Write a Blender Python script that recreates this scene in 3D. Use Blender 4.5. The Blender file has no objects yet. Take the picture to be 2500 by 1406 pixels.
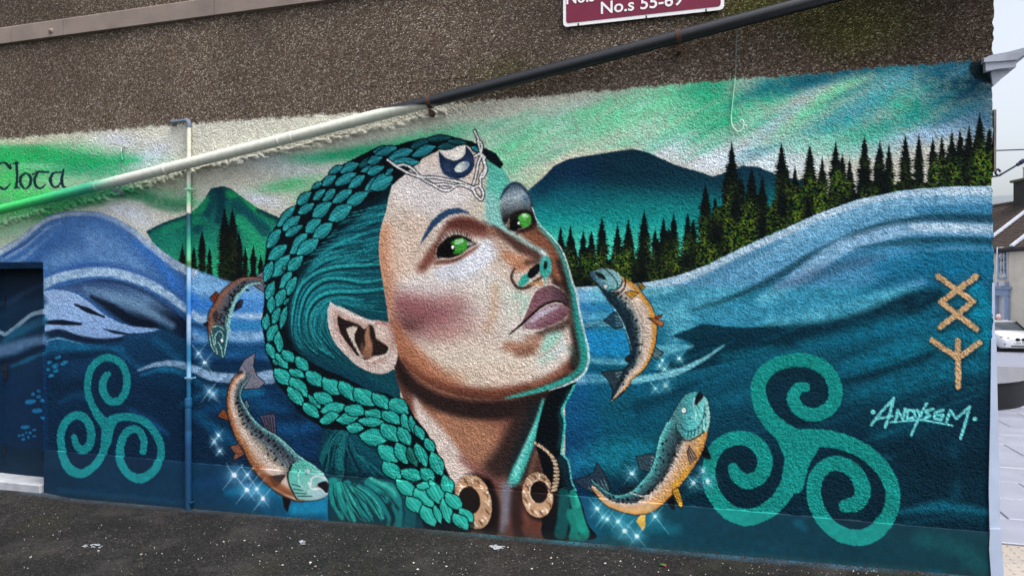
# Painted gable wall at a street corner -- everything is built in code.
import bpy, math, random, time
import numpy as np
from mathutils import Vector, Matrix

random.seed(7)
RNG = np.random.default_rng(11)
scene = bpy.context.scene
COL = scene.collection

# ------------------------------------------------------------------ camera
F = 1750.0                 # focal length in photo pixels (photo 2500 x 1406)
CX, CY = 1250.0, 703.0     # principal point, also the horizon
THETA = math.atan(F / (CX + 4430.0))    # the gable recedes to the left
D = 5.017                  # camera to gable plane (y = 0), metres
HC = 1.75                  # eye height above the pavement at the corner
cam_data = bpy.data.cameras.new('camera')
cam_data.sensor_width = 36.0
cam_data.lens = F / 2500.0 * 36.0
cam_data.clip_start = 0.05
cam_data.clip_end = 6000.0
cam = bpy.data.objects.new('camera', cam_data)
COL.objects.link(cam)
cam.location = (0.0, -D, HC)
cam.rotation_euler = (math.radians(90), 0.0, THETA)
scene.camera = cam

# ------------------------------------------------------------------ sky, sun, exposure
SUN_EL, SUN_AZ = math.radians(60), math.radians(118)   # azimuth clockwise from +Y
world = bpy.data.worlds.new('World')
scene.world = world
world.use_nodes = True
wn = world.node_tree.nodes
wn.clear()
w_out = wn.new('ShaderNodeOutputWorld')
w_bg = wn.new('ShaderNodeBackground')
w_sky = wn.new('ShaderNodeTexSky')
w_sky.sky_type = 'NISHITA'
w_sky.sun_disc = False
w_sky.sun_elevation = SUN_EL
w_sky.sun_rotation = SUN_AZ
w_sky.altitude = 0.0
w_sky.air_density = 1.0
w_sky.dust_density = 6.0
w_sky.ozone_density = 1.0
w_bg.inputs['Strength'].default_value = 0.15
# overcast: the clear-sky colour is washed out by an even cloud sheet
w_hsv = wn.new('ShaderNodeHueSaturation')
w_hsv.inputs['Saturation'].default_value = 0.42
world.node_tree.links.new(w_sky.outputs['Color'], w_hsv.inputs['Color'])
world.node_tree.links.new(w_hsv.outputs['Color'], w_bg.inputs['Color'])
world.node_tree.links.new(w_bg.outputs['Background'], w_out.inputs['Surface'])
sun_data = bpy.data.lights.new('sun', 'SUN')
sun_data.energy = 1.0
sun_data.angle = math.radians(20)
sun_data.color = (1.0, 0.96, 0.9)
sun = bpy.data.objects.new('sun', sun_data)
COL.objects.link(sun)
sd = Vector((math.sin(SUN_AZ) * math.cos(SUN_EL), math.cos(SUN_AZ) * math.cos(SUN_EL), math.sin(SUN_EL)))
sun.rotation_euler = sd.to_track_quat('Z', 'Y').to_euler()
sun.location = sd * 30
scene.view_settings.view_transform = 'Standard'
scene.view_settings.look = 'None'
scene.view_settings.exposure = 1.05
scene.view_settings.gamma = 1.0
scene.view_settings.use_curve_mapping = False
scene.render.engine = 'CYCLES'
scene.render.resolution_x = 1024
scene.render.resolution_y = 575

# ------------------------------------------------------------------ geometry from the photograph
ST, CT = math.sin(THETA), math.cos(THETA)
FWD = Vector((-ST, CT, 0)); RGT = Vector((CT, ST, 0)); UP = Vector((0, 0, 1)); CAMP = Vector((0, -D, HC))

def at(px, py, y=0.0):
    """Where the sight line of photo pixel (px, py) meets the upright plane at depth y."""
    d = FWD + RGT * ((px - CX) / F) - UP * ((py - CY) / F)
    return CAMP + d * ((y + D) / d.y)

def at_floor(px, py, z=0.0):
    d = FWD + RGT * ((px - CX) / F) - UP * ((py - CY) / F)
    return CAMP + d * ((z - HC) / d.z)

def street(lat, dep, z=0.0):
    """A point of the street beyond the corner: metres to the side, metres ahead, height."""
    p = CAMP + RGT * lat + FWD * dep
    return Vector((p.x, p.y, z))

XC = at(2425, 700).x       # the corner of the gable

# ------------------------------------------------------------------ helpers
def lin(c):
    c = np.asarray(c, dtype=np.float64) / 255.0
    return np.where(c <= 0.04045, c / 12.92, ((c + 0.055) / 1.055) ** 2.4)

def L(r, g, b):
    v = lin((r, g, b))
    return (float(v[0]), float(v[1]), float(v[2]), 1.0)

def tag(o, label=None, cat=None, group=None, kind=None):
    if label: o['label'] = label
    if cat: o['category'] = cat
    if group: o['group'] = group
    if kind: o['kind'] = kind
    return o

def empty(name, loc=(0, 0, 0), rz=0.0):
    o = bpy.data.objects.new(name, None)
    o.empty_display_size = 0.1
    COL.objects.link(o)
    o.location = loc
    o.rotation_euler = (0, 0, rz)
    return o

def mesh_obj(name, verts, faces, mat=None, parent=None, smooth=False, cols=None):
    me = bpy.data.meshes.new(name)
    me.from_pydata([tuple(v) for v in verts], [], faces)
    me.update()
    if smooth: me.shade_smooth()
    else: me.shade_flat()
    o = bpy.data.objects.new(name, me)
    COL.objects.link(o)
    if mat: me.materials.append(mat)
    if parent: o.parent = parent
    if cols is not None:
        a = me.attributes.new('Paint', 'FLOAT_COLOR', 'POINT')
        a.data.foreach_set('color', np.asarray(cols, dtype=np.float32).ravel())
    return o

class MB:
    """Collects shapes into one mesh."""
    def __init__(self): self.v, self.f = [], []
    def add(self, vs, fs):
        b = len(self.v)
        self.v += [Vector(p) for p in vs]
        self.f += [tuple(i + b for i in f) for f in fs]
        return self
    def box(self, x0, y0, z0, x1, y1, z1, bev=0.0):
        if bev <= 0:
            return self.add([(x0, y0, z0), (x1, y0, z0), (x1, y1, z0), (x0, y1, z0), (x0, y0, z1), (x1, y0, z1), (x1, y1, z1), (x0, y1, z1)],
                            [(3, 2, 1, 0), (4, 5, 6, 7), (0, 1, 5, 4), (1, 2, 6, 5), (2, 3, 7, 6), (3, 0, 4, 7)])
        b = min(bev, (x1 - x0) * .45, (y1 - y0) * .45, (z1 - z0) * .45)
        rings = []
        for z, s in ((z0, b), (z0 + b, 0), (z1 - b, 0), (z1, b)):
            X0, X1, Y0, Y1 = x0 + s, x1 - s, y0 + s, y1 - s
            c = b * .6 if s == 0 else b * .3
            rings.append([(X0 + c, Y0, z), (X1 - c, Y0, z), (X1, Y0 + c, z), (X1, Y1 - c, z), (X1 - c, Y1, z), (X0 + c, Y1, z), (X0, Y1 - c, z), (X0, Y0 + c, z)])
        vs = [p for r in rings for p in r]
        fs = [tuple(range(7, -1, -1)), tuple(range(24, 32))]
        for r in range(3):
            for i in range(8):
                j = (i + 1) % 8
                fs.append((r * 8 + i, r * 8 + j, r * 8 + 8 + j, r * 8 + 8 + i))
        return self.add(vs, fs)
    def prism(self, prof, axis, a, b):
        """prof: list of 2-D points; extruded along 'x','y' or 'z' from a to b."""
        n = len(prof)
        def P(p, t):
            return {'x': (t, p[0], p[1]), 'y': (p[0], t, p[1]), 'z': (p[0], p[1], t)}[axis]
        vs = [P(p, a) for p in prof] + [P(p, b) for p in prof]
        fs = [tuple(range(n - 1, -1, -1)), tuple(range(n, 2 * n))]
        fs += [(i, (i + 1) % n, n + (i + 1) % n, n + i) for i in range(n)]
        return self.add(vs, fs)
    def tube(self, path, r, n=10, caps=True):
        path = [Vector(p) for p in path]
        rr = r if isinstance(r, (list, tuple)) else [r] * len(path)
        t0 = (path[1] - path[0]).normalized()
        up = Vector((0, 0, 1)) if abs(t0.z) < .9 else Vector((0, 1, 0))
        vs = []
        for i, p in enumerate(path):
            t = (path[min(i + 1, len(path) - 1)] - path[max(i - 1, 0)]).normalized()
            a = up - t * up.dot(t); a.normalize()
            b = t.cross(a); up = a
            for k in range(n):
                w = 2 * math.pi * k / n
                vs.append(p + a * (math.cos(w) * rr[i]) + b * (math.sin(w) * rr[i]))
        fs = []
        for i in range(len(path) - 1):
            for k in range(n):
                q = (k + 1) % n
                fs.append((i * n + k, i * n + q, (i + 1) * n + q, (i + 1) * n + k))
        if caps:
            fs.append(tuple(range(n - 1, -1, -1)))
            fs.append(tuple(range((len(path) - 1) * n, len(path) * n)))
        return self.add(vs, fs)
    def lathe(self, prof, n=16, origin=(0, 0, 0)):
        ox, oy, oz = origin
        vs = [(ox + r * math.cos(2 * math.pi * k / n), oy + r * math.sin(2 * math.pi * k / n), oz + z) for r, z in prof for k in range(n)]
        m = len(prof)
        fs = [(i * n + k, i * n + (k + 1) % n, (i + 1) * n + (k + 1) % n, (i + 1) * n + k) for i in range(m - 1) for k in range(n)]
        fs += [tuple(range(n - 1, -1, -1)), tuple(range((m - 1) * n, m * n))]
        return self.add(vs, fs)
    def build(self, name, mat, parent=None, smooth=False):
        o = mesh_obj(name, self.v, self.f, mat, parent, False)
        if smooth:
            o.data.shade_smooth()
            try: o.data.set_sharp_from_angle(angle=math.radians(40))
            except Exception: pass
        return o

def arc(cx, cy, r, a0, a1, n):
    return [(cx + r * math.cos(a0 + (a1 - a0) * i / n), cy + r * math.sin(a0 + (a1 - a0) * i / n)) for i in range(n + 1)]

# ------------------------------------------------------------------ materials
class NT:
    def __init__(self, name):
        self.m = bpy.data.materials.new(name); self.m.use_nodes = True
        self.t = self.m.node_tree; self.n = self.t.nodes
        self.b = self.n['Principled BSDF']
    def node(self, typ, **kw):
        x = self.n.new('ShaderNode' + typ)
        for k, v in kw.items(): setattr(x, k, v)
        return x
    def link(self, a, b): self.t.links.new(a, b)
    def val(self, x, s): 
        if hasattr(s, 'links') or hasattr(s, 'is_linked'): self.link(s, x)
        else: x.default_value = s
    def coords(self): return self.node('TexCoord').outputs['Object']
    def noise(self, scale, detail=4, rough=.55, vec=None, dist=0.0):
        x = self.node('TexNoise'); x.inputs['Scale'].default_value = scale; x.inputs['Detail'].default_value = detail
        x.inputs['Roughness'].default_value = rough; x.inputs['Distortion'].default_value = dist
        self.link(vec or self.coords(), x.inputs['Vector']); return x
    def voro(self, scale, vec=None, feature='F1', rnd=1.0):
        x = self.node('TexVoronoi', feature=feature); x.inputs['Scale'].default_value = scale
        x.inputs['Randomness'].default_value = rnd
        self.link(vec or self.coords(), x.inputs['Vector']); return x
    def ramp(self, fac, stops, interp='LINEAR'):
        x = self.node('ValToRGB'); r = x.color_ramp; r.interpolation = interp
        while len(r.elements) < len(stops): r.elements.new(.5)
        for e, (p, c) in zip(r.elements, stops):
            e.position = p; e.color = c if len(c) == 4 else (*c, 1)
        self.link(fac, x.inputs['Fac']); return x.outputs['Color']
    def mix(self, fac, a, b, mode='MIX'):
        x = self.node('MixRGB', blend_type=mode)
        self.val(x.inputs['Fac'], fac); self.val(x.inputs['Color1'], a); self.val(x.inputs['Color2'], b)
        return x.outputs['Color']
    def math(self, op, a, b=0.0, c=None, clamp=False):
        x = self.node('Math', operation=op, use_clamp=clamp)
        self.val(x.inputs[0], a); self.val(x.inputs[1], b)
        if c is not None: self.val(x.inputs[2], c)
        return x.outputs[0]
    def bump(self, height, strength=.5, dist=.005, normal=None):
        x = self.node('Bump'); x.inputs['Strength'].default_value = strength; x.inputs['Distance'].default_value = dist
        self.link(height, x.inputs['Height'])
        if normal is not None: self.link(normal, x.inputs['Normal'])
        return x.outputs['Normal']
    def set(self, **kw):
        for k, v in kw.items(): self.val(self.b.inputs[k.replace('_', ' ')], v)
        return self.m

def simple(name, col, rough=.6, var=.12, scale=8.0, bump=0.0, bscale=60.0, metal=0.0, spec=.3):
    """Paint, stone, plastic: a base colour with uneven wear and fine relief."""
    n = NT(name)
    nz = n.noise(scale, 5, .6)
    a = tuple(max(0, c * (1 - var * 1.6)) for c in col[:3]) + (1,)
    b = tuple(min(1, c * (1 + var)) for c in col[:3]) + (1,)
    c = n.ramp(nz.outputs['Fac'], [(.3, a), (.7, b)])
    rr = n.ramp(nz.outputs['Fac'], [(.3, (rough * .85,) * 3), (.7, (min(1, rough * 1.15),) * 3)])
    n.set(Base_Color=c, Roughness=rr, Metallic=metal, Specular_IOR_Level=spec)
    if bump > 0:
        n.link(n.bump(n.noise(bscale, 4, .6).outputs['Fac'], bump, .004), n.b.inputs['Normal'])
    return n.m
# ------------------------------------------------------------------ the mural: flat paint on the gable
# The artwork is drawn once into an array of paint colours, one per vertex of the rendered wall.
# Shapes are given in the trace coordinates of the photograph and carried to the wall plane.
CELL = 0.0051
GX0, GX1 = -7.05, XC
GZ0, GZ1 = -0.30, 3.32
NC = int((GX1 - GX0) / CELL) + 1
NR = int((GZ1 - GZ0) / CELL) + 1
gx = np.linspace(GX0, GX1, NC).astype(np.float32)
gz = np.linspace(GZ1, GZ0, NR).astype(np.float32)         # row 0 is the top
_psi = np.arctan(gx.astype(np.float64) / D)
_phi = _psi + THETA
px_of_col = (CX + F * np.tan(_phi))
zc_of_col = D / np.cos(_psi) * np.cos(_phi)
TX = np.broadcast_to(px_of_col.astype(np.float32)[None, :], (NR, NC))
TY = (CY - (gz[:, None].astype(np.float64) - HC) * F / zc_of_col[None, :]).astype(np.float32)

def vnoise(cells_x, cells_y, seed):
    """Smooth value noise over the wall, feature size in grid cells."""
    g = np.random.default_rng(seed)
    h, w = int(NR / cells_y) + 3, int(NC / cells_x) + 3
    a = g.random((h, w), dtype=np.float32)
    y = np.arange(NR, dtype=np.float32) / cells_y; x = np.arange(NC, dtype=np.float32) / cells_x
    yi = y.astype(int); xi = x.astype(int); fy = (y - yi)[:, None]; fx = (x - xi)[None, :]
    fy = fy * fy * (3 - 2 * fy); fx = fx * fx * (3 - 2 * fx)
    r0, r1 = a[yi], a[yi + 1]
    return (r0[:, xi] * (1 - fx) + r0[:, xi + 1] * fx) * (1 - fy) + (r1[:, xi] * (1 - fx) + r1[:, xi + 1] * fx) * fy

N_FINE = vnoise(1.9, 1.7, 1) * 2 - 1
N_MID = vnoise(7, 6, 2) * 2 - 1
N_BIG = (vnoise(45, 24, 3) * 2 - 1) * .6 + (vnoise(18, 11, 4) * 2 - 1) * .4
C = np.zeros((NR, NC, 3), dtype=np.float32)
CLIP = None

def cr(pts, closed=False, n=7):
    p = np.asarray(pts, dtype=np.float64)[:, :2]
    if len(p) < 3: return p
    if closed: q = np.vstack([p[-1], p, p[0], p[1]])
    else: q = np.vstack([2 * p[0] - p[1], p, 2 * p[-1] - p[-2]])
    out = []
    t = np.linspace(0, 1, n, endpoint=False)[:, None]
    for i in range(1, len(q) - 2):
        a, b, c, d = q[i - 1], q[i], q[i + 1], q[i + 2]
        out.append(.5 * ((2 * b) + (c - a) * t + (2 * a - 5 * b + 4 * c - d) * t ** 2 + (3 * b - a - 3 * c + d) * t ** 3))
    if not closed: out.append(p[-1][None])
    return np.vstack(out)

def win(x0, y0, x1, y1):
    c0 = max(0, int(np.searchsorted(px_of_col, x0)) - 1); c1 = min(NC, int(np.searchsorted(px_of_col, x1)) + 2)
    if c1 <= c0 + 1: return None
    zz = [HC - (y - CY) * zc_of_col[c] / F for y in (y0, y1) for c in (c0, c1 - 1)]
    r0 = max(0, int((GZ1 - max(zz)) / CELL) - 1); r1 = min(NR, int((GZ1 - min(zz)) / CELL) + 3)
    if r1 <= r0: return None
    return (slice(r0, r1), slice(c0, c1))

def blend(sl, a, col):
    if CLIP is not None: a = a * CLIP[sl]
    if callable(col): col = col(TX[sl], TY[sl])
    else: col = np.asarray(col, dtype=np.float32)
    C[sl] = C[sl] * (1 - a[..., None]) + col * a[..., None]

def sstep(v): 
    v = np.clip(v, 0, 1); return v * v * (3 - 2 * v)

def pdist(P, X, Y):
    d = np.full(X.shape, 1e9, dtype=np.float32)
    for i in range(len(P) - 1):
        ax, ay = P[i]; bx, by = P[i + 1]
        vx, vy = bx - ax, by - ay; l2 = vx * vx + vy * vy
        if l2 < 1e-9: continue
        t = np.clip(((X - ax) * vx + (Y - ay) * vy) / l2, 0, 1)
        q = (X - ax - t * vx) ** 2 + (Y - ay - t * vy) ** 2
        np.minimum(d, q, out=d)
    return np.sqrt(d)

def pmask(pts, soft=1.3, rough=1.0, smooth=True):
    P = cr(pts, True) if smooth else np.asarray(pts, dtype=np.float64)
    P = np.vstack([P, P[0]])
    pad = soft * 2 + 3
    sl = win(P[:, 0].min() - pad, P[:, 1].min() - pad, P[:, 0].max() + pad, P[:, 1].max() + pad)
    if sl is None: return None, None
    X, Y = TX[sl], TY[sl]
    ins = np.zeros(X.shape, dtype=bool)
    for i in range(len(P) - 1):
        x1, y1 = P[i]; x2, y2 = P[i + 1]
        if y1 == y2: continue
        ins ^= ((y1 > Y) != (y2 > Y)) & (X < (x2 - x1) * (Y - y1) / (y2 - y1) + x1)
    d = pdist(P, X, Y)
    sd_ = np.where(ins, d, -d) + N_FINE[sl] * rough
    return sl, sstep(sd_ / (2 * soft) + .5)

def poly(pts, col, soft=1.3, a=1.0, rough=1.0, smooth=True):
    sl, m = pmask(pts, soft, rough, smooth)
    if sl is not None: blend(sl, m * a, col)

def lingrad(stops):
    """stops: (x, y, colour) along a line from the first to the last stop."""
    x0, y0 = stops[0][:2]; x1, y1 = stops[-1][:2]
    l2 = (x1 - x0) ** 2 + (y1 - y0) ** 2
    ts = [((s[0] - x0) * (x1 - x0) + (s[1] - y0) * (y1 - y0)) / l2 for s in stops]
    cs = np.array([s[2] for s in stops], dtype=np.float32)
    def f(X, Y):
        t = ((X - x0) * (x1 - x0) + (Y - y0) * (y1 - y0)) / l2
        return np.stack([np.interp(t, ts, cs[:, k]) for k in range(3)], -1).astype(np.float32)
    return f

def stroke(pts, w, col, soft=1.2, a=1.0, rough=.8, smooth=True, fade=0.0):
    """w: width or list of widths along the stroke."""
    P = cr(pts, False, 6) if smooth and len(pts) > 2 else np.asarray(pts, dtype=np.float64)[:, :2]
    if isinstance(w, (int, float)): W = np.full(len(P), float(w))
    else: W = np.interp(np.linspace(0, 1, len(P)), np.linspace(0, 1, len(w)), w)
    pad = W.max() / 2 + soft * 2 + 3
    sl = win(P[:, 0].min() - pad, P[:, 1].min() - pad, P[:, 0].max() + pad, P[:, 1].max() + pad)
    if sl is None: return
    X, Y = TX[sl], TY[sl]
    best = np.full(X.shape, -1e9, dtype=np.float32)
    for i in range(len(P) - 1):
        ax, ay = P[i]; bx, by = P[i + 1]
        vx, vy = bx - ax, by - ay; l2 = vx * vx + vy * vy
        if l2 < 1e-9: continue
        t = np.clip(((X - ax) * vx + (Y - ay) * vy) / l2, 0, 1)
        q = np.sqrt((X - ax - t * vx) ** 2 + (Y - ay - t * vy) ** 2)
        np.maximum(best, (W[i] + (W[i + 1] - W[i]) * t) / 2 - q, out=best)
    m = sstep((best + N_FINE[sl] * rough) / (2 * soft) + .5) * a
    if fade: m = m * np.clip(.5 + .5 * (1 - fade) + N_MID[sl] * fade, 0, 1)
    blend(sl, m, col)

def blob(x, y, rx, ry, ang, col, a=1.0, grain=.25):
    r = max(rx, ry) * 2.3
    sl = win(x - r, y - r, x + r, y + r)
    if sl is None: return
    c, s = math.cos(math.radians(ang)), math.sin(math.radians(ang))
    X, Y = TX[sl] - x, TY[sl] - y
    u = (X * c + Y * s) / rx; v = (-X * s + Y * c) / ry
    m = np.exp(-(u * u + v * v) * 1.1) * a * np.clip(1 + grain * N_FINE[sl] + grain * 1.3 * N_MID[sl], 0, 2)
    blend(sl, np.clip(m, 0, 1), col)

def ell(x, y, rx, ry, ang, col, soft=1.2, a=1.0, rough=.8):
    t = np.linspace(0, 2 * math.pi, 28, endpoint=False); c, s = math.cos(math.radians(ang)), math.sin(math.radians(ang))
    poly(np.stack([x + rx * np.cos(t) * c - ry * np.sin(t) * s, y + rx * np.cos(t) * s + ry * np.sin(t) * c], 1), col, soft, a, rough, False)

class clip_to:
    def __init__(self, pts, soft=1.5, smooth=True): self.args = (pts, soft, 1.0, smooth)
    def __enter__(self):
        global CLIP
        self.old = CLIP
        m = np.zeros((NR, NC), dtype=np.float32)
        sl, a = pmask(*self.args)
        m[sl] = a
        CLIP = m if self.old is None else m * self.old
    def __exit__(self, *e):
        global CLIP
        CLIP = self.old

def zz(ox, oy, s):
    """Reader for points noted on an enlarged detail."""
    return lambda pts: [(ox + p[0] / s, oy + p[1] / s) + tuple(p[2:]) for p in pts]
zA = zz(900, 300, 3.515); zB = zz(900, 650, 3.515); z3 = zz(620, 320, 4.6875); z4 = zz(620, 600, 4.6875)
zL = zz(620, 850, 3.125); zF = zz(440, 650, 4.6875); zG = zz(500, 850, 3.515); zH = zz(1380, 620, 3.7)
zI = zz(1380, 920, 3.515); z6 = zz(1050, 1000, 3.463); zM = zz(350, 430, 3.0325); z5 = zz(0, 300, 3.516); zW = zz(0, 640, 3.906)

DK = (9, 15, 20)
# ---- sky
C[:] = (196, 195, 184)
for x, y, rx, ry, an, col, a in [
    (60, 385, 190, 40, 2, (44, 178, 92), .95), (0, 440, 120, 60, 0, (52, 190, 92), .85), (210, 405, 130, 34, 3, (34, 150, 104), .9),
    (330, 388, 70, 14, -4, (40, 158, 112), .7), (90, 405, 60, 10, 0, (150, 205, 170), .55), (290, 343, 60, 18, 5, (200, 205, 222), .8),
    (375, 378, 60, 26, -25, (196, 204, 222), .8), (60, 345, 120, 12, -4, (205, 190, 172), .7), (30, 505, 130, 36, -12, (40, 165, 84), .8),
    (170, 490, 120, 24, -14, (46, 140, 88), .75), (330, 470, 120, 20, -6, (60, 138, 96), .7), (450, 492, 70, 18, 8, (62, 150, 104), .65),  # dull greens below the waste pipe take in its shadow
    (310, 515, 60, 24, 10, (190, 198, 214), .8), (350, 540, 40, 20, 20, (198, 204, 216), .7), (20, 560, 60, 40, 0, (120, 180, 140), .6),
    (400, 450, 70, 16, 5, (168, 166, 148), .7), (120, 525, 50, 14, -20, (60, 150, 84), .7),
    (850, 376, 150, 17, -8, (28, 156, 108), .95), (1000, 352, 110, 20, -12, (60, 176, 122), .9), (1110, 325, 120, 26, -12, (96, 196, 150), .85),
    (740, 386, 60, 9, 0, (52, 166, 120), .8), (650, 395, 90, 18, -5, (190, 196, 208), .7), (720, 420, 80, 20, 0, (194, 200, 210), .7),
    (705, 452, 80, 18, -10, (74, 178, 116), .85), (760, 470, 50, 18, -30, (84, 176, 116), .7), (640, 488, 60, 16, 10, (200, 206, 222), .8),
    (560, 425, 90, 20, -8, (176, 176, 164), .7), (600, 350, 140, 20, -10, (206, 205, 192), .7), (780, 310, 200, 18, -10, (206, 206, 192), .7),
    (1260, 300, 120, 22, -14, (205, 208, 206), .7), (1210, 275, 120, 16, -10, (206, 203, 190), .7), (1290, 340, 90, 34, -25, (92, 198, 146), .8),
    (1250, 400, 60, 46, -30, (96, 200, 150), .7), (1330, 310, 70, 22, -25, (176, 200, 206), .55), (1400, 330, 110, 26, -28, (198, 204, 208), .6),
    (1500, 270, 150, 36, -18, (92, 200, 150), .85), (1640, 235, 130, 30, -14, (110, 208, 164), .85), (1470, 320, 70, 20, -35, (100, 200, 150), .7),
    (1560, 320, 110, 24, -28, (182, 206, 196), .6), (1420, 365, 110, 20, -22, (196, 200, 182), .7), (1550, 350, 80, 16, -10, (124, 206, 164), .7),
    (1380, 420, 60, 34, -35, (200, 200, 176), .7), (1300, 440, 50, 30, -45, (176, 202, 168), .7), (1640, 305, 70, 22, -40, (104, 206, 156), .7),
    (1650, 350, 90, 30, -15, (206, 216, 232), .85), (1740, 390, 110, 36, 0, (212, 220, 234), .9), (1840, 380, 120, 40, 10, (214, 222, 236), .9),
    (1730, 250, 80, 50, -60, (26, 158, 112), .9), (1770, 290, 60, 36, -50, (36, 166, 122), .85), (1720, 330, 60, 12, -35, (46, 172, 130), .7),
    (1690, 225, 60, 18, -20, (34, 160, 122), .7), (1870, 235, 100, 40, -25, (62, 186, 142), .85), (1850, 300, 70, 30, -30, (120, 200, 170), .75),
    (1930, 205, 120, 26, -12, (24, 104, 120), .8), (2000, 195, 120, 20, -12, (22, 92, 118), .8), (1900, 300, 120, 18, -38, (176, 196, 222), .7),
    (1990, 265, 130, 22, -34, (140, 212, 164), .85), (2050, 225, 80, 18, -30, (122, 204, 156), .8), (2060, 290, 150, 30, -25, (46, 146, 150), .8),
    (2140, 240, 140, 26, -32, (58, 146, 168), .8), (2190, 190, 120, 20, -28, (120, 166, 192), .7), (2100, 175, 200, 16, -6, (20, 82, 112), .8),
    (2230, 270, 70, 40, 20, (36, 160, 128), .85), (2170, 310, 120, 36, -15, (40, 140, 136), .75), (2080, 340, 120, 30, -10, (58, 168, 140), .8),
    (2300, 220, 90, 60, 30, (22, 92, 110), .85), (2370, 200, 80, 70, 0, (14, 50, 78), .95), (2310, 165, 90, 24, -5, (24, 84, 120), .9),
    (2400, 290, 50, 60, 0, (40, 76, 112), .85), (2330, 300, 90, 26, -15, (70, 112, 148), .8), (2240, 335, 90, 24, -12, (150, 178, 206), .75),
    (2290, 330, 60, 16, -10, (140, 172, 204), .6), (1990, 350, 100, 24, 0, (150, 206, 190), .7), (1930, 400, 90, 26, 0, (200, 214, 222), .8),
    (2120, 370, 80, 20, 0, (140, 190, 190), .6), (2380, 320, 50, 16, -20, (118, 150, 182), .6)]:
    blob(x, y, rx, ry, an, col, a)
for p, w, c, a in [([(90, 500), (200, 478), (300, 468), (390, 492), (460, 505)], [20, 26, 26, 24, 14], (42, 118, 80), .8), ([(120, 512), (180, 500), (250, 492)], 16, (34, 112, 68), .7), ([(360, 500), (420, 512), (462, 508)], [6, 16, 8], (40, 104, 78), .7),  # dark green band under the pipe, the pipe's shade mixed into it
                   ([(0, 375), (110, 378), (240, 396), (340, 392)], [40, 40, 24, 8], (36, 164, 96), .7), ([(20, 470), (70, 475), (120, 466)], 14, (70, 196, 100), .6)]:
    stroke(p, w, c, 9, a, fade=.3)
for x, y, rx, ry, an, col, a in [(1380, 310, 170, 44, -16, (130, 206, 166), .55), (1560, 290, 170, 50, -16, (116, 206, 164), .5), (1250, 350, 80, 50, -20, (110, 202, 156), .6), (1700, 300, 80, 50, -20, (90, 196, 150), .5), (2060, 250, 180, 40, -26, (60, 160, 150), .4)]:
    blob(x, y, rx, ry, an, col, a)
for k in range(46):      # loose spray streaks, rising to the right
    x = random.uniform(1180, 2380); y = 245 - (x - 1180) * .082 + random.uniform(15, 190)
    col = random.choice([(196, 204, 214), (120, 205, 160), (60, 180, 135), (205, 204, 190)] if x < 1820 else [(30, 110, 130), (110, 160, 190), (60, 170, 150), (24, 86, 116)])
    l = random.uniform(30, 80)
    stroke([(x - l, y + l * .55), (x, y), (x + l, y - l * .42)], [4, random.uniform(10, 22), 3], col, 9, .38)
# ---- far mountains
LM = zM([(25, 410), (80, 380), (150, 345), (240, 312), (330, 285), (400, 240), (460, 170), (500, 95), (540, 85), (600, 75), (650, 95), (760, 175), (850, 240), (990, 300), (1100, 380), (1100, 800), (300, 800), (60, 470)])
with clip_to(LM, 1.2, False):
    blend((slice(0, NR), slice(0, NC)), np.ones((NR, NC), np.float32), lingrad([(500, 455, (16, 62, 70)), (520, 560, (22, 110, 96)), (540, 640, (42, 158, 116))]))
    for p, w, c, a in [([(640, 130), (780, 210), (960, 310)], 34, (26, 142, 84), .9), ([(480, 180), (420, 250), (360, 270)], 40, (24, 128, 86), .85),
                       ([(560, 90), (580, 200), (560, 330)], 40, (12, 48, 62), .8), ([(520, 180), (470, 300), (400, 400)], 40, (14, 60, 70), .8),
                       ([(700, 200), (800, 320), (900, 400)], 60, (14, 66, 78), .75), ([(160, 400), (300, 340), (450, 330)], 40, (26, 130, 96), .7),
                       ([(100, 420), (250, 500), (330, 600)], 40, (24, 120, 100), .6), ([(720, 330), (800, 420), (880, 560)], 60, (36, 156, 112), .8),
                       ([(40, 415), (130, 360), (330, 295)], 16, (10, 44, 56), .8), ([(860, 250), (1000, 320)], 30, (10, 40, 58), .8)]:
        stroke(zM(p), w / 3.03 * 1.5, c, 6, a)
RM = [(1288, 466), (1300, 455), (1330, 430), (1352, 406), (1390, 388), (1470, 375), (1520, 366), (1545, 364), (1580, 372), (1615, 388), (1650, 404), (1700, 418), (1740, 431), (1780, 420), (1812, 405), (1850, 408), (1890, 425), (1960, 442), (1960, 720), (1288, 720)]
with clip_to(RM, 1.3, False):
    blend((slice(0, NR), slice(0, NC)), np.ones((NR, NC), np.float32), lingrad([(1500, 370, (12, 38, 62)), (1500, 425, (12, 44, 68)), (1500, 480, (16, 92, 106)), (1500, 540, (22, 140, 138)), (1500, 590, (62, 190, 168)), (1500, 640, (90, 214, 180))]))
    blob(1800, 430, 130, 40, 0, (16, 52, 78), .8); blob(1330, 450, 60, 30, -40, (12, 40, 64), .6); blob(1560, 440, 200, 26, 4, (10, 36, 60), .5)
poly([(1288, 466), (1330, 430), (1352, 406), (1390, 388), (1470, 375), (1545, 364), (1545, 358), (1460, 369), (1386, 382), (1346, 402), (1322, 427)], (206, 200, 180), 3, .6)
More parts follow.
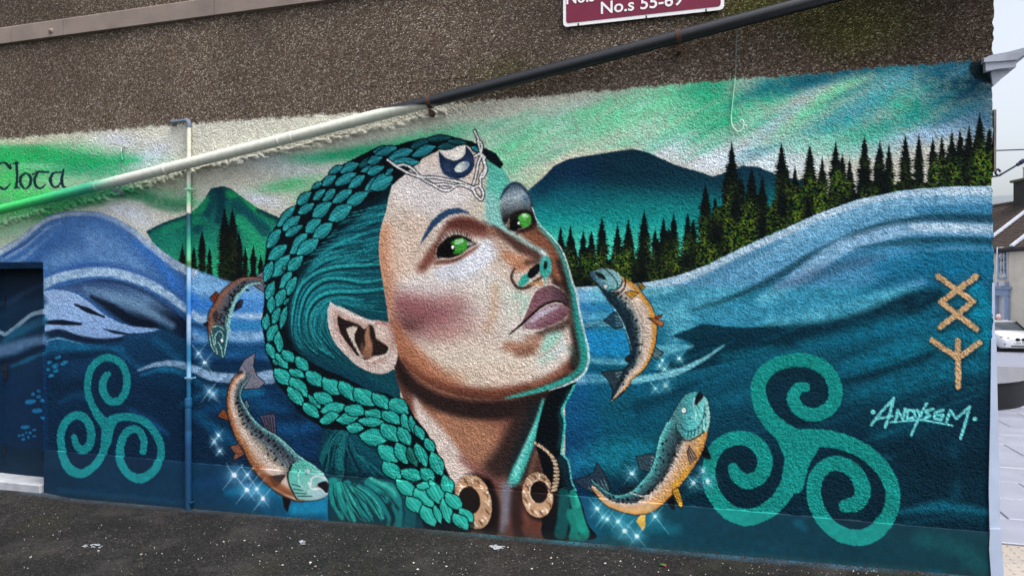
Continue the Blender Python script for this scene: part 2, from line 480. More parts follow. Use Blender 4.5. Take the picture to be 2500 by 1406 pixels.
# ---- forest
GT = np.zeros((NR, NC), np.float32)
def tree(x, yt, yb, w):
    h = yb - yt; n = max(6, int(h / 7)); Lp, Rp = [], []
    for i in range(n):
        t = (i + .3) / n; y = yt + 4 + t * (h - 4)
        r = min(w * .5 * (.75 + .25 * t), (y - yt) * .27 + 1.5) * random.uniform(.75, 1.2)
        Lp += [(x - r, y + random.uniform(1, 4)), (x - r * .55, y + 3)]
        Rp += [(x + r, y + random.uniform(1, 4)), (x + r * .55, y + 3)]
    P = [(x, yt - 3), (x - 1.2, yt + 5)] + Lp + [(x - w * .5, yb), (x + w * .5, yb)] + Rp[::-1] + [(x + 1.2, yt + 5)]
    sl, m = pmask(P, .9, 1.0, False)
    if sl is None: return
    blend(sl, m, (10, 16, 18))
    g = m * np.clip((TY[sl] - yt - h * .30) / (h * .3), 0, 1) * np.exp(-((TX[sl] - x - w * .1) / (w * .42)) ** 2)
    GT[sl] = np.maximum(GT[sl], g)
WB = [(1400, 702), (1460, 698), (1580, 690), (1650, 675), (1720, 650), (1800, 610), (1900, 565), (2000, 521), (2100, 486), (2200, 466), (2300, 457), (2430, 454)]
wbx, wby = [p[0] for p in WB], [p[1] for p in WB]
RT = [(1344, 590), (1369, 553), (1393, 551), (1424, 563), (1444, 563), (1470, 530), (1508, 547), (1534, 537), (1573, 515), (1620, 530), (1645, 520), (1679, 518), (1693, 532), (1722, 449), (1786, 347), (1835, 408), (1861, 431),
      (1908, 350), (1977, 354), (2007, 384), (2040, 345), (2056, 375), (2074, 389), (2110, 333), (2148, 345), (2170, 354), (2210, 331), (2243, 331), (2277, 338), (2299, 333), (2323, 321), (2343, 317), (2365, 306), (2391, 279), (2415, 311)]
def back_fill(top, basef, x0, x1):
    xs = np.linspace(x0, x1, 60)
    P = [(x, np.interp(x, [t[0] for t in top], [t[1] for t in top]) + 104 + random.uniform(-14, 14)) for x in xs] + [(x, basef(x)) for x in xs[::-1]]
    sl, m = pmask(P, 1.2, 2.0, False)
    blend(sl, m, (11, 22, 17)); GT[sl] = np.maximum(GT[sl], m * .45)
bR = lambda x: float(np.interp(x, wbx, wby)) + 3
back_fill([(1340, 590)] + [(x, min(y, bR(x) - 90) + (20 if y < 430 and x < 1850 else 0)) for x, y in RT], bR, 1345, 2428)
for k in range(40):
    x = random.uniform(1360, 2420); yt = float(np.interp(x, [t[0] for t in RT], [t[1] for t in RT])) + random.uniform(30, 70)
    if bR(x) - yt > 40: tree(x, yt, bR(x), random.uniform(24, 36))
for x, y in RT:
    hgt = bR(x) - y
    tree(x, y, bR(x), min(60, max(36, hgt * .30)) * random.uniform(.9, 1.1))
LT = [(446, 598), (474, 601), (494, 563), (512, 605), (549, 506), (568, 509), (584, 565), (599, 605), (619, 601), (637, 624), (652, 628)]
bL = lambda x: float(np.interp(x, [430, 461, 500, 560, 600, 660], [636, 652, 667, 688, 694, 696]))
back_fill([(440, 580), (660, 575)], bL, 450, 660)
for x, y in LT: tree(x, y, bL(x), min(42, max(20, (bL(x) - y) * .26)))
SP = vnoise(1.7, 1.2, 21); SP2 = vnoise(4, 4, 22); SP3 = vnoise(11, 34, 23)
m = sstep((SP - .42) * 4) * np.clip(GT * 1.6, 0, 1) * np.clip(SP3 * 2.0 - .3, 0, 1)
leftdim = np.where(TX < 700, .35, 1.0)
gcol = np.stack([28 + 95 * SP2, 74 + 66 * SP2, 26 + 10 * SP2], -1).astype(np.float32)
m = (m * .9 * leftdim)[..., None]
C[:] = C * (1 - m) + gcol * m
# ---- water, right
WAT = [(1380, 704)] + WB + [(2470, 454), (2470, 1460), (1380, 1460)]
poly(WAT, lingrad([(1700, 640, (62, 124, 164)), (1780, 800, (26, 96, 140)), (1830, 960, (16, 66, 104)), (1900, 1120, (11, 40, 68)), (1900, 1420, (10, 36, 60))]), 1.3, 1, 1, False)
with clip_to(WAT, 1.0, False):
    for p, w, c, s, a in [
        ([(1380, 715), (1470, 712), (1590, 706), (1665, 692), (1735, 668), (1812, 630), (1905, 590), (2005, 545), (2105, 508), (2205, 486), (2300, 478), (2430, 474)], [36, 40, 52, 48, 40, 44], (126, 172, 204), 9, .95),
        ([(1400, 704), (1460, 701), (1582, 695), (1652, 681), (1722, 657), (1802, 617), (1902, 572), (2002, 528), (2102, 493), (2202, 474), (2302, 466), (2430, 464)], [12, 20, 26, 20, 18, 28], (182, 202, 220), 4, .92),
        ([(1590, 742), (1690, 700), (1770, 662), (1840, 622), (1910, 590)], [8, 26, 34, 20, 10], (58, 116, 154), 8, .75),
        ([(1560, 770), (1680, 745), (1790, 700), (1890, 645), (1990, 590), (2100, 548), (2220, 523)], [30, 60, 60, 55, 40], (104, 160, 196), 16, .8),
        ([(1620, 775), (1735, 745), (1835, 706), (1916, 664), (1990, 620), (2113, 565), (2211, 542), (2308, 533), (2430, 538)], [4, 14, 18, 18, 22, 26], (22, 58, 88), 6, .9),
        ([(1860, 735), (1940, 685), (2000, 640), (2064, 600), (2162, 570), (2260, 558), (2430, 562)], [30, 40, 40, 36, 34, 32], (142, 180, 212), 8, .9),
        ([(2230, 556), (2330, 556), (2430, 560)], 20, (184, 204, 222), 4, .8),
        ([(2090, 606), (2200, 592), (2320, 585), (2430, 590)], [4, 18, 14, 16], (22, 62, 92), 5, .85),
        ([(2260, 612), (2340, 606), (2430, 612)], [4, 12, 14], (130, 172, 204), 5, .8),
        ([(1640, 790), (1800, 775), (1920, 752), (2040, 700), (2140, 640), (2230, 620)], [50, 80, 90, 80, 40], (76, 142, 182), 22, .85),
        ([(1900, 700), (2000, 668), (2090, 640), (2160, 628)], [10, 34, 30, 8], (54, 80, 120), 14, .6),
        ([(1880, 786), (2022, 768), (2144, 730), (2250, 690)], [20, 40, 40, 14], (104, 166, 200), 14, .8),
        ([(2150, 655), (2260, 640), (2430, 640)], [30, 60, 80], (18, 104, 148), 20, .8),
        ([(1700, 850), (1850, 828), (1990, 812), (2110, 785), (2220, 745), (2290, 720)], [40, 54, 46, 50, 60, 30], (8, 32, 56), 13, .9),
        ([(1900, 850), (2050, 825), (2180, 790), (2290, 790)], [20, 34, 40, 30], (20, 98, 142), 16, .75),
        ([(2060, 900), (2190, 862), (2300, 832), (2400, 820)], [20, 50, 60, 60], (20, 108, 150), 20, .8),
        ([(2050, 935), (2150, 910), (2250, 875), (2290, 850)], [10, 20, 22, 6], (8, 36, 60), 8, .8),
        ([(2080, 965), (2200, 935), (2330, 900), (2420, 890)], [30, 60, 60, 40], (18, 96, 138), 20, .75),
        ([(2130, 1060), (2250, 1030), (2330, 1000)], [20, 50, 20], (15, 72, 110), 22, .6),
        ([(2380, 690), (2395, 760), (2395, 840)], [30, 60, 40], (16, 128, 168), 12, .8), ([(2370, 800), (2420, 790)], 30, (14, 80, 120), 10, .6),
        ([(1405, 724), (1500, 722), (1560, 735)], 30, (128, 178, 218), 10, .9), ([(1405, 752), (1500, 750), (1580, 765)], 16, (54, 130, 196), 7, .8),
        ([(1408, 772), (1500, 776)], 18, (112, 170, 214), 8, .8), ([(1415, 796), (1470, 790), (1530, 800)], [6, 10, 6], (184, 206, 224), 3, .8),
        ([(1420, 792), (1500, 790)], 3, (30, 70, 110), 2, .7), ([(1415, 835), (1480, 840), (1540, 840)], 62, (34, 130, 196), 12, .9),
        ([(1420, 878), (1480, 882), (1530, 884)], 14, (140, 184, 214), 6, .85), ([(1420, 900), (1500, 902), (1560, 905)], 20, (18, 84, 122), 5, .9),
        ([(1410, 926), (1470, 925), (1560, 930)], [24, 22, 14], (118, 168, 204), 6, .9), ([(1400, 965), (1500, 955), (1620, 955)], 40, (18, 84, 130), 14, .85),
        ([(1600, 760), (1660, 780), (1640, 830)], [40, 60, 30], (110, 168, 202), 16, .8), ([(1600, 860), (1650, 850), (1690, 845)], [34, 22, 6], (128, 178, 208), 6, .85),
        ([(1400, 1010), (1500, 1030), (1600, 1020)], 60, (16, 84, 128), 24, .7), ([(1410, 1130), (1500, 1110), (1600, 1090)], [60, 90, 40], (26, 124, 160), 28, .75),
        ([(1420, 1050), (1520, 1040), (1600, 1000)], 30, (14, 66, 108), 18, .6), ([(1640, 960), (1740, 940), (1850, 900)], [30, 50, 20], (14, 64, 104), 22, .7),
        ([(1560, 990), (1640, 960), (1700, 935)], [30, 20, 10], (9, 38, 66), 12, .6), ([(1740, 980), (1800, 970), (1840, 950)], [20, 40, 10], (20, 92, 136), 18, .6)]:
        stroke(p, w, c, s, a, fade=.25)
    poly([(1637, 820), (1676, 806), (1715, 790), (1770, 797), (1830, 800), (1900, 797), (1960, 850), (1800, 880), (1690, 905), (1620, 925), (1600, 905), (1660, 870), (1703, 843), (1670, 830)], (10, 42, 70), 3, .92, 1.5, False)
    stroke([(1545, 928), (1640, 912), (1700, 886), (1740, 862), (1768, 842)], [16, 16, 11, 7, 3], (150, 190, 216), 3, .9)
    stroke([(1768, 870), (1850, 860), (1960, 850)], [20, 30, 14], (20, 92, 132), 14, .6)
    for k in range(60):
        x = random.uniform(1420, 2380); y = random.uniform(760, 1250); l = random.uniform(30, 90)
        stroke([(x - l, y + l * .32), (x, y), (x + l, y - l * .4)], [2, random.uniform(5, 12), 2], random.choice([(18, 88, 132), (9, 34, 58), (24, 108, 150), (9, 34, 58)]), 7, .32)
    for p, w, c, a in [([(2200, 1250), (2300, 1235), (2410, 1250)], [10, 30, 14], (22, 98, 142), .8), ([(2330, 1090), (2335, 1160), (2330, 1220)], 24, (16, 58, 90), .7), ([(2210, 1100), (2300, 1150), (2400, 1120)], 60, (9, 30, 52), .6),
                       ([(2210, 1275), (2320, 1262), (2400, 1268)], 8, (16, 74, 112), .6)]:
        stroke(p, w, c, 12, a)
# ---- water, left
LWT = [(-120, 650), (-40, 630), (0, 609), (43, 584), (85, 550), (119, 527), (159, 517), (199, 515), (242, 517), (284, 533), (327, 556), (358, 581), (398, 613), (427, 633), (461, 652), (500, 667), (560, 687), (650, 697), (800, 697), (800, 1440), (-120, 1440)]
poly(LWT, lingrad([(200, 520, (72, 112, 168)), (210, 640, (58, 104, 164)), (230, 760, (44, 84, 136)), (250, 850, (16, 52, 84)), (260, 1000, (12, 38, 64)), (270, 1300, (12, 36, 60))]), 1.2, 1, 1, False)
poly([(461, 654), (500, 668), (560, 688), (650, 698), (780, 698), (780, 880), (461, 880)], lingrad([(560, 680, (122, 172, 214)), (560, 760, (70, 136, 200)), (560, 880, (40, 100, 158))]), 6, .9, 1, False)
with clip_to(LWT, 1.0, False):
    for p, w, c, s, a in [
        ([(-40, 640), (0, 617), (43, 592), (85, 558), (119, 535), (159, 525), (199, 522), (242, 525), (284, 541), (325, 564), (356, 590), (396, 622), (430, 645), (470, 664)], [14, 12, 10, 9, 12, 16, 22, 26], (182, 194, 210), 3, .9),
        ([(0, 640), (40, 615), (80, 585), (110, 560), (150, 545)], [6, 10, 9, 3], (120, 150, 192), 3, .85), ([(0, 655), (50, 635), (95, 600), (130, 570)], [10, 10, 8, 3], (110, 145, 190), 3, .8),
        ([(10, 625), (60, 596), (100, 565)], [4, 6, 3], (40, 70, 120), 2, .8), ([(0, 670), (60, 650), (100, 630)], 14, (44, 78, 130), 6, .7),
        ([(150, 560), (230, 545), (290, 570), (330, 610)], [30, 50, 50, 20], (64, 106, 164), 18, .7), ([(130, 640), (220, 600), (300, 640), (360, 680)], [40, 80, 70, 40], (104, 144, 190), 24, .7),
        ([(110, 600), (150, 590), (190, 590)], 40, (50, 88, 148), 16, .6),
        ([(330, 590), (380, 630), (430, 690), (470, 730)], [10, 20, 28, 30], (52, 110, 190), 9, .8), ([(105, 690), (150, 665), (220, 650), (300, 655), (370, 680)], [14, 18, 18, 14], (46, 84, 150), 8, .8),
        ([(96, 700), (141, 679), (192, 668), (243, 664), (294, 669), (358, 690), (410, 720), (458, 756), (500, 786), (560, 806)], [24, 22, 22, 22, 22, 20, 18, 16, 10], (164, 192, 218), 4, .95)]:
        stroke(p, w, c, s, a, fade=.2)
    poly([(143, 706), (200, 688), (240, 681), (300, 689), (360, 714), (410, 746), (458, 788), (470, 830), (393, 803), (330, 792), (290, 772), (250, 747), (220, 729), (185, 712)], lingrad([(280, 680, (44, 70, 116)), (310, 735, (88, 122, 160)), (290, 790, (14, 28, 48))]), 3, 1, 1, True)
    stroke([(210, 705), (270, 720), (340, 748), (420, 795)], [8, 22, 26, 16], (104, 138, 172), 9, .8)
    stroke([(225, 725), (275, 752), (330, 785), (400, 800)], [8, 24, 24, 6], (10, 20, 36), 6, .9)
    stroke([(240, 684), (310, 694), (370, 722), (430, 765)], [6, 10, 10, 6], (30, 50, 84), 4, .7)
    poly([(60, 716), (105, 711), (143, 707), (180, 715), (215, 734), (250, 763), (290, 786), (330, 797), (393, 803), (352, 812), (320, 813), (290, 823), (260, 829), (230, 827), (200, 821), (170, 812), (140, 807), (105, 815), (60, 820)], lingrad([(200, 715, (140, 170, 212)), (220, 825, (126, 160, 208))]), 1.4, 1, 1, True)
    stroke([(183, 743), (215, 757), (256, 774)], [4, 13, 4], (16, 26, 44), 1.2); stroke([(111, 787), (150, 787), (198, 791)], [8, 14, 6], (16, 26, 44), 1.2); stroke([(255, 803), (285, 811), (318, 816)], [2, 8, 3], (18, 34, 54), 1.2)
    for p, w, c, s, a in [
        ([(60, 822), (105, 820), (145, 812), (190, 826), (235, 832), (300, 828)], [16, 18, 18, 16, 8], (16, 28, 48), 3, .95), ([(80, 842), (105, 836), (140, 826), (175, 833), (212, 842)], [4, 5, 5, 4, 2], (104, 164, 194), 1.5, .85),
        ([(105, 855), (150, 842), (230, 852), (300, 850)], [16, 24, 22, 10], (22, 96, 136), 8, .85), ([(120, 880), (200, 866), (270, 862), (330, 900)], [14, 18, 14, 6], (12, 28, 48), 7, .7),
        ([(290, 855), (330, 890), (356, 898)], [16, 16, 6], (20, 84, 124), 8, .7), ([(400, 810), (440, 850), (460, 880)], 40, (16, 56, 86), 14, .7), ([(380, 830), (430, 870), (450, 884)], 16, (20, 90, 128), 8, .6),
        ([(338, 904), (375, 891), (420, 887), (468, 898), (520, 918), (600, 925), (660, 920)], [4, 10, 15, 18, 22, 26, 34], (146, 178, 210), 3, .92),
        ([(345, 915), (400, 902), (450, 912), (500, 945), (560, 960), (640, 955)], [4, 14, 16, 14, 24, 20], (24, 110, 150), 6, .8), ([(380, 930), (450, 940), (500, 975)], 40, (13, 44, 72), 14, .8),
        ([(470, 740), (520, 745), (570, 750)], 30, (48, 118, 204), 12, .85), ([(470, 700), (540, 712), (640, 720)], 24, (130, 178, 218), 9, .8), ([(580, 735), (650, 735)], 40, (74, 140, 212), 12, .7),
        ([(560, 768), (620, 772), (660, 768)], [8, 16, 12], (176, 200, 224), 6, .85), ([(466, 768), (500, 775), (540, 790)], [8, 16, 8], (150, 182, 212), 6, .8), ([(560, 792), (620, 796), (660, 792)], 16, (44, 128, 182), 6, .85),
        ([(468, 790), (500, 800), (540, 815)], 14, (16, 50, 84), 7, .8), ([(540, 820), (600, 822), (660, 818)], [20, 26, 24], (142, 182, 216), 8, .85), ([(468, 815), (500, 830)], 20, (120, 164, 204), 8, .7),
        ([(465, 855), (540, 850), (600, 856), (670, 850)], 30, (16, 56, 94), 9, .9), ([(465, 880), (560, 882), (640, 885)], 20, (12, 42, 74), 7, .9), ([(560, 862), (640, 858)], 12, (22, 92, 140), 7, .6),
        ([(500, 1000), (560, 990), (640, 985), (700, 1000)], [20, 30, 40, 20], (18, 74, 120), 16, .7), ([(660, 960), (720, 975), (760, 990)], 30, (14, 52, 88), 12, .7), ([(480, 960), (540, 950)], 30, (13, 46, 76), 12, .7),
        ([(480, 1010), (540, 1060), (580, 1090)], [14, 30, 20], (20, 104, 150), 14, .6), ([(640, 1020), (700, 1050), (770, 1040)], [20, 40, 30], (20, 82, 134), 18, .7), ([(720, 1100), (770, 1090)], 40, (16, 60, 106), 14, .6),
        ([(480, 1100), (540, 1110)], 50, (11, 36, 60), 16, .7), ([(300, 940), (400, 960), (450, 1000)], [20, 40, 20], (11, 34, 58), 14, .6), ([(150, 980), (190, 960), (215, 970)], [8, 20, 10], (22, 80, 124), 10, .7),
        ([(320, 1000), (370, 1030), (410, 1060)], [8, 18, 8], (20, 84, 134), 9, .7), ([(440, 990), (500, 960), (560, 950)], [8, 16, 8], (20, 92, 134), 8, .5), ([(120, 930), (150, 950), (200, 940)], 40, (10, 30, 50), 18, .6)]:
        stroke(p, w, c, s, a, fade=.2)
for x, y, rx, ry in [(143, 872, 8, 4), (122, 884, 6, 4), (136, 893, 9, 5), (160, 884, 8, 4), (155, 888, 6, 4), (118, 902, 5, 4), (138, 905, 7, 4), (126, 917, 7, 4)]:
    ell(x, y, rx, ry, -18, (28, 116, 158), 1.2, .85)
# ---- door paint (lies on the recessed door leaf)
poly([(-90, 640), (106, 640), (122, 1180), (-90, 1180)], lingrad([(40, 650, (12, 36, 62)), (50, 840, (16, 54, 84)), (60, 940, (12, 46, 82)), (60, 1150, (14, 44, 74))]), 1, 1, 0, False)
for p, w, c, s, a in [([(0, 742), (30, 735), (60, 715), (104, 695)], [10, 16, 10, 4], (40, 72, 112), 8, .8), ([(0, 775), (50, 748), (104, 735)], 22, (18, 58, 90), 9, .8),
                      ([(-40, 812), (0, 812), (14, 816), (45, 795), (75, 770), (108, 760)], [12, 9, 8, 10, 9, 12], (146, 176, 204), 1.5, .95), ([(12, 832), (50, 808), (108, 782)], [10, 22, 18], (26, 100, 136), 7, .9),
                      ([(60, 795), (108, 785)], 6, (60, 70, 100), 4, .6), ([(-20, 860), (30, 850), (75, 835), (108, 830)], [30, 30, 22, 24], (92, 128, 170), 9, .9), ([(-30, 890), (10, 884), (50, 872), (108, 846)], [12, 14, 12, 10], (12, 32, 58), 4, .9),
                      ([(30, 895), (70, 878), (110, 862)], [4, 10, 5], (30, 108, 146), 5, .8)]:
    stroke(p, w, c, s, a)
for x, y, rx, ry in [(81, 963, 5, 4), (95, 955, 5, 4), (95, 969, 6, 4), (75, 981, 14, 6), (103, 978, 6, 5), (92, 1003, 13, 6), (104, 1020, 6, 4), (62, 1043, 11, 5), (84, 1050, 5, 3), (64, 1056, 3, 2.5), (74, 1057, 4, 3), (56, 1062, 4, 3), (47, 1064, 4, 3), (84, 1065, 5, 3), (69, 1068, 3, 3), (58, 1073, 4, 3)]:
    ell(x, y, rx, ry, -6, (26, 118, 172), .9)
# ---- smooth plinth ground colour
yb = [(-90, 1080), (125, 1097), (463, 1126), (1000, 1171), (1500, 1216), (2000, 1262), (2300, 1288), (2430, 1301)]
PLN = yb + [(2470, 1500), (-90, 1500)]
poly(PLN, lingrad([(100, 1150, (13, 42, 64)), (520, 1190, (12, 50, 78)), (800, 1200, (14, 90, 126)), (1450, 1260, (14, 76, 110)), (1700, 1290, (12, 54, 84)), (2100, 1310, (10, 50, 76)), (2420, 1340, (11, 52, 72))]), 1.0, .96, 0, False)
for p, w, c, s, a in [([(560, 1200), (640, 1190), (720, 1200), (790, 1215)], [10, 30, 40, 50], (18, 116, 158), 14, .8), ([(480, 1180), (560, 1170), (640, 1160)], 30, (12, 54, 90), 14, .7), ([(720, 1240), (800, 1235), (815, 1200)], 30, (22, 128, 168), 10, .8),
                      ([(1460, 1225), (1560, 1270), (1650, 1290)], [20, 40, 20], (20, 96, 134), 14, .7), ([(1950, 1275), (1960, 1285)], 20, (18, 84, 128), 9, .7), ([(1500, 1320), (1700, 1345), (1900, 1362), (2300, 1395)], 14, (18, 76, 112), 8, .6),
                      ([(150, 1195), (300, 1210), (450, 1225)], 12, (18, 62, 92), 6, .6), ([(2250, 1310), (2350, 1340), (2400, 1390)], 40, (18, 74, 92), 18, .6)]:
    stroke(p, w, c, s, a)
# ---- triple spirals
def spiral(P, w, col, k=1.0):
    q = [v + (max(w[3:8]) - v) * .45 * (i / len(w)) if i > len(w) / 2 else v for i, v in enumerate(w)]
    stroke(P, [v * k for v in q], col, 1.3, 1.0, 1.2)
TL = (24, 126, 132); TD = (12, 36, 60)
for x, y, rx, ry in [(265, 930, 44, 52), (203, 1085, 48, 62), (340, 1095, 44, 62)]: ell(x, y, rx, ry, 0, TD, 6, .8)
spiral([(262, 1040), (240, 1012), (223, 980), (215, 945), (221, 905), (241, 880), (268, 873), (298, 888), (310, 922), (307, 955), (292, 977), (270, 978), (255, 960), (252, 937), (259, 918), (266, 913)], [26, 18, 17, 17, 18, 18, 18, 19, 19, 17, 9], TL)
spiral([(262, 1035), (258, 1080), (246, 1120), (222, 1146), (198, 1154), (172, 1140), (155, 1105), (149, 1065), (161, 1030), (188, 1013), (212, 1024), (224, 1055), (219, 1085), (203, 1098), (188, 1086), (182, 1066)], [26, 20, 19, 20, 24, 20, 19, 19, 20, 20, 19, 17, 14, 8], TL)
spiral([(258, 1035), (285, 1020), (317, 1017), (355, 1030), (383, 1062), (394, 1096), (385, 1140), (350, 1166), (318, 1156), (299, 1128), (294, 1093), (304, 1062), (322, 1047), (342, 1052), (352, 1076), (350, 1102)], [26, 20, 19, 19, 19, 18, 20, 23, 20, 19, 19, 18, 16, 15, 14, 12], TL)
poly([(228, 992), (258, 1018), (304, 1010), (282, 1040), (268, 1090), (248, 1085), (250, 1050), (238, 1020)], TL, 1.3)
TL = (26, 132, 132); TLS = (18, 142, 152)
for x, y, rx, ry in [(1948, 958, 92, 84), (1812, 1160, 92, 96), (2080, 1200, 96, 104)]: ell(x, y, rx, ry, 0, TD, 8, .85)
spiral([(1935, 1070), (1885, 1030), (1857, 985), (1853, 935), (1880, 897), (1926, 880), (1978, 881), (2020, 906), (2040, 952), (2028, 992), (1990, 1012), (1952, 1000), (1936, 972), (1948, 948), (1966, 944)], [50, 42, 38, 36, 34, 33, 34, 34, 34, 33, 32, 30, 28, 22, 14], TL)
spiral([(1950, 1085), (1940, 1130), (1926, 1180), (1898, 1225), (1858, 1252), (1816, 1261), (1772, 1242), (1738, 1195), (1731, 1140), (1752, 1090), (1800, 1068), (1846, 1082), (1868, 1122), (1856, 1160), (1824, 1174), (1800, 1160), (1790, 1142)], [60, 50, 42, 40, 38, 40, 36, 34, 32, 32, 32, 34, 36, 34, 36, 28, 16], TL)
spiral([(1930, 1075), (1990, 1068), (2050, 1076), (2110, 1102), (2158, 1148), (2180, 1205), (2166, 1262), (2118, 1305), (2060, 1304), (2012, 1268), (1988, 1215), (1994, 1160), (2034, 1130), (2080, 1145), (2106, 1190), (2094, 1226), (2064, 1234)], [50, 44, 40, 38, 36, 36, 38, 40, 38, 34, 34, 34, 34, 36, 38, 36, 28], TL)
poly([(1880, 1030), (1930, 1060), (2010, 1058), (2000, 1092), (1975, 1135), (1955, 1200), (1915, 1190), (1918, 1130), (1900, 1080)], TL, 1.5)
# ---- runes
for off, col, w in ((3, (10, 38, 60), 22), (0, (186, 152, 112), 13.5)):
    for p in ([(2290, 675), (2376, 736), (2294, 799)], [(2383, 675), (2297, 737), (2383, 803)], [(2275, 830), (2338, 874)], [(2391, 836), (2338, 874)], [(2338, 831), (2339, 943)]):
        stroke([(x + off, y + off) for x, y in p], w, col, 1.4 if not off else 5, 1.0 if not off else .6, 1.6, False)
# ---- signature
SG = (136, 202, 216)
for p, w in [([(2127, 1036), (2150, 1006), (2182, 972)], 7), ([(2182, 972), (2172, 1010), (2160, 1042)], 7), ([(2140, 1022), (2178, 1014)], 6), ([(2186, 1026), (2192, 1000), (2204, 1022), (2210, 998)], 7),
             ([(2216, 1000), (2214, 1024), (2234, 1016), (2232, 1003), (2216, 1000)], 7), ([(2238, 1000), (2248, 1014)], 7), ([(2262, 984), (2242, 1020), (2224, 1062)], 6), ([(2278, 998), (2258, 1003), (2270, 1014), (2252, 1024)], 7),
             ([(2302, 1000), (2284, 1006), (2280, 1020), (2298, 1024), (2302, 1012), (2292, 1012)], 7), ([(2310, 1028), (2320, 1002), (2334, 1022), (2367, 992)], 7), ([(2367, 992), (2357, 1030), (2345, 1070)], 7), ([(2172, 1030), (2250, 1024), (2326, 1038)], 4)]:
    stroke(p, w, SG, 1.2, .92, 1.0, False)
ell(2131, 1005, 6, 5, 0, SG); ell(2380, 1022, 6, 5, 0, SG)
# ---- name painted on the sky
NV = (22, 38, 52)
for p, w in [([(26, 410), (12, 398), (-4, 405), (-9, 430), (-2, 454), (13, 462), (27, 449)], [9, 5, 5, 8, 6, 6, 3]), ([(27, 402), (26, 413)], 4), ([(41, 398), (43, 430), (41, 458)], [8, 6, 7]), ([(34, 400), (46, 398)], 4), ([(36, 459), (48, 459)], 4),
             ([(64, 423), (52, 432), (52, 450), (63, 461), (75, 450), (75, 432), (64, 423)], [4, 7, 7, 4, 7, 7, 4]), ([(80, 427), (95, 420), (119, 421)], [4, 6, 5]), ([(92, 424), (85, 440), (90, 456), (101, 460), (112, 451)], [6, 8, 7, 5, 3]),
             ([(150, 421), (132, 423), (124, 438), (130, 455), (142, 456), (152, 442)], [4, 5, 8, 6, 5, 4]), ([(156, 416), (152, 438), (155, 455), (163, 457)], [6, 7, 7, 3])]:
    stroke(p, w, NV, 1.0, .95, .8)
# ---- ragged dark patch beside the cornice
poly([(2366, 160), (2385, 142), (2400, 136), (2412, 150), (2410, 180), (2428, 205), (2400, 200), (2372, 185)], (16, 26, 36), 4, .9)
# ---- the head: hair mass
HB = (14, 66, 78)
HAIR = [(1000, 405), (958, 455), (943, 516), (931, 556), (926, 600), (928, 641), (934, 678), (943, 735), (952, 785), (905, 782), (808, 744), (808, 818), (850, 871), (884, 899), (930, 912), (968, 905), (975, 978), (920, 975), (840, 940), (760, 900), (690, 850), (672, 780), (672, 700), (690, 620), (730, 540), (800, 470), (880, 420), (950, 395)]
poly(HAIR, HB, 1.3, 1, 1)
G = [[(955, 470), (910, 490), (860, 525), (815, 565), (785, 600), (770, 620)],
     [(931, 555), (870, 575), (810, 600), (760, 630), (735, 665), (722, 700)],
     [(927, 620), (860, 625), (800, 640), (755, 670), (725, 710), (708, 770)],
     [(929, 645), (855, 648), (800, 655), (757, 675), (730, 705), (716, 760), (714, 815), (731, 850)],
     [(934, 682), (885, 688), (840, 680), (800, 680), (768, 695), (746, 722), (733, 765), (733, 800), (745, 835), (775, 862)],
     [(936, 704), (876, 711), (812, 712), (773, 728), (755, 752), (750, 782), (755, 815), (775, 845), (815, 872)],
     [(940, 735), (880, 735), (830, 732), (793, 750), (775, 778), (774, 810), (792, 842), (832, 880)],
     [(950, 772), (910, 768), (868, 755), (826, 745), (803, 765), (798, 800), (812, 835), (850, 885)]]
def resam(P, n=14):
    q = cr(P, False, 10); s = np.r_[0, np.cumsum(np.hypot(*np.diff(q, axis=0).T))]; t = np.linspace(0, s[-1], n)
    return np.stack([np.interp(t, s, q[:, 0]), np.interp(t, s, q[:, 1])], 1)
GR = [resam(g) for g in G]
with clip_to(HAIR, 1.5):
    for k in range(200):
        u = random.uniform(0, len(GR) - 1.001); i = int(u); f = u - i
        P = GR[i] * (1 - f) + GR[i + 1] * f + RNG.normal(0, 1.2, (14, 2))
        a0 = random.randint(0, 5); b0 = random.randint(9, 14)
        col = random.choice([(28, 132, 142), (22, 108, 122), (6, 26, 36), (40, 150, 154), (34, 146, 150), (14, 76, 92)])
        stroke(P[a0:b0], [1.5, random.uniform(2.5, 6), 1.5], col, 1.6, .75)
    for g, w in ((3, 7), (4, 7), (5, 8)):
        stroke(GR[g], [4, w, w, w * .7, 2], (40, 156, 160), 1.8, .9)
    for g in (3, 4, 5):
        stroke(GR[g] + np.array([3, 8]), [3, 6, 6, 4, 2], (6, 24, 34), 2.5, .7)
    for p in ([(830, 900), (880, 930), (940, 960)], [(790, 880), (840, 920), (900, 950)], [(740, 860), (790, 900), (850, 935)]):
        stroke(p, [8, 26, 20], (12, 54, 72), 8, .8)
    stroke([(960, 470), (900, 505), (830, 560), (770, 615)], [20, 34, 30, 20], (8, 34, 44), 12, .6); stroke([(735, 660), (700, 720), (692, 800), (720, 870), (780, 915), (860, 950)], [20, 26, 30, 30, 24, 20], (7, 20, 28), 8, .85)
    stroke([(1000, 440), (920, 480), (850, 535), (790, 595), (745, 650)], [26, 28, 24, 20, 14], (7, 22, 30), 6, .85)
    stroke([(960, 452), (946, 512), (934, 556), (929, 600), (931, 640), (937, 680), (946, 735)], [7, 5, 5, 4, 4, 4, 3], (52, 178, 150), 1.5, .85)
    for k in range(150):
        x = random.uniform(750, 945); y = random.uniform(500, 640); l = random.uniform(12, 34)
        if y > 780 - x * .28 - 20: stroke([(x - l, y + l * .32), (x, y), (x + l, y - l * .18)], [1, 3, 1], random.choice([(38, 148, 156), (30, 124, 138), (8, 36, 48)]), 1.4, .75)
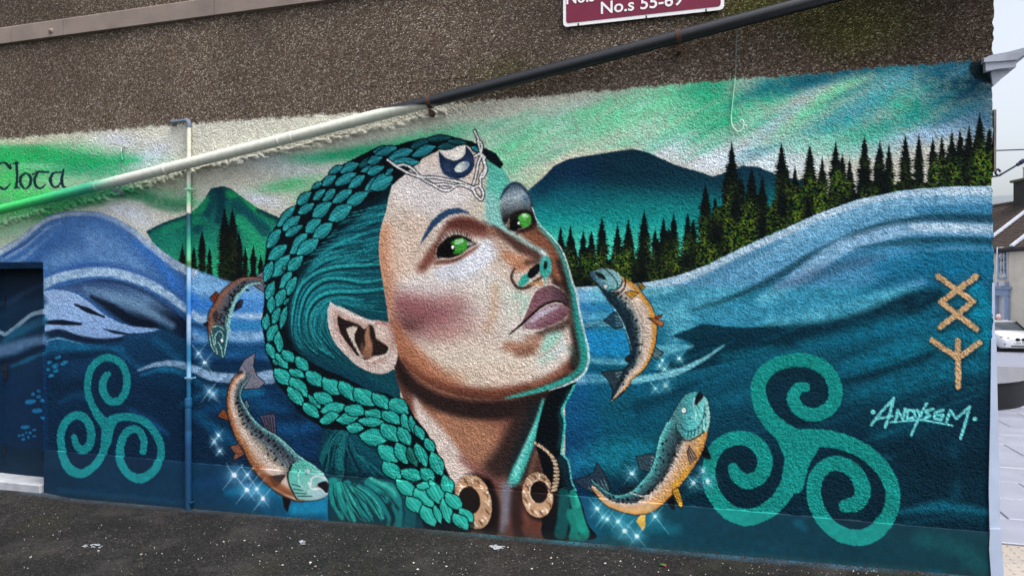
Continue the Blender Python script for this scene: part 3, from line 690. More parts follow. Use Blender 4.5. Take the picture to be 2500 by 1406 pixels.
# ---- lower loose hair
TAIL = [(800, 1032), (786, 1070), (777, 1104), (792, 1150), (806, 1180), (803, 1230), (815, 1285), (900, 1300), (1130, 1320), (1110, 1210), (1040, 1100), (960, 1040), (880, 1030)]
poly(TAIL, (12, 52, 66), 1.5)
with clip_to(TAIL, 1.5):
    for p, w, c, a in [([(830, 1050), (800, 1100), (790, 1140)], 26, (22, 96, 104), .8), ([(840, 1060), (835, 1110), (830, 1160)], 22, (26, 108, 114), .8), ([(860, 1080), (890, 1110), (930, 1140)], 40, (16, 78, 92), .8),
                       ([(820, 1090), (800, 1120), (790, 1160)], 12, (7, 24, 32), .8), ([(850, 1090), (842, 1130), (845, 1170)], 8, (7, 24, 32), .8), ([(880, 1130), (930, 1160), (980, 1170)], 50, (12, 58, 72), .7), ([(815, 1150), (850, 1160), (990, 1165)], 18, (8, 34, 46), .6),
                       ([(815, 1175), (822, 1220), (838, 1262)], [24, 26, 10], (28, 136, 128), .9), ([(832, 1180), (848, 1225), (868, 1268)], [14, 22, 8], (40, 168, 152), .85), ([(850, 1180), (880, 1225), (905, 1265)], [20, 30, 12], (24, 124, 122), .9),
                       ([(862, 1190), (905, 1215), (935, 1262)], [14, 24, 10], (44, 166, 150), .85), ([(880, 1185), (930, 1215), (955, 1260)], [12, 30, 14], (22, 120, 120), .9), ([(900, 1175), (950, 1195), (975, 1225)], [16, 40, 16], (26, 132, 128), .9),
                       ([(905, 1165), (955, 1190), (972, 1215)], [6, 10, 4], (70, 184, 164), .7), ([(975, 1215), (968, 1250), (965, 1285)], [14, 34, 40], (24, 112, 112), .85), ([(990, 1210), (1005, 1250), (1000, 1290)], [8, 26, 30], (18, 84, 92), .8),
                       ([(930, 1190), (960, 1220), (975, 1240)], 5, (7, 26, 34), .8), ([(870, 1200), (900, 1232), (925, 1270)], 4, (9, 50, 60), .8), ([(838, 1200), (850, 1240), (860, 1275)], 4, (9, 50, 60), .8), ([(815, 1285), (900, 1292), (1000, 1300), (1120, 1310)], 20, (12, 52, 66), .8), ([(950, 1230), (962, 1262), (955, 1290)], 10, (7, 26, 34), .8)]:
        stroke(p, w, c, 3, a)
HT = [resam(p, 8) for p in ([(812, 1176), (818, 1228), (834, 1268)], [(838, 1176), (858, 1225), (888, 1270)], [(862, 1180), (908, 1215), (942, 1274)], [(892, 1168), (948, 1194), (984, 1238)])]
HT2 = [resam(p, 8) for p in ([(838, 1040), (806, 1080), (790, 1150)], [(842, 1045), (832, 1100), (834, 1165)], [(850, 1050), (880, 1105), (950, 1165)])]
with clip_to(TAIL, 1.5):
    for k in range(90):
        T = HT if k < 60 else HT2; u = random.uniform(0, len(T) - 1.001); i = int(u); f = u - i
        P = T[i] * (1 - f) + T[i + 1] * f + RNG.normal(0, .8, (8, 2)); a0 = random.randint(0, 3); b0 = random.randint(5, 8)
        stroke(P[a0:b0], [1, random.uniform(2, 5), 1], random.choice([(60, 176, 158), (36, 146, 138), (8, 40, 50), (20, 104, 108), (8, 40, 50)] if k < 60 else [(26, 112, 116), (8, 30, 40), (18, 86, 96)]), 1.3, .8)
# ---- neck
NECK = [(955, 860), (968, 923), (985, 971), (1000, 1005), (1014, 1032), (1039, 1061), (1062, 1093), (1078, 1128), (1097, 1157), (1110, 1180), (1130, 1330), (1350, 1330), (1345, 1190), (1330, 1100), (1340, 1000), (1400, 930), (1300, 900), (1100, 900)]
poly(NECK, (140, 92, 74), 1.5, 1, 1, False)
with clip_to(NECK, 1.5, False):
    for p, w, c, s, a in [
        ([(1090, 1040), (1160, 1080), (1200, 1120)], [90, 120, 70], (166, 118, 92), 30, .9), ([(1190, 990), (1260, 1020), (1250, 1100)], [60, 70, 40], (120, 74, 64), 24, .8),
        ([(1015, 965), (1022, 1000), (1050, 1045), (1085, 1095), (1120, 1150), (1150, 1185)], [8, 22, 44, 56, 60, 60], (212, 198, 190), 11, .97), ([(975, 930), (990, 970), (1005, 1000)], [30, 26, 12], (92, 58, 52), 10, .9),
        ([(965, 880), (1000, 935), (1060, 975), (1130, 996), (1220, 1000), (1300, 985), (1390, 945)], [30, 34, 40, 46, 48, 46, 40], (34, 25, 25), 11, .95),
        ([(1290, 1000), (1250, 1090), (1205, 1150), (1170, 1190)], [60, 60, 60, 40], (42, 32, 32), 18, .9), ([(1130, 1120), (1180, 1160), (1220, 1180)], [20, 34, 20], (130, 84, 78), 14, .7),
        ([(1310, 1000), (1290, 1070), (1262, 1150)], [40, 50, 60], (26, 34, 38), 10, .8), ([(1326, 975), (1312, 1030), (1290, 1090), (1266, 1145), (1250, 1185)], [5, 14, 22, 28, 26], (70, 190, 178), 5, .95), ([(1310, 1030), (1280, 1100), (1258, 1160)], [3, 8, 12], (140, 214, 206), 4, .7),
        ([(1330, 1080), (1315, 1140), (1300, 1190)], 24, (62, 44, 40), 8, .8)]:
        stroke(p, w, c, s, a)
    poly([(1190, 1183), (1350, 1196), (1350, 1320), (1200, 1300)], (98, 60, 50), 3, 1, 0, False)
    stroke([(1240, 1190), (1238, 1240), (1228, 1290)], [34, 30, 16], (112, 116, 132), 12, .8); stroke([(1265, 1195), (1262, 1250), (1270, 1300)], 30, (38, 24, 24), 10, .85); stroke([(1310, 1268), (1290, 1290), (1320, 1300)], 30, (94, 54, 44), 8, .8)
    stroke([(1190, 1180), (1206, 1230), (1200, 1290)], [26, 30, 40], (22, 15, 15), 8, .9)
# right-hand hair, in shadow colours
RH = [(1345, 955), (1398, 928), (1404, 945), (1385, 975), (1371, 1000), (1379, 1030), (1374, 1070), (1370, 1107), (1388, 1124), (1396, 1173), (1408, 1199), (1420, 1225), (1434, 1274), (1453, 1312), (1330, 1312), (1335, 1200), (1318, 1120), (1308, 1080), (1318, 1020)]
poly(RH, (10, 16, 21), 1.4, 1, 1)
with clip_to(RH, 1.2):
    stroke([(1390, 955), (1368, 1005), (1372, 1040), (1366, 1090)], 10, (16, 62, 72), 5, .8); stroke([(1372, 1120), (1382, 1150), (1390, 1185)], 24, (14, 44, 56), 7, .8)
    for p, w, c in [([(1375, 1205), (1378, 1250), (1370, 1300)], 30, (16, 84, 86)), ([(1402, 1205), (1412, 1245), (1425, 1290)], 24, (28, 142, 128)), ([(1395, 1250), (1405, 1285), (1400, 1310)], 22, (24, 132, 118)), ([(1420, 1275), (1430, 1300), (1420, 1312)], 22, (26, 138, 124)), ([(1410, 1210), (1414, 1230)], 12, (44, 170, 150))]:
        stroke(p, w, c, 4, .85)
stroke([(1403, 940), (1385, 975), (1372, 1002), (1379, 1030), (1375, 1070), (1371, 1107)], [6, 5, 5, 6, 5, 4], (60, 186, 172), 1.4, .95); stroke([(1371, 1107), (1388, 1126), (1396, 1173), (1408, 1199)], [4, 5, 4, 3], (92, 186, 186), 1.4, .9)
stroke([(1408, 1199), (1421, 1228), (1434, 1274), (1452, 1310)], 3, (8, 16, 20), 1.2, .9)
# ---- face
FACE = [(1000, 415), (1031, 391), (1074, 368), (1133, 357), (1165, 366), (1187, 390), (1224, 409), (1244, 438), (1257, 446), (1274, 455), (1292, 476), (1300, 500), (1304, 518), (1311, 542), (1330, 565), (1352, 587), (1372, 619), (1385, 653), (1396, 690), (1404, 710), (1412, 764), (1423, 812), (1433, 855), (1432, 886), (1420, 912), (1395, 930), (1338, 951), (1290, 964), (1236, 973), (1180, 973), (1110, 962), (1048, 937), (997, 900), (974, 869), (955, 820), (948, 775), (943, 735), (934, 678), (928, 641), (926, 600), (931, 556), (943, 516), (954, 476), (958, 455), (978, 436)]
poly(FACE, (204, 188, 176), 1.4, 1, 1, True)
with clip_to(FACE, 1.4):
    for p, w, c, s, a in [
        ([(990, 450), (1060, 470), (1130, 480)], [90, 120, 60], (214, 208, 210), 34, .9), ([(1090, 390), (1110, 385)], 50, (214, 204, 200), 20, .8), ([(945, 560), (950, 620), (960, 690)], [40, 60, 50], (200, 164, 142), 20, .8),
        ([(932, 570), (930, 640), (940, 720)], [14, 22, 20], (184, 128, 98), 10, .75), ([(1010, 560), (1000, 620), (1010, 680)], 60, (210, 186, 170), 26, .7), ([(1000, 700), (1080, 690), (1180, 680)], [50, 70, 60], (212, 206, 204), 24, .9),
        ([(1080, 668), (1140, 650), (1190, 610)], [30, 50, 50], (206, 208, 218), 16, .85), ([(1160, 740), (1230, 760), (1260, 820)], [80, 80, 60], (212, 204, 196), 26, .9), ([(1060, 870), (1150, 890), (1290, 890)], [70, 100, 70], (208, 194, 180), 30, .9),
        ([(1290, 905), (1340, 890), (1385, 860)], [40, 40, 24], (216, 208, 200), 14, .8), ([(1120, 910), (1200, 920), (1300, 905)], [40, 50, 30], (210, 190, 172), 18, .7)]:
        stroke(p, w, c, s, a)
    blob(1050, 765, 96, 44, 4, (134, 82, 88), .95, .1); blob(985, 745, 56, 34, 10, (138, 84, 90), .8, .1); blob(1000, 795, 52, 26, 8, (92, 54, 56), .85, .1); blob(1080, 810, 70, 28, -8, (160, 112, 108), .6, .1); blob(1110, 740, 40, 26, 0, (150, 100, 100), .5, .1)
    for p, w, c, s, a in [
        ([(962, 800), (985, 850), (1020, 885)], [16, 40, 40], (164, 104, 78), 16, .85), ([(1000, 850), (1050, 900), (1120, 930)], [20, 40, 30], (186, 140, 112), 18, .8),
        ([(960, 840), (985, 888), (1040, 930), (1110, 956), (1190, 966), (1280, 953), (1350, 925), (1400, 885)], [22, 34, 42, 44, 42, 36, 30, 24], (122, 72, 56), 13, .92),
        ([(975, 880), (1005, 910), (1055, 942), (1120, 964), (1200, 974), (1290, 962), (1360, 938), (1410, 905)], [10, 12, 14, 16, 18, 20, 24, 30], (40, 28, 26), 7, .9),
        ([(1240, 845), (1280, 850), (1310, 840)], [24, 34, 20], (160, 112, 88), 12, .85), ([(1265, 862), (1295, 855)], 20, (120, 84, 68), 10, .7), ([(1320, 812), (1355, 805), (1388, 785)], [20, 26, 18], (64, 46, 42), 9, .85), ([(1290, 826), (1330, 822)], 14, (150, 104, 82), 8, .7),
        ([(1330, 850), (1345, 830), (1365, 815)], [20, 34, 16], (158, 206, 192), 9, .9), ([(1345, 870), (1370, 850), (1375, 830)], [16, 20, 12], (200, 214, 218), 8, .8), ([(1320, 880), (1345, 870)], 20, (176, 204, 190), 10, .7),
        ([(1215, 690), (1240, 720), (1250, 760)], [20, 40, 30], (206, 208, 198), 12, .8), ([(1262, 720), (1285, 735), (1278, 760)], [20, 36, 20], (176, 206, 192), 10, .75), ([(1210, 700), (1205, 760), (1190, 800)], [18, 24, 16], (196, 160, 132), 12, .6)]:
        stroke(p, w, c, s, a)
    stroke([(960, 790), (985, 850), (1035, 905), (1090, 935)], [26, 56, 60, 30], (164, 106, 80), 18, .8)
    stroke([(940, 560), (934, 620), (942, 690), (952, 760)], [16, 30, 34, 26], (186, 134, 106), 13, .75)
    stroke([(1085, 665), (1130, 655), (1185, 618), (1200, 590)], [24, 44, 44, 20], (216, 220, 230), 13, .85)
    stroke([(985, 882), (1030, 922), (1100, 952), (1190, 966), (1290, 950)], [14, 24, 26, 26, 18], (96, 56, 44), 9, .8)
    # far cheek in shadow
    poly([(1305, 545), (1330, 568), (1352, 590), (1372, 622), (1385, 656), (1397, 695), (1403, 720), (1408, 780), (1420, 830), (1428, 880), (1400, 920), (1380, 900), (1402, 860), (1398, 800), (1392, 745), (1385, 715), (1350, 695), (1338, 680), (1345, 650), (1335, 625), (1300, 595), (1265, 565), (1270, 550)], (94, 58, 46), 11, .95, 1.5)
    for p, w, c, s, a in [([(1285, 570), (1320, 592), (1345, 625), (1362, 665)], [16, 30, 24, 20], (128, 80, 60), 9, .85), ([(1365, 640), (1380, 690), (1392, 740), (1402, 800), (1412, 850), (1404, 895)], [14, 18, 20, 22, 26, 26], (40, 30, 28), 8, .9), ([(1345, 680), (1365, 700)], 14, (46, 32, 30), 6, .8), ([(1352, 655), (1366, 680)], 10, (150, 98, 74), 6, .7),
                          ([(1384, 730), (1396, 790)], 12, (112, 84, 72), 6, .6),
                          ([(1300, 520), (1312, 543), (1331, 566), (1353, 589), (1372, 621), (1384, 655), (1394, 692), (1401, 720), (1408, 768), (1418, 814), (1427, 856), (1426, 884), (1414, 906), (1388, 924)], [7, 7, 8, 10, 11, 12, 13, 14, 18, 22, 24, 22, 16, 12], (38, 146, 140), 7, .9),
                          ([(1388, 926), (1330, 948), (1275, 963), (1235, 972)], [14, 14, 10, 4], (54, 168, 156), 4, .9), ([(1404, 880), (1396, 850)], 20, (40, 60, 56), 8, .5)]:
        stroke(p, w, c, s, a)
    # forehead edge and bridge of the nose, teal light
    poly([(1180, 385), (1225, 408), (1246, 440), (1236, 462), (1226, 490), (1224, 540), (1240, 575), (1215, 560), (1190, 520), (1186, 470), (1190, 430)], (74, 166, 152), 9, .95)
    blob(1215, 460, 26, 40, 10, (90, 186, 166), .7); blob(1200, 520, 30, 40, 20, (150, 186, 176), .8); blob(1170, 505, 26, 36, 20, (196, 186, 170), .7); blob(1235, 530, 14, 40, 10, (36, 92, 92), .7)
    stroke([(1196, 480), (1204, 530), (1222, 560), (1255, 585), (1290, 606), (1318, 622), (1334, 642)], [22, 34, 30, 24, 24, 26, 16], (128, 188, 182), 8, .9); stroke([(1225, 556), (1262, 585), (1300, 606)], [6, 10, 8], (190, 222, 218), 4, .8); blob(1322, 622, 14, 12, 30, (200, 218, 222), .9)
# far brow and eye
poly([(1222, 488), (1236, 462), (1257, 447), (1276, 456), (1293, 478), (1300, 505), (1304, 525), (1296, 530), (1270, 522), (1246, 536), (1232, 548), (1224, 520)], lingrad([(1250, 450, (52, 70, 86)), (1262, 482, (150, 166, 176)), (1262, 505, (92, 104, 110)), (1265, 530, (24, 22, 24))]), 4, .96)
stroke([(1222, 486), (1236, 461), (1257, 447), (1278, 458), (1294, 482), (1300, 505)], [4, 8, 7, 6, 7, 6], (26, 46, 66), 2.5, .9); blob(1285, 486, 10, 14, 0, (60, 96, 120), .7)
poly([(1240, 560), (1246, 530), (1262, 516), (1290, 514), (1308, 530), (1310, 548), (1298, 560), (1270, 566)], (22, 17, 18), 4, .95)
stroke([(1243, 536), (1242, 556)], 4, (150, 118, 104), 1.5, .8); stroke([(1258, 562), (1280, 556), (1298, 545)], 3, (150, 130, 116), 1.2, .85); stroke([(1262, 570), (1290, 562), (1308, 550)], 7, (66, 40, 34), 3, .8)
EYG = (66, 152, 58)
ell(1281, 538, 16, 17, -20, (58, 150, 52), 1.5); ell(1284, 534, 13, 13, -20, EYG, 2.5); ell(1282, 528, 8, 6, 10, (168, 220, 168), 2.5, .9); ell(1258, 549, 12, 15, 15, (10, 10, 12), 2); ell(1267, 545, 2.6, 3.5, 0, (230, 235, 240), 1)
# near eye
with clip_to(FACE, 1.4):
    poly([(1030, 652), (1045, 622), (1062, 595), (1080, 560), (1100, 538), (1120, 529), (1150, 532), (1184, 546), (1215, 560), (1236, 580), (1205, 580), (1165, 578), (1140, 572), (1110, 564), (1090, 570), (1074, 592), (1066, 615), (1052, 640)], (100, 54, 46), 11, .9)
    stroke([(1030, 655), (1052, 625), (1066, 602)], [22, 26, 16], (120, 70, 60), 10, .8); stroke([(1100, 548), (1140, 545), (1180, 556)], [16, 22, 12], (80, 40, 36), 8, .7)
    stroke([(1064, 642), (1105, 636), (1142, 618), (1166, 603)], [10, 13, 11, 6], (126, 76, 66), 5, .85)
    stroke([(1205, 556), (1240, 582), (1275, 606), (1310, 625), (1325, 636)], [10, 22, 26, 22, 10], (72, 42, 36), 7, .92); stroke([(1200, 570), (1222, 600), (1240, 630)], [20, 34, 30], (176, 140, 122), 16, .6)
    stroke([(1240, 625), (1270, 640), (1295, 640)], [24, 36, 20], (186, 128, 96), 11, .85); stroke([(1262, 655), (1285, 648)], 20, (176, 118, 88), 8, .7); stroke([(1288, 640), (1310, 640)], 14, (70, 46, 42), 6, .8)
poly([(1029, 594), (1034, 578), (1042, 562), (1052, 544), (1065, 530), (1079, 519), (1093, 512), (1116, 508), (1132, 512), (1146, 520), (1122, 521), (1093, 529), (1068, 548), (1048, 571)], (30, 60, 94), 2.2, .95, 2)
poly([(1066, 632), (1066, 612), (1075, 596), (1094, 580), (1116, 573), (1140, 580), (1156, 591), (1164, 596), (1150, 602), (1142, 608), (1124, 622), (1100, 630), (1082, 630)], (12, 11, 13), 1.6, .97)
ell(1120, 601, 24, 18, -25, (48, 140, 44), 1.5); ell(1124, 598, 19, 13, -25, EYG, 3); ell(1122, 590, 12, 6, -15, (170, 222, 170), 2.5, .9); ell(1092, 610, 20, 15, -25, (10, 10, 12), 2.5); ell(1106, 604, 3.2, 4, 0, (236, 240, 244), 1)
poly([(1142, 600), (1142, 590), (1152, 592), (1158, 596), (1148, 600)], (176, 172, 172), 1.2, .8); stroke([(1074, 630), (1100, 633), (1124, 624), (1145, 608)], 2.6, (206, 186, 170), 1.1, .85); stroke([(1067, 604), (1065, 622), (1070, 634)], 3, (200, 178, 160), 1.1, .7)
for k in range(22):
    t = k / 21; q = cr([(1068, 622), (1072, 602), (1090, 583), (1112, 573), (1134, 576), (1150, 586)])
    b = q[int(t * (len(q) - 1))]; an = math.radians(200 + 85 * t); l = 8 + 3 * math.sin(t * 3)
    stroke([tuple(b), (b[0] + l * math.cos(an), b[1] + l * math.sin(an))], 1.8, (14, 12, 14), .8, .85, .2, False)
for k in range(14):
    t = k / 13; b = (1070 + 56 * t, 634 - 8 * t * t + 2); stroke([b, (b[0] - 2 + 2 * t, b[1] + 6)], 1.6, (14, 12, 14), .8, .8, .2, False)
# nose
stroke([(1256, 656), (1249, 676), (1256, 693), (1268, 703), (1290, 700), (1312, 684), (1330, 672)], [5, 7, 7, 8, 9, 8, 4], (52, 34, 30), 3, .9); stroke([(1295, 694), (1318, 690), (1325, 698)], [6, 12, 6], (190, 142, 98), 4, .85)
poly([(1266, 696), (1270, 682), (1278, 672), (1290, 668), (1294, 680), (1286, 692), (1274, 699)], (52, 160, 146), 1.5); poly([(1288, 672), (1292, 660), (1302, 650), (1314, 644), (1320, 648), (1318, 662), (1308, 673), (1296, 680)], (14, 16, 20), 2)
ell(1333, 649, 14, 24, 8, (58, 166, 156), 1.6); poly([(1318, 660), (1346, 655), (1340, 674), (1332, 680), (1331, 698), (1328, 680), (1322, 672)], (58, 162, 150), 1.5); ell(1333, 646, 5, 13, 10, (14, 20, 24), 1.4); stroke([(1320, 632), (1335, 634), (1344, 650)], [6, 8, 4], (96, 178, 176), 2.5, .8); blob(1342, 684, 8, 8, 0, (190, 170, 160), .8)
# mouth
poly([(1248, 814), (1275, 784), (1290, 752), (1304, 715), (1321, 704), (1344, 697), (1366, 706), (1384, 724), (1389, 745), (1369, 737), (1344, 740), (1318, 753), (1298, 773), (1276, 793)], lingrad([(1290, 740, (128, 86, 96)), (1340, 720, (112, 78, 88)), (1385, 730, (56, 42, 48))]), 1.6)
poly([(1276, 799), (1295, 776), (1318, 757), (1346, 743), (1374, 742), (1389, 750), (1382, 772), (1356, 789), (1321, 801), (1298, 805)], lingrad([(1310, 760, (166, 146, 156)), (1330, 776, (140, 104, 114)), (1340, 800, (106, 68, 78))]), 1.6)
stroke([(1298, 784), (1327, 763), (1362, 749)], [5, 13, 6], (196, 188, 208), 4, .85); stroke([(1320, 792), (1355, 778), (1378, 764)], [4, 8, 4], (120, 72, 88), 4, .6)
stroke([(1245, 815), (1275, 790), (1298, 769), (1321, 749), (1344, 738), (1366, 736), (1389, 748)], [3, 6, 6, 6, 5, 5, 3], (16, 12, 16), 1.4, .95); stroke([(1310, 706), (1296, 730), (1287, 750), (1272, 786)], 3, (222, 216, 208), 1.3, .85); stroke([(1256, 816), (1290, 806), (1318, 806), (1330, 802)], [6, 5, 4, 2], (222, 214, 206), 2, .8); stroke([(1318, 702), (1344, 694), (1366, 703)], 3, (204, 192, 190), 1.4, .8)
# outer light line round the far cheek and chin
stroke([(1300, 508), (1313, 541), (1332, 563), (1355, 586), (1375, 617), (1388, 652), (1398, 690), (1407, 712), (1416, 765), (1427, 812), (1437, 855), (1436, 886), (1424, 913), (1396, 933), (1340, 953)], [2, 3, 3, 3, 4, 4, 5, 5, 5, 5, 6, 6, 6, 5, 2], (198, 222, 220), 1.3, .92)
# ---- ear
EAR = [(806, 740), (822, 748), (840, 756), (872, 771), (904, 781), (940, 784), (958, 800), (966, 830), (971, 860), (967, 886), (952, 905), (930, 912), (900, 906), (870, 888), (848, 869), (825, 843), (812, 820), (806, 790)]
poly(EAR, (188, 160, 150), 1.4)
with clip_to(EAR, 1.3):
    stroke([(806, 742), (840, 758), (872, 773), (910, 786)], [8, 14, 12, 10], (212, 200, 198), 4, .9); stroke([(808, 750), (810, 800), (828, 840), (855, 870), (890, 896)], [8, 12, 14, 16, 16], (206, 190, 186), 4, .85); stroke([(905, 902), (945, 895), (962, 865)], [14, 26, 20], (206, 192, 186), 8, .85)
    poly(z4([(965, 800), (1020, 835), (1100, 862), (1200, 900), (1270, 950), (1330, 900), (1385, 960), (1405, 1060), (1480, 1110), (1540, 1165), (1525, 1225), (1440, 1255), (1370, 1258), (1280, 1310), (1200, 1270), (1100, 1150), (1000, 1010), (965, 900)]), (34, 26, 25), 2)
    poly(z4([(1060, 950), (1120, 925), (1190, 930), (1160, 1000), (1160, 1080), (1210, 1200), (1270, 1270), (1230, 1270), (1150, 1150), (1090, 1030)]), (198, 184, 172), 1.6); stroke(z4([(1310, 930), (1300, 1040), (1320, 1130), (1300, 1240)]), [6, 13, 18, 22], (164, 118, 92), 3.5, .9); stroke(z4([(1240, 1120), (1250, 1200), (1290, 1260)]), [4, 12, 16], (120, 84, 70), 4, .7)
    poly(z4([(1385, 930), (1440, 900), (1530, 890), (1560, 1000), (1500, 1060), (1420, 1055), (1390, 1000)]), (198, 178, 168), 2); stroke(z4([(1190, 1265), (1290, 1315), (1420, 1275), (1515, 1245), (1548, 1180)]), [4, 5, 6, 5, 3], (218, 208, 200), 1.5, .9); stroke([(930, 785), (955, 800), (965, 830)], [10, 14, 10], (160, 112, 108), 6, .7)
# ---- jewel and wire circlet
poly(zA([(600, 250), (700, 215), (825, 205), (835, 255), (800, 300), (740, 325), (670, 305), (630, 270)]), (232, 228, 220), 2, .95)
poly(zA([(605, 250), (612, 350), (640, 430), (700, 470), (770, 482), (850, 452), (900, 390), (908, 320), (880, 250), (835, 203), (832, 260), (800, 300), (740, 325), (670, 305), (630, 270)]), (24, 42, 72), 1.4)
ell(1128, 408, 20, 11, -28, (206, 214, 212), 1.8); blob(1142, 400, 10, 20, 20, (60, 80, 112), .5); blob(1092, 410, 10, 16, -10, (70, 86, 114), .5)
# ---- plait
BR = [(1222, 412), (1230, 402), (1210, 374), (1180, 360), (1150, 345), (1100, 333), (1050, 335), (1000, 345), (960, 358), (915, 362), (880, 380), (840, 400), (800, 430), (770, 455), (735, 485), (715, 508), (690, 530), (668, 560), (652, 600), (645, 650), (648, 700), (645, 740), (640, 790), (646, 830), (654, 870), (668, 900), (672, 930), (700, 965), (735, 1010), (765, 1030), (790, 1045), (850, 1052), (890, 1062), (920, 1080), (935, 1110), (945, 1150), (975, 1180), (1000, 1215), (1030, 1255), (1040, 1300), (1150, 1310), (1155, 1270), (1128, 1235), (1110, 1195), (1095, 1155), (1078, 1120), (1060, 1085), (1040, 1050), (1015, 1020), (995, 985), (975, 975), (945, 960), (910, 955), (880, 940), (830, 915), (790, 900), (755, 880), (715, 850), (695, 800), (700, 740), (712, 690), (735, 650), (765, 615), (800, 580), (830, 545), (870, 510), (910, 485), (945, 462), (985, 430), (1010, 408), (1032, 388), (1075, 366), (1135, 354), (1165, 368), (1192, 392)]
poly(BR, (8, 17, 23), 1.4, 1, 1, False)
LV = z3([(1380, 250, 1560, 200, 80, 0), (1550, 310, 1760, 240, 90, 0), (1640, 370, 1830, 340, 70, 0), (1210, 390, 1470, 310, 90, 1), (1240, 460, 1470, 410, 70, 0), (1000, 460, 1190, 380, 90, 0), (870, 480, 1010, 410, 60, 0), (780, 620, 930, 520, 80, 0), (940, 610, 1160, 490, 90, 0), (1100, 640, 1260, 520, 90, 0), (1290, 670, 1560, 520, 130, 0), (680, 650, 780, 600, 50, 0), (510, 830, 650, 710, 90, 0), (690, 780, 810, 680, 70, 0), (800, 790, 930, 680, 80, 0), (910, 810, 1120, 680, 90, 0), (1070, 840, 1300, 710, 110, 0), (520, 940, 680, 840, 80, 0), (690, 970, 880, 830, 120, 0), (870, 1010, 1110, 870, 140, 0), (280, 1080, 460, 880, 80, 0), (345, 1130, 515, 985, 100, 0), (605, 1150, 760, 1015, 110, 0), (690, 1220, 890, 1070, 120, 0), (160, 1320, 300, 1140, 100, 0), (375, 1190, 550, 1090, 70, 0), (420, 1390, 600, 1190, 110, 0), (510, 1400, 730, 1250, 130, 0), (1530, 490, 1580, 440, 40, 0)])
def lv(ox, oy, s, rows): return [(ox + r[0] / s, oy + r[1] / s, ox + r[2] / s, oy + r[3] / s, r[4] / s, r[5] if len(r) > 5 else 0) for r in rows]
LV = [(p[0], p[1], 620 + p[2] / 4.6875, 320 + p[3] / 4.6875, p[4] / 4.6875, p[5]) for p in LV]
LV += lv(900, 300, 3.515, [(60, 270, 230, 220, 60), (180, 310, 370, 240, 80), (370, 210, 520, 150, 55, 1), (380, 280, 560, 210, 70), (520, 140, 700, 130, 45, 1), (600, 210, 760, 185, 50, 1), (690, 155, 830, 175, 40, 1), (220, 340, 420, 340, 70), (20, 560, 200, 470, 110), (0, 430, 130, 380, 60), (0, 340, 110, 300, 60), (150, 440, 210, 400, 40), (890, 210, 960, 250, 35)])
LV += lv(620, 600, 4.6875, [(180, 150, 370, 0, 110), (220, 340, 400, 120, 120), (400, 270, 550, 130, 110), (120, 400, 210, 190, 90), (300, 470, 430, 310, 90), (370, 550, 480, 370, 90), (150, 600, 230, 420, 90), (250, 690, 350, 510, 100), (190, 760, 210, 590, 80), (215, 880, 295, 720, 75), (310, 930, 370, 710, 60), (130, 950, 160, 790, 80), (170, 1080, 260, 910, 110), (285, 1200, 285, 990, 85), (160, 1120, 230, 1290, 80), (260, 1240, 380, 1390, 90), (340, 1200, 450, 1320, 100), (500, 1270, 610, 1400, 100), (340, 280, 360, 240, 35), (345, 660, 400, 610, 35), (225, 1300, 265, 1360, 40)])
LV += lv(620, 850, 3.125, [(330, 70, 410, 170, 70), (170, 160, 270, 270, 90), (280, 165, 380, 215, 55), (290, 230, 400, 360, 85), (410, 180, 520, 280, 85), (540, 230, 650, 345, 105), (665, 260, 770, 395, 85), (780, 310, 910, 430, 110), (920, 345, 1025, 455, 85), (1050, 400, 1170, 490, 100), (270, 300, 370, 430, 75), (425, 360, 500, 450, 50), (465, 350, 600, 410, 80), (385, 425, 490, 520, 70), (520, 480, 690, 440, 80), (510, 550, 640, 510, 70), (640, 545, 790, 520, 75), (700, 450, 840, 490, 80), (855, 480, 980, 520, 70), (990, 480, 1110, 570, 80), (1150, 500, 1180, 640, 70), (1200, 520, 1220, 640, 40), (810, 550, 990, 570, 60), (715, 600, 830, 610, 70), (820, 665, 1015, 690, 110), (985, 580, 1095, 700, 100), (1110, 610, 1190, 730, 80), (1240, 590, 1290, 690, 55), (960, 745, 1090, 855, 100), (1095, 730, 1165, 870, 85), (1185, 760, 1240, 890, 70, 1), (1245, 730, 1310, 890, 70), (1315, 690, 1370, 790, 60), (1360, 800, 1430, 960, 85), (1000, 870, 1110, 990, 95), (1130, 930, 1270, 990, 85), (1280, 920, 1370, 1010, 80), (1100, 1000, 1225, 1110, 90), (1245, 1070, 1370, 1195, 100), (1350, 1010, 1440, 1180, 100), (1255, 1040, 1340, 1050, 50), (1455, 970, 1500, 1100, 80), (1480, 1100, 1580, 1220, 85), (1180, 1130, 1280, 1240, 90), (1300, 1200, 1380, 1340, 95), (1450, 1150, 1500, 1320, 75), (1390, 1200, 1430, 1320, 45), (1580, 1220, 1670, 1310, 70), (1540, 1260, 1630, 1370, 80)])
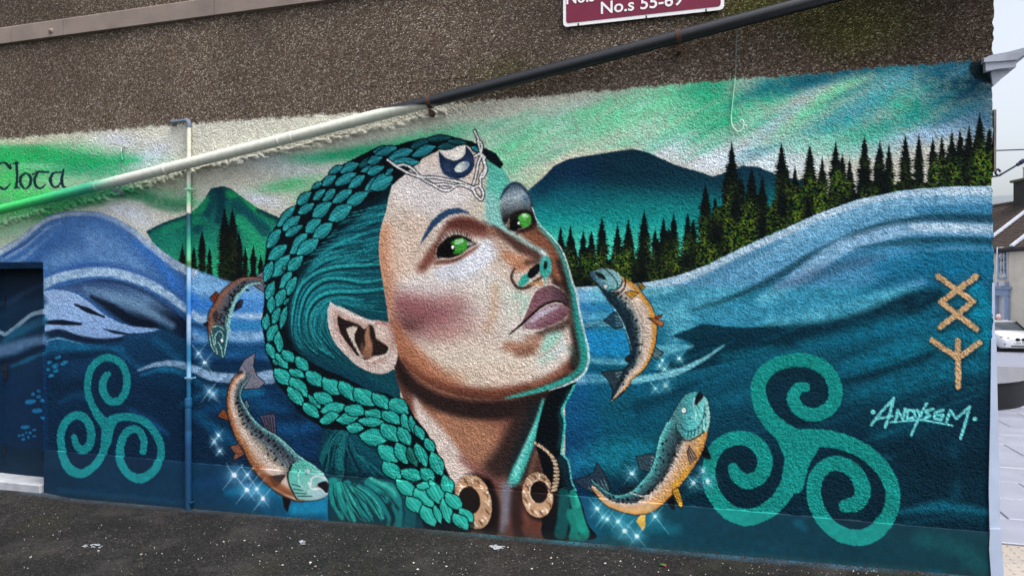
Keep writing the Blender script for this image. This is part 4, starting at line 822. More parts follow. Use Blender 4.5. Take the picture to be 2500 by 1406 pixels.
def leaf(x0, y0, x1, y1, w, dark):
    ex, ey = (x1 - x0) * .07, (y1 - y0) * .07; x0 -= ex; y0 -= ey; x1 += ex; y1 += ey; w *= 1.2
    dx, dy = x1 - x0, y1 - y0; l = math.hypot(dx, dy); nx, ny = -dy / l, dx / l
    P = [(x0, y0)]
    A = random.uniform(.34, .5); B = random.uniform(.45, .62)
    wid = lambda t, pk: (math.sin(math.pi * (t ** (math.log(.5) / math.log(pk))))) ** .85
    for t in (.07, .16, .28, .42, .56, .7, .82, .92): P.append((x0 + dx * t + nx * w * .5 * wid(t, A), y0 + dy * t + ny * w * .5 * wid(t, A)))
    P.append((x1, y1))
    for t in (.93, .84, .72, .58, .44, .3, .18, .08): P.append((x0 + dx * t - nx * w * .5 * wid(t, B), y0 + dy * t - ny * w * .5 * wid(t, B)))
    ym = (y0 + y1) / 2
    f = float(np.interp(ym, [350, 480, 700, 900, 1120, 1200], [0, .25, .45, .75, .9, 1.0]))
    c1 = np.array((26, 104, 122)) * (1 - f) + np.array((24, 160, 146)) * f
    c2 = np.array((48, 150, 162)) * (1 - f) + np.array((56, 190, 172)) * f
    if dark: c1, c2 = c1 * .6, c2 * .62
    xm = (x0 + x1) / 2
    stroke(P + [P[0]], 5.5, (8, 17, 23), 1.2, .95, .6, False)
    poly(P, lingrad([(xm + nx * w * .5, ym + ny * w * .5, c1 * .85), (xm, ym, c2), (xm - nx * w * .5, ym - ny * w * .5, c1)]), 1.2, 1, 1.1, False)
    for q in (-.22, .05, .28):
        a = random.uniform(.15, .3); b = random.uniform(.65, .9)
        stroke([(x0 + dx * a + nx * w * q, y0 + dy * a + ny * w * q), (x0 + dx * b + nx * w * q * .8, y0 + dy * b + ny * w * q * .8)], random.uniform(1, 2.2), c1 * .45, 1.0, .6, .4, False)
for p in LV: leaf(*p)
WIRES = [[(165, 320), (240, 375), (330, 425), (440, 465), (560, 470), (680, 490), (800, 515), (900, 560)], [(240, 375), (300, 360), (370, 390), (430, 450), (490, 500), (560, 535), (640, 580), (700, 575), (740, 545), (800, 535), (900, 575)],
         [(580, 535), (650, 530), (740, 545)], [(900, 560), (950, 545), (985, 600), (970, 660), (930, 630), (900, 580)], [(900, 530), (925, 440), (940, 350), (965, 280), (950, 200), (935, 130), (910, 70)], [(960, 540), (965, 460), (1000, 400), (990, 320), (965, 270), (975, 200), (945, 150)], [(980, 470), (1012, 400), (985, 320)], [(910, 290), (960, 268), (1000, 300)]]
for p in WIRES: stroke(zA(p), 9.5, (18, 18, 22), 1.6, .9)
for p in WIRES: stroke(zA(p), 4.6, (222, 222, 224), 1.1, .97)
# ---- bone earrings
def ring(cx, cy, rx, ry, ang, hx, hy, hrx, hry):
    ell(cx + 6, cy + 4, rx * 1.18, ry * 1.1, ang, (16, 11, 12), 8, .85)
    ell(cx, cy, rx, ry, ang, (178, 142, 112), 1.4)
    ca, sa = math.cos(math.radians(ang)), math.sin(math.radians(ang))
    for k in range(16):
        t = 2 * math.pi * k / 16 + .2; r = .8
        u, v = rx * r * math.cos(t), ry * r * math.sin(t)
        x, y = cx + u * ca - v * sa, cy + u * sa + v * ca
        c = (96, 62, 44) if k % 2 else (222, 206, 186)
        stroke([(x - 6, y - 5), (x + random.uniform(-2, 4), y + 1), (x + 4, y + 8)], [2, 4.5, 2], c, 1.2, .9)
        if k % 3 == 0: ell(x + 3, y - 4, 3.5, 3, 0, (226, 214, 200), 1.2, .9)
    ell(hx, hy, hrx, hry, ang, (24, 17, 17), 1.6)
    stroke([(hx + hrx * 1.05 * math.cos(t) * ca - hry * 1.05 * math.sin(t) * sa, hy + hrx * 1.05 * math.cos(t) * sa + hry * 1.05 * math.sin(t) * ca) for t in np.linspace(2.2, 4.6, 9)], 3, (226, 208, 186), 1.2, .8)
ring(1158, 1223, 43, 67, -14, 1148, 1219, 26, 34)
poly([(1110, 1240), (1132, 1236), (1152, 1262), (1160, 1285), (1140, 1300), (1100, 1290)], (10, 20, 24), 2, .7)
for p in [q for q in LV if q[0] > 1085 and q[1] > 1195]: leaf(*p)
ring(1314, 1206, 38, 55, -6, 1317, 1199, 22, 27)
q = resam([(1353, 1195), (1359, 1162), (1356, 1130), (1342, 1107), (1322, 1090), (1307, 1082)], 16)
stroke(q, [20, 18, 16, 12, 8], (30, 20, 18), 2, .95)
for i, (x, y) in enumerate(q):
    w = np.interp(i, [0, 15], [9, 4]); ell(x, y, w, 3.6, -20 + i * 4, (206, 182, 154), 1.2, .95)
# ---- fish
def fish(back, belly, ramp, spots=0, seed=0, outline=(14, 16, 20), head=None, hcol=None):
    B, E = cr(back), cr(belly)
    P = np.vstack([B, E[::-1]])
    sl, m = pmask(P, 1.2, 1.0, False)
    X, Y = TX[sl], TY[sl]
    d1, d2 = pdist(B, X, Y), pdist(E, X, Y)
    t = d1 / (d1 + d2 + 1e-6) + N_FINE[sl] * .06
    cs = np.array([c for _, c in ramp], np.float32); ts = [s for s, _ in ramp]
    stroke(np.vstack([P, P[0]])[::2], 5, outline, 1.6, .6)
    blend(sl, m, np.stack([np.interp(t, ts, cs[:, k]) for k in range(3)], -1).astype(np.float32))
    g = random.Random(seed)
    nb, ne = resam(back, 40), resam(belly, 40)
    for k in range(spots):
        i = g.randint(7, 34); f = g.uniform(.1, .5); p = nb[i] * (1 - f) + ne[i] * f
        ell(p[0], p[1], g.uniform(1.8, 3.4), g.uniform(1.8, 3.6), 0, (14, 16, 20), 1, .95)
    return P
def fin(P, col, rays=(16, 18, 24), n=5, edge=True):
    poly(P, col, 1.1, 1, 1, False)
    a = np.array(P, float)
    if edge: stroke(np.vstack([a, a[0]]), 2.2, (14, 14, 18), 1.0, .85, .5, False)
    for k in range(1, n):
        t = k / n; s = a[0] * (1 - t) + a[-1] * t; e = a[1] * (1 - t) + a[-2] * t
        stroke([s, s * .15 + e * .85], 2.2, rays, 1, .8, .4, False)
# near the circlet side, left, diving
fin(zF([(860, 130), (950, 55), (965, 300), (850, 220)]), (118, 118, 134))
fin(zF([(455, 330), (415, 285), (345, 360), (400, 440)]), (112, 50, 36), (60, 26, 22), 3); fin(zF([(640, 430), (690, 380), (728, 385), (705, 465), (620, 515)]), (44, 46, 66)); poly(zF([(260, 662), (320, 625), (345, 640), (330, 700)]), (22, 26, 40), 1.2); poly(zF([(740, 262), (800, 268), (770, 290)]), (20, 26, 34), 1)
fish(zF([(955, 195), (880, 190), (790, 215), (720, 270), (660, 350), (620, 430), (590, 520), (560, 640), (540, 780), (520, 900), (505, 1030), (490, 1045)]),
     zF([(955, 150), (830, 122), (720, 130), (620, 170), (540, 230), (460, 310), (400, 420), (345, 500), (320, 600), (325, 720), (340, 850), (380, 960), (430, 1010), (490, 1045)]),
     [(0, (150, 206, 196)), (.1, (90, 146, 150)), (.2, (60, 68, 82)), (.5, (78, 80, 90)), (.72, (104, 88, 84)), (.86, (140, 92, 74)), (1, (86, 56, 50))], 60, 3)
poly(zF([(360, 720), (430, 670), (520, 700), (545, 790), (520, 930), (500, 1040), (430, 1015), (370, 940), (345, 850)]), (34, 74, 88), 2, .85)
for p in [[(410, 890), (405, 800), (450, 740), (490, 780), (480, 860)], [(440, 870), (470, 930), (490, 1030)], [(360, 740), (380, 830), (400, 930)], [(345, 800), (360, 900), (400, 980)], [(430, 1000), (410, 930)], [(370, 700), (440, 680), (500, 720)]]: stroke(zF(p), 2.4, (150, 206, 196), 1.1, .85)
ell(*zF([(482, 848)])[0], 3.2, 4, 0, (226, 230, 226), 1); stroke(zF([(950, 190), (790, 222), (660, 360), (590, 540), (545, 780), (510, 1010)]), [1.5, 3, 3, 3, 3, 2], (160, 216, 200), 1, .9)
poly(zF([(370, 560), (420, 500), (440, 600), (410, 640)]), (40, 36, 36), 2, .8)
# left, diving over the plinth
poly(zG([(680, 1262), (748, 1280), (735, 1350), (718, 1396), (690, 1350)]), (12, 14, 18), 1.4)
fin(zG([(330, 205), (290, 190), (340, 100), (440, 32), (420, 150), (450, 232), (522, 296), (470, 342), (320, 352), (372, 282)]), (112, 112, 128), n=6)
fin(zG([(215, 582), (160, 518), (108, 582), (205, 622)]), (128, 70, 42), (70, 36, 26), 3); fin(zG([(350, 850), (320, 808), (212, 842), (262, 905), (240, 965), (350, 905)]), (128, 80, 62), (80, 44, 34), 3); fin(zG([(520, 690), (475, 575), (606, 558), (618, 742)]), (72, 70, 90)); fin(zG([(372, 532), (340, 470), (362, 438), (388, 500)]), (112, 150, 170), n=2)
fish(zG([(372, 208), (378, 262), (330, 335), (310, 400), (330, 460), (370, 530), (430, 610), (520, 690), (620, 745), (720, 830), (800, 910), (880, 965), (980, 1032), (1042, 1092), (1070, 1150)]),
     zG([(330, 208), (260, 240), (210, 330), (190, 430), (195, 540), (225, 660), (270, 780), (330, 870), (400, 1010), (490, 1110), (600, 1210), (700, 1270), (800, 1305), (900, 1300), (1010, 1282), (1068, 1240)]),
     [(0, (140, 206, 204)), (.09, (70, 112, 120)), (.18, (52, 60, 70)), (.38, (96, 110, 116)), (.5, (150, 138, 124)), (.6, (196, 180, 170)), (.72, (198, 176, 164)), (.84, (170, 120, 84)), (.95, (140, 90, 62)), (1, (60, 40, 34))], 70, 5)
poly(zG([(560, 1100), (640, 1080), (700, 1078), (690, 1110), (620, 1182)]), (34, 30, 30), 2, .9); stroke(zG([(600, 1190), (700, 1245), (800, 1290)]), [4, 6, 4], (216, 196, 180), 2, .8); stroke(zG([(480, 1060), (560, 1050), (660, 1020)]), [8, 12, 6], (206, 190, 184), 5, .7); stroke(zG([(470, 1040), (560, 1120), (680, 1210), (760, 1250)]), [10, 20, 20, 8], (112, 62, 40), 6, .7)
poly(zG([(740, 1010), (800, 970), (880, 965), (980, 1032), (1042, 1092), (1070, 1150), (960, 1180), (1065, 1240), (1010, 1282), (900, 1298), (810, 1280), (770, 1230), (740, 1160), (722, 1080)]), lingrad([(745, 1130, (84, 174, 160)), (775, 1160, (126, 190, 182)), (800, 1170, (150, 186, 192))]), 1.6, .95)
stroke(zG([(742, 1000), (722, 1080), (735, 1160), (770, 1235), (800, 1290)]), [6, 5, 4, 4, 3], (20, 20, 24), 2, .9)
for p, w, c in [([(820, 1040), (815, 1130), (860, 1200), (920, 1220)], 3, (160, 212, 204)), ([(920, 1160), (930, 1110), (980, 1090), (1040, 1110)], 5, (200, 214, 220)), ([(905, 1150), (930, 1200), (1000, 1200), (1060, 1240)], 5, (210, 220, 224)), ([(870, 1040), (880, 1070), (905, 1060)], 3, (20, 60, 90)), ([(760, 1160), (830, 1180)], 3, (22, 70, 70)), ([(775, 1200), (850, 1215)], 3, (22, 70, 70)), ([(790, 1235), (880, 1240)], 3, (22, 70, 70)), ([(810, 1262), (930, 1262)], 3, (22, 70, 70))]: stroke(zG(p), w, c, 1.2, .9)
poly(zG([(975, 1165), (1010, 1140), (1065, 1145), (1062, 1235), (1010, 1195)]), (18, 18, 24), 1.6); ell(*zG([(885, 1050)])[0], 7, 5, 20, (190, 206, 206), 1.4, .8)
# right, leaping by the chin
fin(zH([(520, 570), (440, 520), (345, 600), (455, 680), (520, 660)]), (34, 56, 84), (120, 150, 176)); fin(zH([(650, 275), (690, 265), (728, 300), (690, 325)]), (196, 148, 48), n=3); fin(zH([(800, 565), (880, 545), (860, 580), (810, 590)]), (196, 84, 42), n=2); poly(zH([(545, 930), (600, 900), (600, 970), (550, 970)]), (26, 34, 48), 1.4)
fin(zH([(800, 830), (890, 890), (830, 958), (780, 920)]), (46, 62, 82), (130, 156, 170)); fin(zH([(530, 1045), (430, 1050), (325, 1068), (390, 1140), (430, 1230), (418, 1328), (520, 1260), (590, 1150)]), (44, 56, 74), (150, 174, 190), 7)
fish(zH([(218, 182), (250, 235), (290, 275), (340, 345), (400, 432), (470, 512), (530, 600), (560, 720), (590, 850), (590, 960), (535, 1045), (480, 1160), (420, 1325)]),
     zH([(270, 150), (340, 127), (430, 145), (520, 210), (620, 270), (700, 360), (770, 460), (810, 560), (826, 680), (806, 830), (760, 960), (690, 1060), (600, 1130), (560, 1200), (420, 1325)]),
     [(0, (22, 34, 52)), (.22, (30, 46, 68)), (.32, (60, 74, 88)), (.42, (150, 150, 150)), (.55, (176, 160, 146)), (.66, (204, 186, 172)), (.8, (206, 188, 176)), (.9, (204, 148, 72)), (1, (196, 134, 52))], 46, 8)
poly(zH([(218, 182), (270, 150), (340, 128), (430, 145), (510, 205), (500, 290), (440, 335), (380, 330), (330, 300), (280, 250)]), lingrad([(1445, 690, (52, 76, 104)), (1475, 672, (104, 156, 168)), (1510, 680, (130, 176, 184))]), 1.5, .95)
poly(zH([(270, 165), (330, 175), (370, 230), (320, 220), (290, 200)]), (18, 30, 26), 1.4); ell(*zH([(362, 292)])[0], 6, 6, 0, (22, 24, 30), 1.2); ell(*zH([(363, 293)])[0], 4.6, 4.8, 0, (224, 226, 226), 1)
for p, w, c in [([(350, 130), (420, 190), (470, 260), (470, 310)], 3, (20, 36, 50)), ([(400, 325), (460, 320), (500, 290), (520, 240)], 3.5, (16, 22, 30)), ([(430, 350), (500, 345), (540, 290), (540, 230)], 4, (14, 16, 20)), ([(420, 460), (500, 580), (560, 720), (600, 860)], 1.6, (170, 190, 206)), ([(600, 400), (660, 560), (690, 700), (680, 860)], 2, (222, 210, 196))]: stroke(zH(p), w, c, 1.1, .85)
fin(zH([(540, 345), (600, 330), (665, 350), (600, 405)]), (200, 150, 50), (120, 84, 30), 4); fin(zH([(745, 580), (810, 580), (892, 615), (875, 660), (820, 630)]), (190, 112, 62), (70, 40, 30), 3)
# right, rising from the plinth
fin(zI([(780, 680), (740, 650), (608, 680), (640, 790), (720, 810), (780, 770)]), (52, 66, 88), (150, 170, 190)); poly(zI([(1165, 670), (1205, 590), (1250, 700)]), (14, 18, 24), 1.4); fin(zI([(390, 960), (350, 840), (273, 728), (245, 815), (170, 856), (72, 882), (160, 950), (260, 1010)]), (40, 54, 74), (140, 160, 180), 7)
poly(zI([(870, 1050), (930, 1020), (940, 1125), (910, 1120)]), (14, 16, 22), 1.6); poly(zI([(480, 950), (600, 930), (620, 980), (500, 1010)]), (20, 30, 44), 4, .8)
fish(zI([(1140, 130), (1060, 140), (1000, 190), (940, 290), (880, 400), (820, 500), (790, 600), (770, 700), (730, 800), (660, 890), (560, 985), (430, 1012), (330, 960), (230, 880)]),
     zI([(1195, 165), (1226, 220), (1240, 330), (1226, 450), (1202, 560), (1150, 690), (1060, 830), (950, 970), (840, 1080), (740, 1150), (610, 1172), (470, 1142), (340, 1080), (230, 960)]),
     [(0, (120, 190, 200)), (.1, (84, 136, 150)), (.2, (66, 96, 114)), (.36, (50, 64, 78)), (.44, (30, 36, 44)), (.49, (120, 120, 120)), (.54, (206, 186, 170)), (.7, (200, 158, 116)), (.84, (202, 160, 110)), (.94, (200, 148, 76)), (1, (176, 116, 60))], 44, 9)
poly(zI([(1140, 130), (1060, 140), (1000, 190), (940, 290), (900, 370), (950, 430), (1000, 500), (1060, 530), (1150, 490), (1225, 450), (1240, 330), (1226, 220), (1195, 165), (1150, 220), (1115, 250), (1110, 190)]), lingrad([(1650, 1000, (84, 120, 136)), (1690, 1030, (96, 172, 186)), (1730, 1010, (160, 204, 210))]), 1.5, .95)
poly(zI([(1120, 240), (1112, 190), (1145, 128), (1185, 165), (1150, 215)]), (14, 24, 34), 1.6); ell(*zI([(1017, 283)])[0], 7.5, 7.5, 0, (40, 60, 70), 1.2); ell(*zI([(1017, 283)])[0], 6, 6, 0, (220, 230, 230), 1)
for p, w, c in [([(1110, 180), (1100, 240), (1122, 310), (1115, 360), (1085, 340)], 3, (200, 222, 226)), ([(985, 400), (1020, 450), (1090, 460), (1150, 420), (1190, 330), (1200, 250)], 2.6, (20, 50, 64)), ([(950, 400), (960, 480), (1020, 540), (1100, 530), (1190, 470)], 4, (22, 44, 56)), ([(1045, 530), (1060, 470)], 2.2, (20, 40, 50)), ([(1075, 520), (1085, 470)], 2.2, (20, 40, 50)), ([(1105, 505), (1115, 455)], 2.2, (20, 40, 50)), ([(1140, 485), (1145, 435)], 2.2, (20, 40, 50)), ([(1175, 460), (1175, 390)], 2.2, (20, 40, 50)), ([(1205, 420), (1205, 310)], 2.2, (20, 40, 50)),
                ([(880, 390), (820, 510), (795, 620)], 3, (140, 200, 208)), ([(1050, 800), (980, 880), (930, 950)], 14, (206, 150, 52)), ([(560, 985), (660, 1020), (760, 1000)], 3, (206, 196, 190))]: stroke(zI(p), w, c, 1.3, .85)
fin(zI([(1065, 590), (1130, 690), (1070, 745), (1045, 640)]), (150, 122, 108), n=3); fin(zI([(970, 940), (1012, 1080), (1000, 1120), (965, 1085), (915, 975)]), (200, 152, 52), (130, 90, 40), 3); fin(zI([(692, 1170), (690, 1275), (670, 1310), (610, 1225), (640, 1185)]), (202, 160, 62), (236, 200, 110), 4, False)
# ---- spray sparkles
def star(x, y, r, l, a=.9):
    for an in (52, 128, 232, 308):
        c, s = math.cos(math.radians(an)), math.sin(math.radians(an)); q = l * random.uniform(.6, 1.1)
        stroke([(x, y), (x + c * q * .5, y + s * q * .5), (x + c * q, y + s * q)], [3, 1.8, .6], (170, 206, 226), 1.6, a * .7, .3)
    blob(x, y, r * 2.2, r * 2.2, 0, (120, 180, 214), a * .7, .1); ell(x, y, r * .62, r * .62, 0, (228, 236, 242), 2, a)
for x, y, r, l in [(575, 1158, 10, 46), (607, 1157, 5, 34), (606, 1194, 9, 50), (630, 1191, 6, 36), (645, 1215, 8, 40), (486, 862, 5, 30), (501, 885, 6, 32), (534, 1062, 5, 18), (524, 1077, 5, 20), (537, 1100, 5, 18), (512, 955, 6, 34), (522, 962, 5, 26), (1459, 1239, 8, 34), (1473, 1260, 5, 28), (1484, 1264, 6, 36), (1510, 1270, 8, 44), (1526, 1293, 10, 44), (1556, 1306, 9, 46), (1600, 1258, 7, 50), (1543, 1155, 8, 30), (1693, 1178, 8, 24), (1728, 1174, 9, 26), (1716, 1148, 6, 20), (1622, 900, 6, 22), (1611, 892, 5, 16), (1625, 940, 7, 26), (1600, 948, 5, 30), (1658, 875, 6, 24), (1640, 910, 5, 20), (1617, 880, 4, 14)]:
    star(x, y, r, l)
# ------------------------------------------------------------------ finish the paint layer
C *= (1 + .05 * N_MID + .045 * N_BIG + .06 * N_FINE)[..., None]
cool = np.clip((C[..., 2] - C[..., 0]) / 70, 0, 1) * sstep((TX - 1400) / 60) * sstep((TY - 690) / 20) * .8     # the right-hand blues on the wall lean to cyan
tq = sstep((TX - 1420) / 80) * (C[..., 2] > C[..., 1]) * np.clip((185 - C[..., 2]) / 70, .15, 1)
C[..., 2] -= .28 * tq * (C[..., 2] - C[..., 1]); C[..., 1] *= 1 + .03 * tq
C[..., 0] *= 1 - .22 * cool; C[..., 1] *= 1 + .04 * cool; C[..., 2] *= 1 - .03 * cool
C[:] = np.clip(C, 0, 250)
# where the paint stops: a ragged line under the bare harling
top_y = np.interp(px_of_col, [-60, 0, 120, 330, 700, 900, 1050, 1200, 1400, 1600, 1900, 2150, 2365, 2430], [345, 340, 330, 312, 286, 274, 257, 244, 229, 211, 187, 166, 149, 144])
edge = TY - top_y[None, :] + N_FINE * 4.0 + N_MID * 3.5
ALPHA = sstep(edge / 9.0 + .4)
ALPHA *= 1 - .5 * sstep((6 - edge) / 14) * (N_FINE > .25)
ALPHA = np.where((TX > 890) & (TX < 1060) & (edge < 14) & (TY < top_y[None, :] + 8), ALPHA * .8, ALPHA).astype(np.float32)
# splash-back dirt along the foot of the plinth
foot_y = np.interp(px_of_col, [0, 120, 457, 1050, 1450, 1750, 2350, 2430], [1198, 1208, 1240, 1290, 1318, 1351, 1400, 1408])
dq = foot_y[None, :] - TY + N_BIG * 9 + N_MID * 5
dm = (sstep((26 - dq) / 26) * .5 * np.clip(.6 + N_BIG, 0, 1))[..., None]
C[:] = C * (1 - dm) + np.array((46, 50, 48), np.float32) * dm
LINC = lin(C)                       # sRGB notes -> linear paint colour
PAINT = np.concatenate([LINC, ALPHA[..., None]], -1).astype(np.float32)

def paint_at(px, py):
    """Paint colour at a trace position (nearest wall cell)."""
    c = int(np.clip(np.searchsorted(px_of_col, px), 0, NC - 1))
    z = HC - (py - CY) * zc_of_col[c] / F
    r = int(np.clip(round((GZ1 - z) / CELL), 0, NR - 1))
    return LINC[r, c]

def grid_mesh(name, V, nr, nc, mat, parent, cols=None, keep=None):
    idx = np.arange(nr * nc, dtype=np.int32).reshape(nr, nc)
    q = np.stack([idx[:-1, :-1], idx[1:, :-1], idx[1:, 1:], idx[:-1, 1:]], -1)
    q = q[keep] if keep is not None else q.reshape(-1, 4)
    used = np.zeros(nr * nc, bool); used[q.ravel()] = True
    remap = np.cumsum(used, dtype=np.int32) - 1
    q = remap[q]; V = V.reshape(-1, 3)[used]
    me = bpy.data.meshes.new(name)
    me.vertices.add(len(V)); me.vertices.foreach_set('co', np.ascontiguousarray(V, np.float32).ravel())
    me.loops.add(q.size); me.loops.foreach_set('vertex_index', np.ascontiguousarray(q, np.int32).ravel())
    me.polygons.add(len(q)); me.polygons.foreach_set('loop_start', np.arange(0, q.size, 4, dtype=np.int32))
    me.update(calc_edges=True)
    me.shade_smooth()
    if cols is not None:
        a = me.attributes.new('Paint', 'FLOAT_COLOR', 'POINT')
        a.data.foreach_set('color', np.ascontiguousarray(cols.reshape(-1, 4)[used], np.float32).ravel())
    me.materials.append(mat)
    o = bpy.data.objects.new(name, me); COL.objects.link(o); o.parent = parent
    return o

# ------------------------------------------------------------------ wall materials
def harl_material(name, relief):
    n = NT(name)
    co = n.coords()
    at_ = n.node('Attribute', attribute_name='Paint')
    wob = n.noise(60, 2, .5, co)
    v = n.voro(118, co)
    v2 = n.voro(210, co)
    h = n.node('SeparateColor'); n.link(v.outputs['Color'], h.inputs['Color'])
    peb = n.ramp(h.outputs['Red'], [(0, L(44, 35, 31)), (.25, L(72, 60, 54)), (.5, L(92, 79, 71)), (.68, L(104, 86, 68)), (.82, L(126, 114, 104)), (.93, L(168, 158, 146)), (1, L(206, 200, 190))])
    h2 = n.node('SeparateColor'); n.link(v2.outputs['Color'], h2.inputs['Color'])
    peb = n.mix(.35, peb, n.ramp(h2.outputs['Green'], [(0, L(36, 29, 26)), (.6, L(92, 80, 72)), (1, L(150, 138, 126))]))
    # damp dirt and moss, in patches of their own
    dirt = n.noise(.55, 4, .6, co)
    peb = n.mix(n.ramp(dirt.outputs['Fac'], [(.42, (0, 0, 0, 1)), (.66, (.55, .55, .55, 1))]), peb, L(48, 42, 38), 'MIX')
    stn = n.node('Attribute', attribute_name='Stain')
    peb = n.mix(stn.outputs['Alpha'], peb, stn.outputs['Color'], 'MULTIPLY')  # moss, damp and painted pipe shade multiply the pebble colour
    spray = n.ramp(h.outputs['Green'], [(0, (.74, .74, .74, 1)), (.5, (.98, .98, .98, 1)), (1, (1.12, 1.12, 1.12, 1))])
    pnt = n.mix(1.0, at_.outputs['Color'], spray, 'MULTIPLY')
    col = n.mix(at_.outputs['Alpha'], peb, pnt)
    dome = n.math('SUBTRACT', 1.0, n.math('MULTIPLY', v.outputs['Distance'], 1.1))
    fine = n.noise(420, 3, .6, co)
    hh = n.math('ADD', dome, n.math('MULTIPLY', fine.outputs['Fac'], .35))
    n.set(Base_Color=col, Roughness=.92, Specular_IOR_Level=.06)
    n.link(n.bump(hh, relief, .006), n.b.inputs['Normal'])
    return n.m
MHARL = harl_material('harling', 1.0)
MHARL_M = harl_material('painted harling', .8)

n = NT('painted render')             # smooth cement plinth, door, pipes: brushed paint
at_ = n.node('Attribute', attribute_name='Paint')
nz = n.noise(26, 6, .65); sc = n.voro(90)
chips = n.ramp(n.noise(150, 3, .7).outputs['Fac'], [(.73, (0, 0, 0, 1)), (.76, (1, 1, 1, 1))])
c0 = n.mix(1.0, at_.outputs['Color'], n.ramp(nz.outputs['Fac'], [(.3, (.86, .86, .86, 1)), (.7, (1.1, 1.1, 1.1, 1))]), 'MULTIPLY')
c0 = n.mix(n.math('MULTIPLY', chips, .28), c0, L(150, 170, 178))
n.set(Base_Color=c0, Roughness=.62, Specular_IOR_Level=.14)
n.link(n.bump(n.math('ADD', n.math('MULTIPLY', nz.outputs['Fac'], .6), n.noise(9, 3).outputs['Fac']), .28, .006), n.b.inputs['Normal'])
MSMOOTH = n.m

n = NT('pipe paint')
at_ = n.node('Attribute', attribute_name='Paint')
nz = n.noise(30, 5, .6)
spk = n.ramp(n.noise(260, 2, .5).outputs['Fac'], [(.70, (0, 0, 0, 1)), (.73, (1, 1, 1, 1))])
c0 = n.mix(1.0, at_.outputs['Color'], n.ramp(nz.outputs['Fac'], [(.3, (.84, .84, .84, 1)), (.7, (1.08, 1.08, 1.08, 1))]), 'MULTIPLY')
c0 = n.mix(n.math('MULTIPLY', spk, .3), c0, L(190, 196, 190))
n.set(Base_Color=c0, Roughness=.34, Specular_IOR_Level=.5)
MPIPE = n.m

MCEM = simple('cement band', L(128, 116, 110), .85, .16, 3.0, .25, 40)
MSTONE = simple('painted stone', L(150, 156, 170), .7, .18, 6.0, .3, 50)
MPIL = simple('pale gloss paint', L(168, 182, 206), .45, .07, 5.0, .08, 30)
MWHITE = simple('white paint', L(214, 218, 222), .5, .08, 6.0, .1, 40)
MSTEP = simple('worn step', L(160, 164, 172), .7, .15, 7, .2, 60)
MRUST = simple('rusted strap', L(74, 54, 46), .8, .25, 60, .3, 200)
MGREY = simple('grey plastic', L(96, 108, 122), .45, .08, 20)
MBODY = simple('building core', L(70, 62, 56), .9, .1, 1.0)
MDARK = simple('dark paint', L(22, 26, 34), .5, .1, 12)
MBOARD = simple('weathered board', L(110, 100, 98), .8, .3, 12, .3, 80)

# ------------------------------------------------------------------ the corner building
bld = empty('corner_building', (XC - 2, 2, 0))
tag(bld, 'brown pebble-dashed gable covered by a mural of a teal-haired woman and leaping fish', 'building')
BOFF = Vector((XC - 2, 2, 0))
def bchild(o): o.parent = bld; o.location = -BOFF; return o

DX1 = at(105, 800).x                      # right jamb of the doorway
DZ1 = at(50, 655).z                       # its head
PZ = 0.268                                # top of the plinth
DX0 = DX1 - 1.25
g = np.random.default_rng(5)
rows = gz >= PZ - CELL
nrw = int(rows.sum())
VX, VZ = np.meshgrid(gx, gz[:nrw])
RGH = vnoise(2.0, 1.9, 31)[:nrw] * .6 + vnoise(1.3, 1.3, 32)[:nrw] * .4
RGH = np.clip((RGH - .5) * 2.2, -1, 1)
VY = -(RGH * .0033 + .004) - (vnoise(40, 40, 33)[:nrw] - .5) * .006
gap = np.interp(px_of_col, [0, 1100, 1300], [1, 1, 0])       # scuffed render under the waste pipe
pipe_y = np.interp(px_of_col, [-60, 0, 230, 463, 700, 1050, 1120], [527, 514, 459, 390, 333, 251, 236])   # mortar squeezed out below the pipe
dd_ = TY[:nrw] - pipe_y[None, :] - 34 - 5 * N_BIG[:nrw]
VY -= (np.exp(-(dd_ / 8.0) ** 2) * gap[None, :] * (px_of_col < 1090)[None, :] * np.clip(vnoise(6, 4, 41)[:nrw] * 1.5 - .25, 0, 1) * .03).astype(np.float32)
VXj = VX.copy()
VXj[:, -1] += (vnoise(5, 6, 34)[:nrw, -1] - .5) * .03 - .006
VXj[:, -2] += (vnoise(5, 6, 34)[:nrw, -1] - .5) * .015
VZj = VZ.copy()
VZj[-1, :] = PZ - .004 + (vnoise(6, 6, 35)[-1] - .5) * .012
V = np.stack([VXj, VY, VZj], -1)
cx = .5 * (gx[:-1] + gx[1:]); cz = .5 * (gz[:nrw - 1] + gz[1:nrw])
keep = ~((cz[:, None] < DZ1) & (cx[None, :] < DX1) & (cx[None, :] > DX0))
mw = bchild(grid_mesh('mural_wall', V, nrw, NC, MHARL_M, None, PAINT[:nrw], keep))
mw['label'] = 'mural of a woman with teal plait, forest, waves and four fish'
# bare harling above the paint (coarse sheet, relief in the material)
ux = np.linspace(GX0 - 6, XC, 300); uz = np.linspace(6.6, float(gz[0]), 90)
UX, UZ = np.meshgrid(ux, uz)
UY = np.full_like(UX, -.004) - (np.random.default_rng(8).random(UX.shape) - .5) * .003
UX = UX.copy(); UX[:, -1] += (np.random.default_rng(9).random(len(uz)) - .5) * .016
st = np.ones(UX.shape + (4,), np.float32); st[..., 3] = 0
V = np.stack([UX, UY, UZ], -1)
uw = bchild(grid_mesh('harled_wall', V, 90, 300, MHARL, None, np.zeros((90, 300, 4), np.float32)))
